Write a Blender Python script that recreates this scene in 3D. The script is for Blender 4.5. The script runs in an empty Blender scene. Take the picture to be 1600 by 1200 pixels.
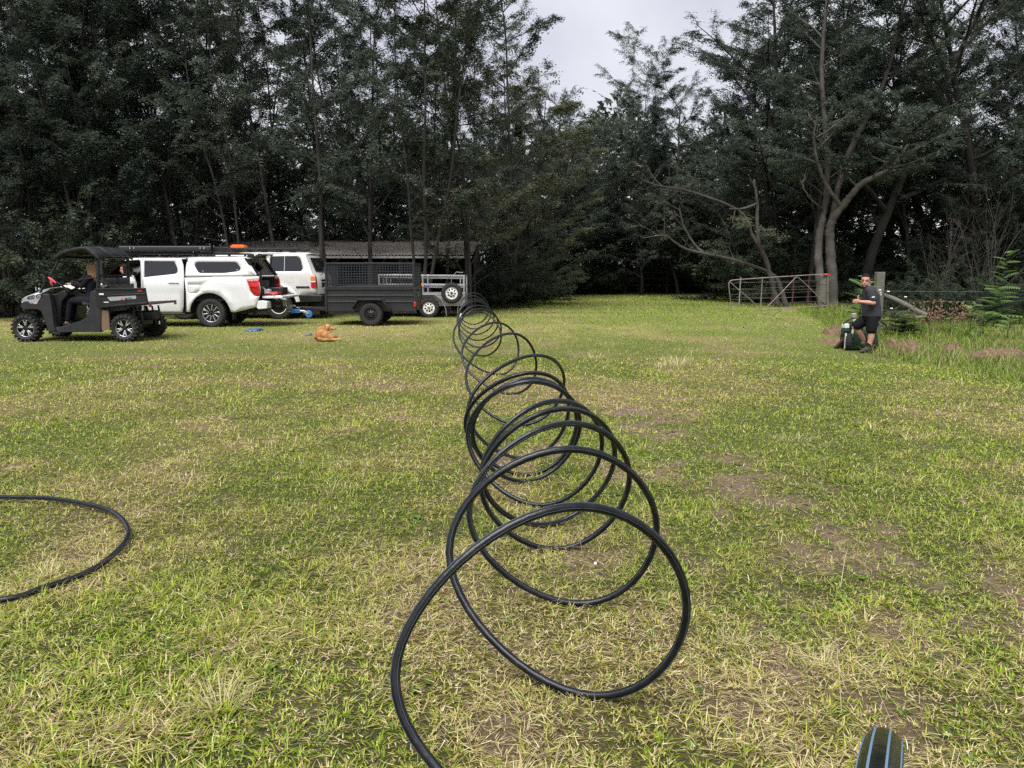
import bpy, math, random
import numpy as np
from mathutils import Vector, Matrix
from mathutils.geometry import delaunay_2d_cdt

R = math.radians
SC = bpy.context.scene
COL = SC.collection
random.seed(7)
RNG = np.random.default_rng(11)

# ------------------------------------------------------------------ camera
FPX, HOR, EYE = 1210.0, 420.0, 1.5          # focal length and horizon row in photo pixels, eye height in metres
PITCH = math.atan((600 - HOR) / FPX)
cam_d = bpy.data.cameras.new('camera')
cam_d.sensor_width = 36.0
cam_d.lens = 36.0 * FPX / 1600.0
cam_d.clip_start = 0.05
cam_d.clip_end = 3000.0
cam = bpy.data.objects.new('camera', cam_d)
cam.location = (0, 0, EYE)
cam.rotation_euler = (R(90) - PITCH, 0, 0)
COL.objects.link(cam)
SC.camera = cam

# ------------------------------------------------------------------ sky and sun (bright overcast)
SUN_EL, SUN_AZ = R(61), R(-158)             # azimuth from +Y, clockwise: behind the camera, a little to the left
world = bpy.data.worlds.new('World')
SC.world = world
world.use_nodes = True
nt = world.node_tree
nt.nodes.clear()
wout = nt.nodes.new('ShaderNodeOutputWorld')
bg = nt.nodes.new('ShaderNodeBackground')
bg.inputs['Strength'].default_value = 0.1
sky = nt.nodes.new('ShaderNodeTexSky')
sky.sky_type = 'NISHITA'
sky.sun_disc = False
sky.sun_elevation = SUN_EL
sky.sun_rotation = SUN_AZ
tc = nt.nodes.new('ShaderNodeTexCoord')
nz = nt.nodes.new('ShaderNodeTexNoise')
nz.inputs['Scale'].default_value = 3.2
nz.inputs['Detail'].default_value = 5
nz.inputs['Roughness'].default_value = 0.5
ramp = nt.nodes.new('ShaderNodeValToRGB')
ramp.color_ramp.elements[0].position = 0.32
ramp.color_ramp.elements[0].color = (0.66, 0.655, 0.74, 1)
ramp.color_ramp.elements[1].position = 0.68
ramp.color_ramp.elements[1].color = (1.0, 0.995, 1.03, 1)
vm = nt.nodes.new('ShaderNodeVectorMath')
vm.operation = 'SCALE'
vm.inputs['Scale'].default_value = 2.4
mixw = nt.nodes.new('ShaderNodeMix')
mixw.data_type = 'RGBA'
mixw.inputs['Factor'].default_value = 0.94
nt.links.new(tc.outputs['Generated'], nz.inputs['Vector'])
nt.links.new(nz.outputs['Fac'], ramp.inputs['Fac'])
nt.links.new(ramp.outputs['Color'], vm.inputs[0])
nt.links.new(sky.outputs['Color'], mixw.inputs['A'])
nt.links.new(vm.outputs['Vector'], mixw.inputs['B'])
nt.links.new(mixw.outputs['Result'], bg.inputs['Color'])
nt.links.new(bg.outputs['Background'], wout.inputs['Surface'])

sun_d = bpy.data.lights.new('sun', 'SUN')
sun_d.energy = 1.5
sun_d.angle = R(42)
sun_d.color = (1.0, 0.965, 0.91)
sun = bpy.data.objects.new('sun', sun_d)
sdir = Vector((math.sin(SUN_AZ) * math.cos(SUN_EL), math.cos(SUN_AZ) * math.cos(SUN_EL), math.sin(SUN_EL)))
sun.rotation_euler = sdir.to_track_quat('Z', 'Y').to_euler()
sun.location = sdir * 60
COL.objects.link(sun)

SC.view_settings.view_transform = 'Standard'
SC.view_settings.look = 'None'
SC.view_settings.gamma = 1.0
SC.view_settings.exposure = 1.95
SC.render.engine = 'CYCLES'
SC.cycles.use_denoising = False
SC.cycles.max_bounces = 5
SC.cycles.diffuse_bounces = 3
SC.cycles.glossy_bounces = 2
SC.cycles.transmission_bounces = 3
SC.cycles.transparent_max_bounces = 6
SC.cycles.caustics_reflective = False
SC.cycles.caustics_refractive = False
SC.cycles.use_adaptive_sampling = True
SC.cycles.adaptive_threshold = 0.02

# ------------------------------------------------------------------ pixel helpers (a pixel gives a direction only)
CP, SP = math.cos(PITCH), math.sin(PITCH)
def ray(px, py):
    a, b = (px - 800) / FPX, -(py - 600) / FPX
    return Vector((a, CP + b * SP, -SP + b * CP))
def on_z(px, py, z=0.0):
    d = ray(px, py); t = (z - EYE) / d.z
    return Vector((0, 0, EYE)) + d * t
def on_y(px, py, y):
    d = ray(px, py)
    return Vector((0, 0, EYE)) + d * (y / d.y)

# ------------------------------------------------------------------ numpy value noise
def _hash(ix, iy, s):
    h = (ix * 374761393 + iy * 668265263 + s * 1442695041) & 0xFFFFFFFF
    h = ((h ^ (h >> 13)) * 1274126177) & 0xFFFFFFFF
    return ((h ^ (h >> 16)) & 0xFFFFFF) / float(0xFFFFFF)
def vnoise(x, y, s=0):
    x = np.asarray(x, float); y = np.asarray(y, float)
    ix = np.floor(x).astype(np.int64); iy = np.floor(y).astype(np.int64)
    fx = x - ix; fy = y - iy
    fx = fx * fx * (3 - 2 * fx); fy = fy * fy * (3 - 2 * fy)
    a = _hash(ix, iy, s); b = _hash(ix + 1, iy, s); c = _hash(ix, iy + 1, s); d = _hash(ix + 1, iy + 1, s)
    return (a * (1 - fx) + b * fx) * (1 - fy) + (c * (1 - fx) + d * fx) * fy
def fbm(x, y, s=0, o=4):
    v = 0; a = 0.5; t = 0
    for i in range(o):
        v = v + a * vnoise(x * 2 ** i + i * 17.3, y * 2 ** i - i * 9.1, s + i); t += a; a *= 0.5
    return v / t
def sstep(a, b, x):
    t = np.clip((np.asarray(x, float) - a) / (b - a), 0, 1)
    return t * t * (3 - 2 * t)
def ground_z(x, y):
    x = np.asarray(x, float); y = np.asarray(y, float)
    dip = -0.16 * np.exp(-((x - 8.2) / 3.6) ** 2 - ((y - 15.6) / 4.6) ** 2)
    w = sstep(6, 14, y)
    soft = 0.05 * (fbm(x * 0.22, y * 0.22, 3, 2) - 0.5) * w
    rise = 0.25 * sstep(10, 22, x) * sstep(18, 30, y) + 0.5 * sstep(40, 70, y)
    tuss = (0.022 * (fbm(x * 2.3, y * 2.3, 7, 3) - 0.5) + 0.012 * (vnoise(x * 7, y * 7, 8) - 0.5)) * (1 - sstep(7, 13, y))
    return dip + soft + rise + tuss
def gz(x, y):
    return float(ground_z(x, y))

# ------------------------------------------------------------------ mesh builder
class MB:
    def __init__(self):
        self.v = []; self.f = []
    def add(self, vs, fs):
        o = len(self.v)
        self.v.extend([tuple(p) for p in vs])
        self.f.extend([tuple(i + o for i in f) for f in fs])
        return self
    def box(self, c, s, rot=None):
        x, y, z = s[0] / 2, s[1] / 2, s[2] / 2
        vs = [Vector((a * x, b * y, d * z)) for a in (-1, 1) for b in (-1, 1) for d in (-1, 1)]
        if rot is not None:
            m = rot if isinstance(rot, Matrix) else Matrix.Rotation(rot[1], 3, rot[0])
            vs = [m @ p for p in vs]
        c = Vector(c)
        return self.add([p + c for p in vs], [(0, 1, 3, 2), (4, 6, 7, 5), (0, 4, 5, 1), (2, 3, 7, 6), (0, 2, 6, 4), (1, 5, 7, 3)])
    def bar(self, a, b, w, h=None, up=(0, 0, 1)):
        a = Vector(a); b = Vector(b); d = (b - a)
        L = d.length; d.normalize(); h = h or w
        u = Vector(up)
        if abs(d.dot(u)) > 0.95: u = Vector((0, 1, 0)) if abs(d.y) < 0.9 else Vector((1, 0, 0))
        s = d.cross(u).normalized(); u = s.cross(d).normalized()
        vs = []
        for p in (a, b):
            for i, j in ((-1, -1), (1, -1), (1, 1), (-1, 1)):
                vs.append(p + s * (i * w / 2) + u * (j * h / 2))
        return self.add(vs, [(3, 2, 1, 0), (4, 5, 6, 7), (0, 1, 5, 4), (1, 2, 6, 5), (2, 3, 7, 6), (3, 0, 4, 7)])
    def prism(self, poly, a, b, axis='y'):
        # poly in (x,z) extruded along y (axis 'y'); (x,y) along z ('z'); (y,z) along x ('x')
        def P(p, t):
            return {'y': (p[0], t, p[1]), 'z': (p[0], p[1], t), 'x': (t, p[0], p[1])}[axis]
        n = len(poly)
        vs = [P(p, a) for p in poly] + [P(p, b) for p in poly]
        fs = [tuple(range(n)), tuple(range(2 * n - 1, n - 1, -1))]
        fs += [(i, i + n, (i + 1) % n + n, (i + 1) % n) for i in range(n)]
        return self.add(vs, fs)
    def tube(self, pts, r, n=8, closed=False, caps=True):
        pts = [Vector(p) for p in pts]; m = len(pts)
        if not hasattr(r, '__len__'): r = [r] * m
        vs = []; u = None
        for i, p in enumerate(pts):
            if closed: t = pts[(i + 1) % m] - pts[i - 1]
            else: t = pts[min(i + 1, m - 1)] - pts[max(i - 1, 0)]
            if t.length < 1e-9: t = Vector((0, 0, 1))
            t.normalize()
            if u is None:
                u = t.orthogonal().normalized()
            else:
                u = u - t * u.dot(t)
                u = u.normalized() if u.length > 1e-6 else t.orthogonal().normalized()
            w = t.cross(u)
            for k in range(n):
                a = 2 * math.pi * k / n
                vs.append(p + (u * math.cos(a) + w * math.sin(a)) * r[i])
        fs = []
        for i in range(m if closed else m - 1):
            j = (i + 1) % m
            for k in range(n):
                l = (k + 1) % n
                fs.append((i * n + k, i * n + l, j * n + l, j * n + k))
        if caps and not closed:
            fs.append(tuple(range(n - 1, -1, -1))); fs.append(tuple((m - 1) * n + k for k in range(n)))
        return self.add(vs, fs)
    def lathe(self, prof, c=(0, 0, 0), axis='y', n=24, a0=0, a1=2 * math.pi):
        c = Vector(c); vs = []; m = len(prof); full = abs(a1 - a0 - 2 * math.pi) < 1e-6
        nn = n if full else n + 1
        for k in range(nn):
            a = a0 + (a1 - a0) * k / n
            for r, t in prof:
                x, y = r * math.cos(a), r * math.sin(a)
                vs.append(c + Vector({'y': (x, t, y), 'z': (x, y, t), 'x': (t, x, y)}[axis]))
        fs = []
        for k in range(n):
            k2 = (k + 1) % nn
            for i in range(m - 1):
                fs.append((k * m + i, k * m + i + 1, k2 * m + i + 1, k2 * m + i))
        return self.add(vs, fs)
    def loft(self, rings, caps=True, closed=True):
        n = len(rings[0]); vs = [p for r in rings for p in r]; fs = []
        for i in range(len(rings) - 1):
            for k in range(n if closed else n - 1):
                l = (k + 1) % n
                fs.append((i * n + k, i * n + l, (i + 1) * n + l, (i + 1) * n + k))
        if caps and closed:
            fs.append(tuple(range(n - 1, -1, -1))); fs.append(tuple((len(rings) - 1) * n + k for k in range(n)))
        return self.add(vs, fs)
    def ellipsoid(self, c, r, n=14, m=9, rot=None):
        c = Vector(c); rings = []
        for i in range(m + 1):
            th = math.pi * (i + 0.02) / (m + 0.04)
            ring = []
            for k in range(n):
                a = 2 * math.pi * k / n
                p = Vector((r[0] * math.sin(th) * math.cos(a), r[1] * math.sin(th) * math.sin(a), r[2] * math.cos(th)))
                if rot is not None: p = rot @ p
                ring.append(c + p)
            rings.append(ring)
        return self.loft(rings)
    def panel(self, poly, yf, holes=(), step=0.12, mirror=False):
        pts = [Vector(p) for p in poly]; edges = [(i, (i + 1) % len(poly)) for i in range(len(poly))]
        for h in holes:
            o = len(pts); pts += [Vector(p) for p in h]
            edges += [(o + i, o + (i + 1) % len(h)) for i in range(len(h))]
        xs = [p[0] for p in poly]; zs = [p[1] for p in poly]
        nx = int((max(xs) - min(xs)) / step); nzn = int((max(zs) - min(zs)) / step)
        for i in range(1, nx + 1):
            for j in range(1, nzn + 1):
                q = (min(xs) + (i - 0.5) * (max(xs) - min(xs)) / nx, min(zs) + (j - 0.5) * (max(zs) - min(zs)) / nzn)
                if inpoly(q, poly) and not any(inpoly(q, h) for h in holes) and edge_dist(q, poly) > step * 0.35 and all(edge_dist(q, h) > step * 0.35 for h in holes):
                    pts.append(Vector(q))
        vo, eo, fo, *_ = delaunay_2d_cdt(pts, edges, [], 0, 1e-6)
        fs = []
        for f in fo:
            c = sum((vo[i] for i in f), Vector((0, 0))) / len(f)
            if inpoly(c, poly) and not any(inpoly(c, h) for h in holes):
                fs.append(tuple(f) if not mirror else tuple(reversed(f)))
        return self.add([(p[0], yf(p[0], p[1]), p[1]) for p in vo], fs)
    def mesh(self, name, mat=None, ang=35):
        me = bpy.data.meshes.new(name)
        me.from_pydata(self.v, [], self.f)
        me.update()
        if mat is not None: me.materials.append(mat)
        if ang is not None:
            me.polygons.foreach_set('use_smooth', [True] * len(me.polygons))
            try: me.set_sharp_from_angle(angle=R(ang))
            except Exception: pass
        return me
    def build(self, name, mat, parent=None, ang=35, bevel=0, solid=0, loc=None, label=None, segs=2):
        o = bpy.data.objects.new(name, self.mesh(name, mat, ang))
        COL.objects.link(o)
        if parent is not None: o.parent = parent
        if loc is not None: o.location = loc
        if solid:
            m = o.modifiers.new('solid', 'SOLIDIFY'); m.thickness = solid; m.offset = -1
        if bevel:
            m = o.modifiers.new('bevel', 'BEVEL'); m.width = bevel; m.segments = segs; m.limit_method = 'ANGLE'; m.angle_limit = R(40)
        if label: o['label'] = label
        return o

def inpoly(q, poly):
    x, y = q[0], q[1]; c = False; n = len(poly); j = n - 1
    for i in range(n):
        xi, yi = poly[i][0], poly[i][1]; xj, yj = poly[j][0], poly[j][1]
        if (yi > y) != (yj > y) and x < (xj - xi) * (y - yi) / (yj - yi) + xi: c = not c
        j = i
    return c
def edge_dist(q, poly):
    d = 9e9; n = len(poly); q = Vector((q[0], q[1]))
    for i in range(n):
        a = Vector((poly[i][0], poly[i][1])); b = Vector((poly[(i + 1) % n][0], poly[(i + 1) % n][1])); ab = b - a
        t = max(0, min(1, (q - a).dot(ab) / max(ab.length_squared, 1e-12)))
        d = min(d, (a + ab * t - q).length)
    return d
def rpoly(poly, r, n=3):
    # round the corners of a 2D polygon
    out = []; m = len(poly)
    for i in range(m):
        p = Vector(poly[i]); a = Vector(poly[i - 1]) - p; b = Vector(poly[(i + 1) % m]) - p
        ra = min(r, a.length * 0.45); rb = min(r, b.length * 0.45)
        p0 = p + a.normalized() * ra; p1 = p + b.normalized() * rb
        for k in range(n + 1):
            t = k / n
            q = p0 * (1 - t) ** 2 + p * 2 * t * (1 - t) + p1 * t * t
            out.append((q[0], q[1]))
    return out
def spline(pts, per=8):
    # natural cubic spline through points, uniform parameter
    P = np.array([list(p) for p in pts], float); n = len(P)
    A = np.zeros((n, n)); B = np.zeros((n, 3)); A[0, 0] = A[-1, -1] = 1
    for i in range(1, n - 1):
        A[i, i - 1] = 1; A[i, i] = 4; A[i, i + 1] = 1
        B[i] = 6 * (P[i + 1] - 2 * P[i] + P[i - 1])
    M = np.linalg.solve(A, B); out = []
    for i in range(n - 1):
        for k in range(per):
            t = k / per; u = 1 - t
            out.append(M[i] * (u ** 3 - u) / 6 + M[i + 1] * (t ** 3 - t) / 6 + P[i] * u + P[i + 1] * t)
    out.append(P[-1])
    return [Vector(p) for p in out]

def tag(o, label=None, cat=None, group=None, kind=None):
    if label: o['label'] = label
    if cat: o['category'] = cat
    if group: o['group'] = group
    if kind: o['kind'] = kind
    return o
def thing(name, label, cat, loc=(0, 0, 0), rz=0, group=None):
    o = bpy.data.objects.new(name, None)
    o.empty_display_size = 0.2
    COL.objects.link(o)
    o.location = loc; o.rotation_euler = (0, 0, rz)
    return tag(o, label, cat, group)
def copy_tree(o, parent=None):
    c = o.copy(); COL.objects.link(c)
    if parent is not None: c.parent = parent
    for ch in o.children: copy_tree(ch, c)
    return c
def np_mesh(name, V, F, mat, cols=None, smooth=False, uv=None):
    # V (n,3) vertices, F (m,k) faces, all of one size
    me = bpy.data.meshes.new(name)
    m, k = F.shape
    me.vertices.add(len(V)); me.vertices.foreach_set('co', np.ascontiguousarray(V, np.float32).ravel())
    me.loops.add(m * k); me.loops.foreach_set('vertex_index', np.ascontiguousarray(F, np.int32).ravel())
    me.polygons.add(m); me.polygons.foreach_set('loop_start', np.arange(0, m * k, k, dtype=np.int32))
    if smooth: me.polygons.foreach_set('use_smooth', np.ones(m, bool))
    if cols is not None:
        a = me.color_attributes.new('tint', 'FLOAT_COLOR', 'POINT')
        a.data.foreach_set('color', np.ascontiguousarray(cols, np.float32).ravel())
    me.update(calc_edges=True)
    if mat is not None: me.materials.append(mat)
    return me
def link(name, me, parent=None, loc=None):
    o = bpy.data.objects.new(name, me); COL.objects.link(o)
    if parent is not None: o.parent = parent
    if loc is not None: o.location = loc
    return o

# ------------------------------------------------------------------ materials
def pmat(name, col, rough=0.5, metal=0.0, var=0.12, scale=12.0, bump=0.0, bscale=None, coat=0.0, dirt=None, dirt_amt=0.0, dscale=3.0, spec=0.5, alpha=1.0, trans=0.0):
    m = bpy.data.materials.new(name); m.use_nodes = True
    t = m.node_tree; b = t.nodes['Principled BSDF']
    b.inputs['Roughness'].default_value = rough
    b.inputs['Metallic'].default_value = metal
    b.inputs['Coat Weight'].default_value = coat
    b.inputs['Coat Roughness'].default_value = 0.08
    b.inputs['Specular IOR Level'].default_value = spec
    if trans: b.inputs['Transmission Weight'].default_value = trans
    if alpha < 1: b.inputs['Alpha'].default_value = alpha
    co = t.nodes.new('ShaderNodeTexCoord')
    n = t.nodes.new('ShaderNodeTexNoise'); n.inputs['Scale'].default_value = scale; n.inputs['Detail'].default_value = 4
    t.links.new(co.outputs['Object'], n.inputs['Vector'])
    mx = t.nodes.new('ShaderNodeMix'); mx.data_type = 'RGBA'
    lo = tuple(max(0, c * (1 - var)) for c in col); hi = tuple(min(1, c * (1 + var)) for c in col)
    mx.inputs['A'].default_value = (*lo, 1); mx.inputs['B'].default_value = (*hi, 1)
    t.links.new(n.outputs['Fac'], mx.inputs['Factor'])
    last = mx.outputs['Result']
    if dirt is not None:
        n2 = t.nodes.new('ShaderNodeTexNoise'); n2.inputs['Scale'].default_value = dscale; n2.inputs['Detail'].default_value = 7; n2.inputs['Roughness'].default_value = 0.65
        t.links.new(co.outputs['Object'], n2.inputs['Vector'])
        mr = t.nodes.new('ShaderNodeMapRange'); mr.inputs['From Min'].default_value = 0.45; mr.inputs['From Max'].default_value = 0.75
        mr.inputs['To Max'].default_value = dirt_amt
        t.links.new(n2.outputs['Fac'], mr.inputs['Value'])
        m2 = t.nodes.new('ShaderNodeMix'); m2.data_type = 'RGBA'; m2.inputs['B'].default_value = (*dirt, 1)
        t.links.new(mr.outputs['Result'], m2.inputs['Factor']); t.links.new(last, m2.inputs['A'])
        last = m2.outputs['Result']
    t.links.new(last, b.inputs['Base Color'])
    if bump:
        n3 = t.nodes.new('ShaderNodeTexNoise'); n3.inputs['Scale'].default_value = bscale or scale * 4; n3.inputs['Detail'].default_value = 5
        t.links.new(co.outputs['Object'], n3.inputs['Vector'])
        bp = t.nodes.new('ShaderNodeBump'); bp.inputs['Strength'].default_value = bump; bp.inputs['Distance'].default_value = 0.02
        t.links.new(n3.outputs['Fac'], bp.inputs['Height']); t.links.new(bp.outputs['Normal'], b.inputs['Normal'])
    return m
def leaf_mat(name, col, trans=0.35, var=0.3, attr=False, rough=0.55):
    m = bpy.data.materials.new(name); m.use_nodes = True
    t = m.node_tree; b = t.nodes['Principled BSDF']; out = t.nodes['Material Output']
    b.inputs['Roughness'].default_value = rough; b.inputs['Specular IOR Level'].default_value = 0.25
    if attr:
        a = t.nodes.new('ShaderNodeVertexColor'); a.layer_name = 'tint'; src = a.outputs['Color']
    else:
        oi = t.nodes.new('ShaderNodeObjectInfo'); g = t.nodes.new('ShaderNodeNewGeometry')
        n = t.nodes.new('ShaderNodeTexNoise'); n.inputs['Scale'].default_value = 0.9; n.inputs['Detail'].default_value = 3
        t.links.new(g.outputs['Position'], n.inputs['Vector'])
        ad = t.nodes.new('ShaderNodeMath'); ad.operation = 'ADD'
        ad2 = t.nodes.new('ShaderNodeMath'); ad2.operation = 'MULTIPLY_ADD'; ad2.inputs[1].default_value = 0.5; ad2.inputs[2].default_value = 0.0
        t.links.new(oi.outputs['Random'], ad2.inputs[0]); t.links.new(ad2.outputs[0], ad.inputs[0]); t.links.new(n.outputs['Fac'], ad.inputs[1])
        mr = t.nodes.new('ShaderNodeMapRange'); mr.inputs['From Min'].default_value = 0.3; mr.inputs['From Max'].default_value = 1.2
        t.links.new(ad.outputs[0], mr.inputs['Value'])
        mx = t.nodes.new('ShaderNodeMix'); mx.data_type = 'RGBA'
        mx.inputs['A'].default_value = (col[0] * (1 - var) * 0.85, col[1] * (1 - var), col[2] * (1 - var), 1)
        mx.inputs['B'].default_value = (col[0] * (1 + var) * 1.15, col[1] * (1 + var), col[2] * (1 + var) * 0.85, 1)
        t.links.new(mr.outputs['Result'], mx.inputs['Factor']); src = mx.outputs['Result']
    t.links.new(src, b.inputs['Base Color'])
    tr = t.nodes.new('ShaderNodeBsdfTranslucent'); t.links.new(src, tr.inputs['Color'])
    ms = t.nodes.new('ShaderNodeMixShader'); ms.inputs['Fac'].default_value = trans
    t.links.new(b.outputs['BSDF'], ms.inputs[1]); t.links.new(tr.outputs['BSDF'], ms.inputs[2])
    t.links.new(ms.outputs['Shader'], out.inputs['Surface'])
    return m
def bark_mat(name, col, hi):
    m = pmat(name, col, 0.9, var=0.35, scale=3.0, bump=0.6, bscale=22, dirt=hi, dirt_amt=0.75, dscale=2.2, spec=0.2)
    return m
# ================================================================== ground
TRACKS = [  # bare worn strips of the paddock: points on the ground from the photograph, half width, strength
    ([on_z(*p) for p in ((1000, 640), (1090, 700), (1180, 770), (1300, 850), (1400, 900), (1560, 985))], 0.36, 0.9),
    ([on_z(*p) for p in ((1050, 850), (1150, 930), (1260, 1000), (1380, 1090))], 0.22, 0.75),
    ([on_z(*p) for p in ((1380, 830), (1480, 880), (1600, 940))], 0.22, 0.9),
    ([on_z(*p) for p in ((640, 950), (760, 930), (860, 930), (960, 860))], 0.16, 0.7),
]
PATCH = [  # dry straw-coloured patches (px, py, radius x, radius y)
    (1245, 484, 2.2, 0.9), (930, 469, 2.0, 1.2), (700, 500, 3.0, 0.8), (860, 492, 2.2, 0.7), (300, 560, 2.5, 0.9),
    (480, 590, 2.8, 0.8), (200, 630, 1.6, 0.7), (560, 640, 1.4, 0.6), (1150, 545, 1.4, 0.5), (1480, 615, 1.3, 0.5),
    (330, 700, 0.9, 0.5), (620, 720, 0.8, 0.5), (1100, 620, 1.2, 0.5), (850, 486, 3.5, 0.8), (960, 640, 1.0, 0.5), (700, 590, 1.2, 0.6)]
PATCH = [(on_z(a, b), c, d) for a, b, c, d in PATCH]
def seg_dist(x, y, pts):
    d = np.full(np.shape(x), 9e9)
    for a, b in zip(pts[:-1], pts[1:]):
        ax, ay, bx, by = a.x, a.y, b.x, b.y
        t = np.clip(((x - ax) * (bx - ax) + (y - ay) * (by - ay)) / ((bx - ax) ** 2 + (by - ay) ** 2), 0, 1)
        d = np.minimum(d, np.hypot(x - ax - t * (bx - ax), y - ay - t * (by - ay)))
    return d
def ground_state(x, y):
    """bare earth and dryness, 0..1, at ground points"""
    x = np.asarray(x, float); y = np.asarray(y, float)
    n1 = fbm(x * 0.7, y * 0.7, 21, 4); n2 = fbm(x * 2.6, y * 2.6, 31, 4); n3 = fbm(x * 0.16, y * 0.16, 41, 3)
    n4 = fbm(x * 6.0, y * 6.0, 51, 3)
    fade = 1 - sstep(9, 20, y); n4 = 0.5 + (n4 - 0.5) * fade
    bare = sstep(0.60, 0.76, n2) * 0.7 * sstep(0.35, 0.6, n1) + 0.35 * sstep(0.62, 0.75, n4)
    for pts, w, s in TRACKS:
        d = seg_dist(x + 0.5 * (n2 - 0.5), y + 0.9 * (n2 - 0.5), pts)
        bare = np.maximum(bare, s * (1 - sstep(w * 0.3, w * 1.7, d)) * sstep(0.38, 0.60, n2 * 0.5 + n4 * 0.5))
    dry = sstep(0.44, 0.70, n1 * 0.5 + n3 * 0.25 + n2 * 0.3)
    dry = dry * (1 - 0.55 * sstep(2.5, 8, x) * sstep(6, 12, y)) * (1 - 0.5 * sstep(26, 34, y))
    dry = dry * (1 - 0.45 * sstep(7, 14, y)) + 0.10 * (1 - sstep(3.0, 6.5, y)) * (0.4 + n2)
    dry = np.clip(dry + 0.10 * (1 - sstep(-6, 3, x)) * sstep(6, 12, y), 0, 1)
    for c, a, b in PATCH:
        q = ((x - c.x) / a) ** 2 + ((y - c.y) / b) ** 2
        dry = np.maximum(dry, (0.45 + 0.55 * n2) * np.exp(-q * 1.2) * 0.85)
    wood = sstep(31, 40, y + 0.0 * x)
    return np.clip(bare, 0, 1), np.clip(dry, 0, 1), n2, n4

def m_ground():
    m = bpy.data.materials.new('paddock_soil'); m.use_nodes = True
    t = m.node_tree; b = t.nodes['Principled BSDF']; b.inputs['Roughness'].default_value = 0.95; b.inputs['Specular IOR Level'].default_value = 0.15
    a = t.nodes.new('ShaderNodeVertexColor'); a.layer_name = 'tint'
    co = t.nodes.new('ShaderNodeTexCoord')
    n = t.nodes.new('ShaderNodeTexNoise'); n.inputs['Scale'].default_value = 38; n.inputs['Detail'].default_value = 8; n.inputs['Roughness'].default_value = 0.7
    t.links.new(co.outputs['Object'], n.inputs['Vector'])
    mp = t.nodes.new('ShaderNodeMapping'); mp.inputs['Scale'].default_value = (1, 0.35, 1); mp.inputs['Rotation'].default_value = (0, 0, 0.6)
    t.links.new(co.outputs['Object'], mp.inputs['Vector'])
    n2 = t.nodes.new('ShaderNodeTexNoise'); n2.inputs['Scale'].default_value = 150; n2.inputs['Detail'].default_value = 3; n2.inputs['Distortion'].default_value = 1.5
    t.links.new(mp.outputs['Vector'], n2.inputs['Vector'])
    ad = t.nodes.new('ShaderNodeMath'); ad.operation = 'ADD'; t.links.new(n.outputs['Fac'], ad.inputs[0]); t.links.new(n2.outputs['Fac'], ad.inputs[1])
    mr = t.nodes.new('ShaderNodeMapRange'); mr.inputs['From Min'].default_value = 0.65; mr.inputs['From Max'].default_value = 1.35; mr.inputs['To Min'].default_value = 0.45; mr.inputs['To Max'].default_value = 1.5
    t.links.new(ad.outputs[0], mr.inputs['Value'])
    mu = t.nodes.new('ShaderNodeVectorMath'); mu.operation = 'SCALE'
    t.links.new(a.outputs['Color'], mu.inputs[0]); t.links.new(mr.outputs['Result'], mu.inputs['Scale'])
    t.links.new(mu.outputs['Vector'], b.inputs['Base Color'])
    bp = t.nodes.new('ShaderNodeBump'); bp.inputs['Strength'].default_value = 0.8; bp.inputs['Distance'].default_value = 0.02
    t.links.new(ad.outputs[0], bp.inputs['Height']); t.links.new(bp.outputs['Normal'], b.inputs['Normal'])
    return m
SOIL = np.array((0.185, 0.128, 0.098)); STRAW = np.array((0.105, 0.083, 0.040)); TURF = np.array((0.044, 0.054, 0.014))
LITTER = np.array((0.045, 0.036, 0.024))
def axis(lim, n, k):
    t = np.linspace(-1, 1, n)
    return lim * np.sinh(k * t) / np.sinh(k)
gx = axis(900, 270, 8.0)
gy = 8.0 + axis(900, 330, 7.0)
GX, GY = np.meshgrid(gx, gy)
bare, dry, n2_, n4_ = ground_state(GX, GY)
col = TURF * (1 - dry[..., None]) + STRAW * dry[..., None]
far_ = (0.3 * sstep(3, 7, GY) + 0.7 * sstep(8, 22, GY))[..., None]
col = col * (1 + 2.5 * far_)          # beyond the modelled blades the sheet itself carries the turf colour
col = col * (1 - bare[..., None]) + SOIL * bare[..., None]
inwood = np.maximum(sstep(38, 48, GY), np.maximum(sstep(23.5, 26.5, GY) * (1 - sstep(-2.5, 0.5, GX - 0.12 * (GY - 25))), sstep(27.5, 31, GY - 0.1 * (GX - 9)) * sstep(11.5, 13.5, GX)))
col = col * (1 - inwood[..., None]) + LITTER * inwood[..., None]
V = np.stack([GX, GY, ground_z(GX, GY)], -1).reshape(-1, 3)
ny, nx = GX.shape
idx = np.arange(nx * ny).reshape(ny, nx)
F = np.stack([idx[:-1, :-1], idx[:-1, 1:], idx[1:, 1:], idx[1:, :-1]], -1).reshape(-1, 4)
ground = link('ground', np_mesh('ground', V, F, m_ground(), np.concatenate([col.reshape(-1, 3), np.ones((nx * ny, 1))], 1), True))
tag(ground, 'grassy paddock ground with dry straw patches and bare reddish soil', 'ground', kind='structure')

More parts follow.
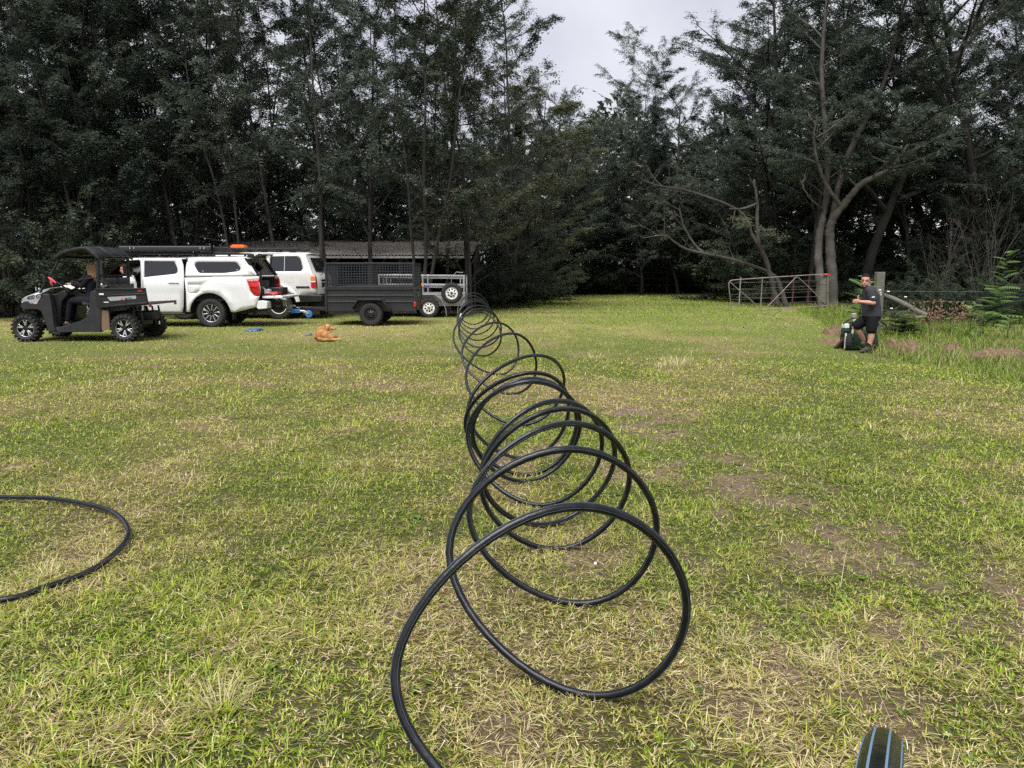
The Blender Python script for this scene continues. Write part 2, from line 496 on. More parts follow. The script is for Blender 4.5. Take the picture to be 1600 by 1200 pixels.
# ================================================================== grass
def in_wood(x, y):
    return np.maximum(sstep(41, 46, y), np.maximum(sstep(23.5, 26, y) * (1 - sstep(-2.5, 0.5, x - 0.12 * (y - 25))), sstep(28, 31, y - 0.1 * (x - 9)) * sstep(11.5, 13.5, x)))
def scatter(n_try, y0, y1, pw, pad):
    """points with density falling as y**-pw inside the view cone plus a margin"""
    u = RNG.random(n_try)
    # density * width ~ y**(1-pw) roughly; sample y by inverse of a log/ power law
    e = 2 - pw
    y = (y0 * (y1 / y0) ** u) if abs(e) < 1e-6 else (y0 ** e + u * (y1 ** e - y0 ** e)) ** (1 / e)
    x = (RNG.random(n_try) * 2 - 1) * (0.70 * y + pad)
    return x, y
def blades(x, y, L, W, az, lean, curl, cols, seg2=True, z0=None):
    """each blade: a bent tapering strip of 3 triangles (or 1)"""
    n = len(x); z = ground_z(x, y) if z0 is None else z0
    d = np.stack([np.cos(az), np.sin(az)], -1); s = np.stack([-np.sin(az), np.cos(az)], -1)
    base = np.stack([x, y, z], -1)
    def pt(t, w):
        ang = lean + curl * t
        h = np.stack([d[:, 0] * np.sin(ang) * L * t, d[:, 1] * np.sin(ang) * L * t, np.maximum(np.cos(ang), 0.03) * L * t], -1)
        o = np.concatenate([s * (W * w)[:, None] / 2, np.zeros((n, 1))], 1)
        return base + h - o, base + h + o
    if seg2:
        a0, a1 = pt(0.0, np.ones(n)); b0, b1 = pt(0.55, np.full(n, 0.8)); c0, _ = pt(1.0, np.zeros(n))
        V = np.stack([a0, a1, b0, b1, c0], 1).reshape(-1, 3)
        i = (np.arange(n) * 5)[:, None]
        F = np.concatenate([i + [0, 1, 3], i + [0, 3, 2], i + [2, 3, 4]], 0); k = 5
    else:
        a0, a1 = pt(0.0, np.ones(n)); c0, _ = pt(1.0, np.zeros(n))
        V = np.stack([a0, a1, c0], 1).reshape(-1, 3)
        i = (np.arange(n) * 3)[:, None]; F = i + [0, 1, 2]; k = 3
    C = np.repeat(np.concatenate([cols, np.ones((n, 1))], 1), k, 0)
    return V, F, C
G_PAL = np.array([(0.128, 0.212, 0.016), (0.178, 0.252, 0.020), (0.240, 0.290, 0.030), (0.090, 0.152, 0.014), (0.295, 0.310, 0.048)])
S_PAL = np.array([(0.52, 0.44, 0.22), (0.42, 0.34, 0.16), (0.60, 0.53, 0.32), (0.29, 0.20, 0.13), (0.44, 0.41, 0.14)])
def grass_field(n_try, y0, y1, pw, pad, wscale, hscale, seg2):
    x, y = scatter(n_try, y0, y1, pw, pad)
    b, d, n2, n4 = ground_state(x, y)
    w = in_wood(x, y)
    keep = (RNG.random(len(x)) > b * 0.62) & (RNG.random(len(x)) > w * 0.93)
    x, y, b, d, n2, n4 = x[keep], y[keep], b[keep], d[keep], n2[keep], n4[keep]
    n = len(x)
    # pull blades together into small tufts
    cell = 0.075 + 0 * y
    cx = (np.floor(x / cell) + 0.5 + 0.8 * (_hash(np.floor(x / cell).astype(np.int64), np.floor(y / cell).astype(np.int64), 5) - 0.5)) * cell
    cy = (np.floor(y / cell) + 0.5 + 0.8 * (_hash(np.floor(x / cell).astype(np.int64), np.floor(y / cell).astype(np.int64), 6) - 0.5)) * cell
    pull = 0.6 * RNG.random(n) * (1 - sstep(4, 9, y))
    x2 = x + (cx - x) * pull; y2 = y + (cy - y) * pull
    straw = RNG.random(n) < np.clip(0.20 + 0.55 * d + 0.3 * b, 0, 0.92)
    flat = straw & (RNG.random(n) < 0.62)
    tall = sstep(0.35, 0.75, n2) * (1 - b)
    ds = wscale * np.maximum(1.0, y / 4.0)
    L = (0.024 + 0.050 * RNG.random(n) ** 1.6) * (0.65 + 0.75 * tall) * hscale
    L = np.where(straw, L * (0.8 + 0.6 * RNG.random(n)), L)
    W = (0.0024 + 0.0036 * RNG.random(n)) * ds
    W = np.where(straw, W * 0.66, W)
    L = np.maximum(L, W * 2.0)
    az0 = np.arctan2(y2 - cy, x2 - cx)
    az = np.where(RNG.random(n) < 0.5, az0, RNG.random(n) * 2 * np.pi) + 0.5 * (RNG.random(n) - 0.5)
    lean = np.where(flat, 1.25 + 0.28 * RNG.random(n), 0.15 + 0.95 * RNG.random(n))
    curl = np.where(flat, 0.1 * RNG.random(n), 0.2 + 0.75 * RNG.random(n))
    gi = RNG.integers(0, 5, n); si = RNG.integers(0, 5, n)
    hue = fbm(x * 1.3, y * 1.3, 77, 3)[:, None]
    g = G_PAL[gi] * (0.75 + 0.5 * RNG.random((n, 1))) * (0.8 + 0.5 * hue) + np.array((0.06, 0.035, 0.0)) * np.clip(d, 0, 1)[:, None]
    s = S_PAL[si] * (0.7 + 0.55 * RNG.random((n, 1)))
    cols = np.where(straw[:, None], s, g) * 1.12
    z0 = ground_z(x2, y2) - 0.002 + np.where(flat, 0.028 * RNG.random(n), 0)
    if not seg2: return [blades(x2, y2, L, W, az, lean, curl, cols, False, z0)]
    a = ~flat                                   # lying straw is straight: one triangle each
    return [blades(x2[a], y2[a], L[a], W[a], az[a], lean[a], curl[a], cols[a], True, z0[a]), blades(x2[flat], y2[flat], L[flat], W[flat] * 1.3, az[flat], lean[flat], curl[flat], cols[flat], False, z0[flat])]
M_GRASS = leaf_mat('grass_blade', (0.1, 0.15, 0.03), 0.30, attr=True, rough=0.5)
def grass_object(name, parts, label):
    Vs, Fs, Cs, o = [], [], [], 0
    for V, F, C in parts:
        Vs.append(V); Fs.append(F + o); Cs.append(C); o += len(V)
    ob = link(name, np_mesh(name, np.concatenate(Vs), np.concatenate(Fs), M_GRASS, np.concatenate(Cs)))
    return tag(ob, label, 'grass', kind='stuff')
grass_object('grass',
    grass_field(125000, 0.9, 3.4, 0.0, 0.9, 1.06, 1.0, True) +
    grass_field(350000, 3.4, 13.0, 2.0, 1.4, 0.98, 1.0, True) +
    grass_field(290000, 13.0, 47.0, 1.9, 3.0, 0.92, 0.9, False), 'short green and straw coloured grass covering the paddock')
# ================================================================== trees
M_LEAF = leaf_mat('wattle_leaf', (0.076, 0.106, 0.090), 0.36, 0.40)
M_LEAF_B = leaf_mat('wattle_leaf_pale', (0.112, 0.132, 0.092), 0.36, 0.3)
M_LEAF_S = leaf_mat('sapling_leaf', (0.13, 0.22, 0.07), 0.3, 0.25)
M_LEAF_D = leaf_mat('shrub_leaf', (0.040, 0.060, 0.040), 0.28, 0.35)
M_BARK = bark_mat('wattle_bark', (0.034, 0.031, 0.028), (0.075, 0.069, 0.062))
M_BARK_L = bark_mat('old_bark', (0.070, 0.062, 0.056), (0.155, 0.142, 0.132))
M_DEAD = bark_mat('dead_wood', (0.052, 0.047, 0.042), (0.11, 0.10, 0.092))

def frond_template(pairs=3, w=0.33, bw=0.085, fwd=0.14):
    """a feathery leaf lying along +x, length 1: pairs of narrow pinnae, drooping at the tip"""
    T = []
    for i in range(pairs):
        t = 0.10 + 0.84 * i / (pairs - 1)
        ww = w * (0.45 + 0.55 * math.sin(math.pi * (0.18 + 0.72 * t)))
        for s in (-1, 1):
            for (px, py, pz) in ((t - bw, 0, 0), (t + bw, 0, 0), (t + fwd, s * ww, -0.16 * ww)):
                T.append((px, py, pz - 0.22 * px * px))
    return np.array(T)
FT = frond_template()
FT_S = frond_template(3, 0.36, 0.11, 0.12)
def place_fronds(pos, az, el, roll, L, T=FT):
    """copies of the template: yaw, pitch and roll per frond"""
    n = len(pos)
    ca, sa, ce, se, cr, sr = np.cos(az), np.sin(az), np.cos(el), np.sin(el), np.cos(roll), np.sin(roll)
    ex = np.stack([ca * ce, sa * ce, se], -1)
    ey0 = np.stack([-sa, ca, np.zeros(n)], -1)
    ez0 = np.cross(ex, ey0)
    ey = ey0 * cr[:, None] + ez0 * sr[:, None]; ez = np.cross(ex, ey)
    V = pos[:, None, :] + L[:, None, None] * (T[None, :, 0:1] * ex[:, None, :] + T[None, :, 1:2] * ey[:, None, :] + T[None, :, 2:3] * ez[:, None, :])
    V = V.reshape(-1, 3)
    return V, np.arange(len(V)).reshape(-1, 3)

def grow(rnd, start, d, L, n, up, wob):
    pts = [Vector(start)]; d = Vector(d).normalized(); st = L / n
    for i in range(n):
        d = (d + Vector((rnd.uniform(-wob, wob), rnd.uniform(-wob, wob), rnd.uniform(-wob, wob) + up / n))).normalized()
        pts.append(pts[-1] + d * st)
    return pts
def at(pts, t):
    f = t * (len(pts) - 1); i = min(int(f), len(pts) - 2); f -= i
    return pts[i].lerp(pts[i + 1], f), (pts[i + 1] - pts[i]).normalized()
def taper(r0, r1, n):
    return [r0 + (r1 - r0) * (k / (n - 1)) ** 0.8 for k in range(n)]

class Tree:
    """collects wood tubes and frond sites"""
    def __init__(self, seed):
        self.r = random.Random(seed); self.mb = MB(); self.sites = []
    def twig(self, p, d, L, r, nf, fl, leafy=True):
        rnd = self.r
        pts = grow(rnd, p, d, L, 3, -0.05, 0.18)
        self.mb.tube(pts, taper(r, r * 0.35, 4), 3, caps=False)
        if leafy:
            for k in range(nf):
                q, dd = at(pts, rnd.uniform(0.15, 1.0))
                az = math.atan2(dd.y, dd.x) + rnd.gauss(0, 0.85)
                self.sites.append((q.x, q.y, q.z, az, rnd.gauss(-0.02, 0.33), rnd.gauss(0, 0.35), fl * rnd.uniform(0.7, 1.25)))
    def limb(self, p, d, L, r, subs, nf, fl, up=0.25, leafy=True, subl=0.34, t0=0.25):
        rnd = self.r
        n = max(4, int(L / 0.45))
        pts = grow(rnd, p, d, L, n, up, 0.13)
        self.mb.tube(pts, taper(r, r * 0.22, n + 1), 5 if r > 0.03 else 4, caps=False)
        for k in range(subs):
            t = t0 + (1 - t0) * (k + rnd.random()) / subs
            q, dd = at(pts, t)
            a = rnd.choice((-1, 1)) * rnd.uniform(0.5, 1.15)
            side = Vector((dd.x * math.cos(a) - dd.y * math.sin(a), dd.x * math.sin(a) + dd.y * math.cos(a), dd.z * 0.5 + rnd.uniform(-0.12, 0.25)))
            self.twig(q, side, L * subl * (1.15 - 0.55 * t) * rnd.uniform(0.7, 1.2), max(0.006, r * 0.32 * (1 - 0.5 * t)), nf, fl, leafy)
        return pts
    def crown(self, T=FT):
        S = np.array(self.sites)
        V, F = place_fronds(S[:, :3], S[:, 3], S[:, 4], S[:, 5], S[:, 6], T)
        return V, F
    def meshes(self, name, wood=None, leaf=None):
        tm = self.mb.mesh(name + '_trunk', wood or M_BARK, 60)
        V, F = self.crown()
        return tm, np_mesh(name + '_crown', V, F, leaf or M_LEAF)

def slender(seed, H=13.5, stems=2, r=0.11, c0=0.30, limbs=15, spread=2.1, nf=32, subs=7, fl=0.235):
    t = Tree(seed); rnd = t.r
    for s in range(stems):
        a = rnd.uniform(0, 6.28); lean = rnd.uniform(0.03, 0.13) * (1 if stems > 1 else 0.5)
        hs = H * rnd.uniform(0.82, 1.0); n = 14
        pts = grow(rnd, (0.12 * s * math.cos(a), 0.12 * s * math.sin(a), -0.1), (lean * math.cos(a), lean * math.sin(a), 1), hs, n, 0.05, 0.085)
        rr = r * rnd.uniform(0.75, 1.0)
        t.mb.tube(pts, taper(rr, rr * 0.14, n + 1), 7, caps=False)
        g = rnd.uniform(0, 6.28)
        for k in range(limbs):
            f = c0 + (0.97 - c0) * (k + rnd.random() * 0.6) / limbs
            q, dd = at(pts, f)
            g += 2.4 + rnd.uniform(-0.5, 0.5)
            el = rnd.uniform(0.25, 0.95)
            L = spread * (1.08 - 0.26 * f) * rnd.uniform(0.7, 1.25)
            t.limb(q, (math.cos(g) * math.cos(el), math.sin(g) * math.cos(el), math.sin(el)), L, rr * 0.42 * (1 - 0.55 * f), subs, nf, fl, up=0.35)
        for k in range(4):       # dead lower twigs
            q, dd = at(pts, rnd.uniform(0.08, c0)); g = rnd.uniform(0, 6.28)
            t.limb(q, (math.cos(g), math.sin(g), rnd.uniform(0.1, 0.9)), rnd.uniform(0.7, 1.8), 0.018, 3, 0, fl, leafy=False)
    return t
def spreading(seed, H=11, r=0.2, fl=0.245, limbs=16, spread=4.2, nf=42, subs=14, c0=0.2):
    t = Tree(seed); rnd = t.r; n = 12
    pts = grow(rnd, (0, 0, -0.1), (rnd.uniform(-.12, .12), rnd.uniform(-.12, .12), 1), H * 0.9, n, 0.02, 0.09)
    t.mb.tube(pts, taper(r, r * 0.15, n + 1), 8, caps=False)
    g = rnd.uniform(0, 6.28)
    for k in range(limbs):
        f = c0 + (0.97 - c0) * (k + rnd.random() * 0.5) / limbs
        q, dd = at(pts, f); g += 2.4 + rnd.uniform(-0.4, 0.4)
        el = rnd.uniform(0.05, 0.5) + 0.35 * f
        t.limb(q, (math.cos(g) * math.cos(el), math.sin(g) * math.cos(el), math.sin(el)), spread * (1.10 - 0.40 * f) * rnd.uniform(0.75, 1.2), r * 0.45 * (1 - 0.6 * f), subs, nf, fl, up=0.1, subl=0.36)
    return t
def bush(seed, H=2.4, rad=1.5, n=26, nf=24, fl=0.22):
    t = Tree(seed); rnd = t.r
    for k in range(n):
        g = rnd.uniform(0, 6.28); el = rnd.uniform(0.25, 1.4)
        L = rnd.uniform(0.6, 1.0) * (H * math.sin(el) + rad * math.cos(el))
        t.limb((rnd.uniform(-.2, .2), rnd.uniform(-.2, .2), 0), (math.cos(g) * math.cos(el), math.sin(g) * math.cos(el), math.sin(el)), L, 0.022, 7, nf, fl, up=-0.1, subl=0.3, t0=0.2)
    return t

PROTO = []
for i, (H, st, r, c0) in enumerate(((14.5, 2, 0.085, 0.22), (13.0, 3, 0.07, 0.22), (15.5, 1, 0.10, 0.20), (12.5, 2, 0.075, 0.16), (14.0, 1, 0.085, 0.26))):
    PROTO.append(slender(100 + i, H, st, r, c0, limbs=17 if st == 2 else (24 if st < 2 else 12), spread=2.9 if st > 1 else 3.3, nf=32, subs=10 if st < 3 else 9, fl=0.235).meshes('wattle_%d' % i))
SPREAD = [spreading(200 + i, H, 0.2, spread=sp).meshes('spreading_%d' % i) for i, (H, sp) in enumerate(((12.0, 4.4), (10.0, 4.0), (14.0, 4.2)))]
BUSH = [bush(300 + i, 2.2 + 0.5 * i, 1.5).meshes('bush_%d' % i, M_BARK, M_LEAF_D) for i in range(3)]

def plant_tree(name, meshes, x, y, s, rz, label, cat, group=None, sz=None, tilt=0):
    e = thing(name, label, cat, (x, y, gz(x, y) - 0.02), rz, group)
    e.rotation_euler = (tilt, 0, rz)
    e.scale = (s, s, sz or s)
    link('trunk', meshes[0], e); link('crown', meshes[1], e)
    return e
TR = random.Random(5)
def wood_rows(rows, xa, xb, name, label, group, protos, s0, s1, gap, skip=None):
    for y in rows:
        x = xa(y) + TR.uniform(0, gap)
        while x < xb(y):
            yy = y + TR.uniform(-1.0, 1.0)
            if not (skip and skip(x, yy)):
                m = protos[TR.randrange(len(protos))]; s = TR.uniform(s0, s1)
                plant_tree(name, m, x, yy, s, TR.uniform(0, 6.28), label, 'tree', group, sz=s * TR.uniform(0.92, 1.1), tilt=TR.uniform(-0.05, 0.05))
            x += gap * TR.uniform(0.7, 1.3)
SHED = (-11.2, -1.4, 27.6, 32.0)
def in_shed(x, y):
    return SHED[0] - 0.3 < x < SHED[1] + 0.4 and SHED[2] - 0.5 < y < SHED[3] + 0.6
# wood on the left, behind the vehicles and the shed
wood_rows((27.0,), lambda y: -23, lambda y: -11.6, 'wattle_tree', 'slender dark wattle in the front of the wood behind the utility vehicle', 'front wattles left of the shed', PROTO, 0.95, 1.15, 1.9)
wood_rows((33.2, 36.2), lambda y: -0.72 * y - 2, lambda y: -1.5, 'wattle_tree', 'slender multi-stemmed wattle rising behind the tin shed', 'wattles behind the shed', PROTO, 0.95, 1.15, 2.4, in_shed)
wood_rows((40, 46), lambda y: -0.75 * y - 2, lambda y: 0.0, 'wattle_tree', 'dark wattle deep in the wood on the left', 'wattles deep in the left wood', PROTO + SPREAD, 0.65, 0.9, 3.4)
# far end of the paddock
wood_rows((46.5, 49.5, 53, 57), lambda y: 0.0, lambda y: 15, 'wattle_tree', 'rounded dark tree at the far end of the paddock', 'trees at the far end of the paddock', SPREAD + PROTO[3:4], 0.78, 0.98, 2.8)
# wood on the right
wood_rows((34, 37.5), lambda y: 0.37 * y, lambda y: 0.72 * y + 3, 'wattle_tree', 'tall dark tree in the wood behind the metal gate', 'trees of the right wood', SPREAD + PROTO[:3], 1.12, 1.35, 2.5)
wood_rows((42.5, 48), lambda y: 13.0, lambda y: 0.75 * y + 3, 'wattle_tree', 'dark tree deep in the wood on the right', 'trees deep in the right wood', SPREAD + PROTO, 0.95, 1.25, 3.2)

for i_, (px_, y_, k_) in enumerate(((70, 26.2, 1), (215, 25.9, 3), (290, 26.4, 4), (440, 26.3, 4), (580, 26.6, 2), (700, 26.9, 4))):
    plant_tree('wattle_tree', PROTO[k_], (px_ - 800) / FPX * y_, y_, TR.uniform(0.92, 1.05), TR.uniform(0, 6.28), ('wattle just right of the leafy one at the left edge', 'wattle above the rear of the utility vehicle', 'wattle above the pickup cab', 'wattle above the older wagon', 'wattle above the middle of the cage trailer', 'wattle above the galvanised trailer')[i_], 'tree', 'front wattles before the shed')
# single trees that can be told apart
def lone(px, y, proto, s, rz, label, name='wattle_tree'):
    x = (px - 800) / FPX * y
    return plant_tree(name, proto, x, y, s, rz, label, 'tree')
lone(510, 25.6, slender(410, 14, 2, 0.085, 0.30, limbs=12, spread=1.9, subs=6).meshes('wattle_a'), 1, 0.4, 'slender wattle with a pale trunk directly above the cage trailer front')
lone(655, 26.0, slender(411, 14.5, 3, 0.075, 0.24, limbs=12, spread=2.0, subs=6).meshes('wattle_b'), 1, 1.9, 'many-stemmed wattle standing before the middle of the tin shed roof')
lone(738, 26.6, slender(412, 13.5, 2, 0.08, 0.10, limbs=20, spread=2.4, subs=7).meshes('wattle_c', None, M_LEAF_B), 1, 3.0, 'wattle at the right end of the shed with low pale foliage')
lone(372, 26.2, slender(413, 12.5, 2, 0.08, 0.30, limbs=12, spread=2.0, subs=6).meshes('wattle_d'), 1, 5.0, 'thin wattle rising above the white pickup canopy')
lone(150, 25.6, slender(414, 12.5, 3, 0.09, 0.22, limbs=13, spread=2.2, subs=6).meshes('wattle_e'), 1, 2.2, 'multi-stemmed wattle above the roof of the utility vehicle')
lone(20, 25.0, slender(415, 12.0, 2, 0.09, 0.16, limbs=15, spread=2.3, subs=7).meshes('wattle_f'), 1, 0.9, 'leafy wattle at the left edge of the picture')
lone(1190, 38.5, SPREAD[2], 1.22, 5.1, 'tall broad dark tree just right of the gap in the sky')
lone(1165, 40.0, PROTO[0], 1.22, 0.7, 'tall slender tree forming the right side of the gap in the sky')
lone(1215, 36.5, SPREAD[0], 1.25, 3.7, 'tall broad tree above the left end of the gate')
lone(845, 43.0, SPREAD[1], 0.98, 1.7, 'dense rounded tree below the left side of the gap in the sky')
lone(795, 31.5, spreading(420, 9.0, 0.11, spread=3.3, c0=0.05, limbs=22, nf=40, subs=10).meshes('wattle_g', None, M_LEAF_B), 1.0, 2.0, 'pale bushy wattle whose low branches reach over the grass right of the shed')
lone(800, 35.5, PROTO[2], 1.12, 4.0, 'tall airy wattle standing against the sky left of the gap')
lone(958, 52.0, PROTO[4], 1.16, 1.0, 'airy tree poking into the sky in the middle of the gap')
lone(1025, 48.0, PROTO[4], 1.05, 2.6, 'feathery tree at the right of the gap in the sky')

# the forked tree behind the gate
def forked():
    t = Tree(500); rnd = t.r
    def stem(pts, r0, r1, n=9):
        p = spline(pts, 8); p = [q + Vector((rnd.uniform(-.02, .02), rnd.uniform(-.02, .02), 0)) for q in p]; t.mb.tube(p, [x * rnd.uniform(.9, 1.12) for x in taper(r0, r1, len(p))], n, caps=False); return p
    y = 30.0
    o = on_y(1293, 482, y); o.z = gz(o.x, y)
    P = lambda px, py, dy=0.0: on_y(px, py, y + dy) - o
    a = stem([P(1284, 490), P(1281, 440), P(1279, 380, .1), P(1288, 330, .2), P(1293, 270, .2), P(1290, 200, .1), P(1284, 120, 0), P(1290, 20, 0), P(1300, -60, 0)], 0.19, 0.045)
    b = stem([P(1300, 490), P(1300, 440), P(1297, 380), P(1300, 345, -.2), P(1322, 315, -.5), P(1345, 288, -.8), P(1380, 270, -1.1), P(1402, 252, -1.3), P(1420, 225, -1.5)], 0.23, 0.05)
    c = stem([P(1314, 322, -.4), P(1292, 290, -.6), P(1278, 255, -.8), P(1272, 215, -.9), P(1276, 180, -.9)], 0.09, 0.03, 6)
    d = stem([P(1297, 370), P(1322, 250, .3), P(1372, 150, .8), P(1400, 60, 1.2), P(1420, -20, 1.5)], 0.13, 0.05, 6)
    e = stem([P(1288, 330, .2), P(1262, 305, -.4), P(1250, 280, -.6)], 0.05, 0.02, 5)
    for pts, lo, k in ((a, 0.42, 22), (b, 0.6, 10), (c, 0.5, 6), (d, 0.30, 16), (e, 0.5, 2)):
        for i in range(k):
            q, dd = at(pts, lo + (1 - lo) * (i + rnd.random()) / k); g = rnd.uniform(0, 6.28); el = rnd.uniform(0.0, 0.7)
            t.limb(q, (math.cos(g) * math.cos(el), math.sin(g) * math.cos(el) - 0.25, math.sin(el)), rnd.uniform(1.4, 3.0), 0.035, 9, 21, 0.24, up=0.1)
    me = t.meshes('forked', M_BARK_L)
    ob = thing('forked_tree', 'big tree with a thick pale trunk that forks above the right end of the gate', 'tree', o)
    link('trunk', me[0], ob); link('crown', me[1], ob)
forked()
# the broken leaning tree with bare limbs reaching left
def leaning():
    y = 30.5
    o = on_y(1232, 482, y); o.z = gz(o.x, y)
    P = lambda px, py, dy=0.0: on_y(px, py, y + dy) - o
    t = Tree(510); rnd = t.r
    mb = t.mb
    def stem(pts, r0, r1, n=8):
        p = spline(pts, 7); p = [q + Vector((rnd.uniform(-.02, .02), rnd.uniform(-.02, .02), 0)) for q in p]; mb.tube(p, [x * rnd.uniform(.86, 1.16) for x in taper(r0, r1, len(p))], n, caps=False); return p
    a = stem([P(1216, 486), P(1206, 440), P(1196, 405), P(1186, 380), P(1183, 345), P(1183, 315), P(1178, 280)], 0.12, 0.05)
    b = stem([P(1183, 318), P(1160, 326, -.1), P(1140, 326, -.1)], 0.05, 0.03, 6)
    b2 = stem([P(1150, 326, -.1), P(1145, 345, -.2), P(1148, 350, -.2)], 0.03, 0.015, 5)
    c = stem([P(1188, 388), P(1174, 362, .1), P(1158, 332, .3), P(1110, 310, .2), P(1070, 297, .1), P(1040, 292, 0), P(1010, 284, -.1), P(985, 268, -.2)], 0.085, 0.015)
    e = stem([P(1230, 486), P(1218, 445, .3), P(1200, 425, .5), P(1160, 410, .7), P(1120, 400, .7), P(1075, 390, .6), P(1050, 375, .5), P(1035, 368, .5), P(1005, 372, .4)], 0.11, 0.02)
    f = stem([P(1100, 397, .7), P(1080, 375, .9), P(1066, 345, 1.0), P(1062, 320, 1.0)], 0.07, 0.02, 6)
    for pts, k in ((c, 9), (e, 9), (f, 4), (a, 3)):
        for i in range(k):
            q, dd = at(pts, 0.35 + 0.62 * (i + rnd.random()) / k); g = rnd.uniform(0, 6.28)
            t.limb(q, (math.cos(g) * 0.6 - 0.4, math.sin(g) * 0.6, rnd.uniform(0.1, 1.2)), rnd.uniform(0.5, 1.5), 0.022, 3, 3, 0.3, up=0.2, leafy=rnd.random() < 0.4)
    for i in range(5):
        q, dd = at(a, 0.55 + 0.1 * rnd.random()); g = rnd.uniform(0, 6.28)
        t.limb(q, (math.cos(g), math.sin(g), rnd.uniform(-.1, .2)), rnd.uniform(0.7, 1.3), 0.02, 6, 10, 0.28)
    me = t.meshes('leaning', M_DEAD, M_LEAF_B)
    ob = thing('leaning_tree', 'broken leaning tree with bare pale limbs stretching left above the gate', 'tree', o)
    link('trunk', me[0], ob); link('crown', me[1], ob)
leaning()
# bare thicket of dead twigs on the right
def bare_shrub(px, y, H, seed, label):
    t = Tree(seed); rnd = t.r
    for k in range(12):
        g = rnd.uniform(0, 6.28); el = rnd.uniform(0.7, 1.45)
        t.limb((rnd.uniform(-.3, .3), rnd.uniform(-.3, .3), 0), (math.cos(g) * math.cos(el), math.sin(g) * math.cos(el), math.sin(el)), H * rnd.uniform(0.6, 1.0), 0.024, 12, 0, 0.2, up=0.1, leafy=False, subl=0.36)
    x = (px - 800) / FPX * y
    ob = thing('bare_shrub', label, 'shrub', (x, y, gz(x, y)))
    t.mb.build('stems', M_DEAD, ob, 60)
bare_shrub(1530, 29.0, 5.4, 520, 'tall bare grey shrub of dead twigs at the right edge of the wood')
bare_shrub(1468, 30.0, 4.2, 521, 'smaller bare grey shrub left of the tall one in the right wood')

# small spreading trees filling the middle height of the wood
SMALL = SPREAD[:2]
for (x0_, x1_, y0_, y1_, st_, lab_, grp_) in ((-25, -2, 33, 39, 1.9, 'low spreading wattle in the shade of the left wood', 'low spreading wattles of the left wood'), (11, 28, 33.5, 40, 2.6, 'low spreading tree in the shade of the right wood', 'low spreading trees of the right wood'), (0.5, 14, 44, 49, 2.0, 'low spreading tree overhanging the far end of the paddock', 'low spreading trees at the far end')):
    x_ = x0_
    while x_ < x1_:
        plant_tree('spreading_tree', SMALL[TR.randrange(2)], x_ + TR.uniform(-.6, .6), TR.uniform(y0_, y1_), TR.uniform(0.5, 0.68), TR.uniform(0, 6.28), lab_, 'tree', grp_)
        x_ += st_ * TR.uniform(.75, 1.25)
# undergrowth: bushes along the foot of the woods
def bushes(spots, label, group, mats=None):
    for (x, y, s) in spots:
        plant_tree('bush', BUSH[TR.randrange(3)], x, y, s, TR.uniform(0, 6.28), label, 'bush', group)
bushes([(x + TR.uniform(-.6, .6), TR.uniform(23.6, 26.0), TR.uniform(0.8, 1.25)) for x in np.arange(-20.5, -11.5, 1.5)], 'dark green bush at the foot of the wood behind the utility vehicle', 'bushes left of the shed')
bushes([(x + TR.uniform(-.5, .5), TR.uniform(32.4, 37), TR.uniform(0.9, 1.5)) for x in np.arange(-23, -1, 1.7)], 'dark bush in the shade behind the tin shed', 'bushes behind the shed')
bushes([(-0.9, 29.8, 0.85), (-0.2, 31.5, 0.9), (0.5, 34.0, 1.0), (-1.6, 33.6, 1.2), (1.0, 38, 1.2), (0.4, 42, 1.3)], 'leafy bush on the grass edge right of the galvanised trailer', 'bushes right of the shed')
bushes([(x + TR.uniform(-.5, .5), TR.uniform(46.5, 50), TR.uniform(1.1, 1.7)) for x in np.arange(1.0, 16, 1.6)], 'dark bush under the trees at the far end of the paddock', 'bushes at the far end')
bushes([(x + TR.uniform(-.5, .5), TR.uniform(32.0, 36), TR.uniform(0.8, 1.3)) for x in np.arange(11.5, 27, 1.6)], 'dark bush in the wood behind the gate and fence', 'bushes in the right wood')
bushes([(x + TR.uniform(-.5, .5), TR.uniform(38, 41), TR.uniform(1.5, 2.2)) for x in np.arange(12.5, 30, 2.2)], 'large dark bush deep in the right wood', 'large bushes deep in the right wood')
bushes([(11.6, 21.6, .42), (12.6, 22.8, .55), (13.4, 21.5, .45), (14.3, 23.0, .6), (15.4, 22.2, .5), (12.0, 24.6, .6), (16.4, 23.6, .6), (10.9, 23.4, .4)], 'dark low bush among the weeds near the stump', 'low bushes among the right weeds')
# the closed wood far behind reads as one mass
n = 22000
wx = RNG.uniform(-60, 60, n); wy = 60 + 9 * RNG.random(n); wz = 12.5 * RNG.random(n) * (0.7 + 0.5 * vnoise(wx * 0.25, wy * 0.1, 9))
keep = np.abs(wx) < 60
Vw, Fw = place_fronds(np.stack([wx, wy, wz + 0.4], -1), RNG.uniform(0, 6.28, n), RNG.normal(-0.1, 0.4, n), RNG.normal(0, 0.5, n), RNG.uniform(1.0, 1.7, n), FT_S)
tag(link('distant_woodland', np_mesh('distant_woodland', Vw, Fw, M_LEAF_D)), 'dark closed wood far behind the trees', 'woodland', kind='stuff')
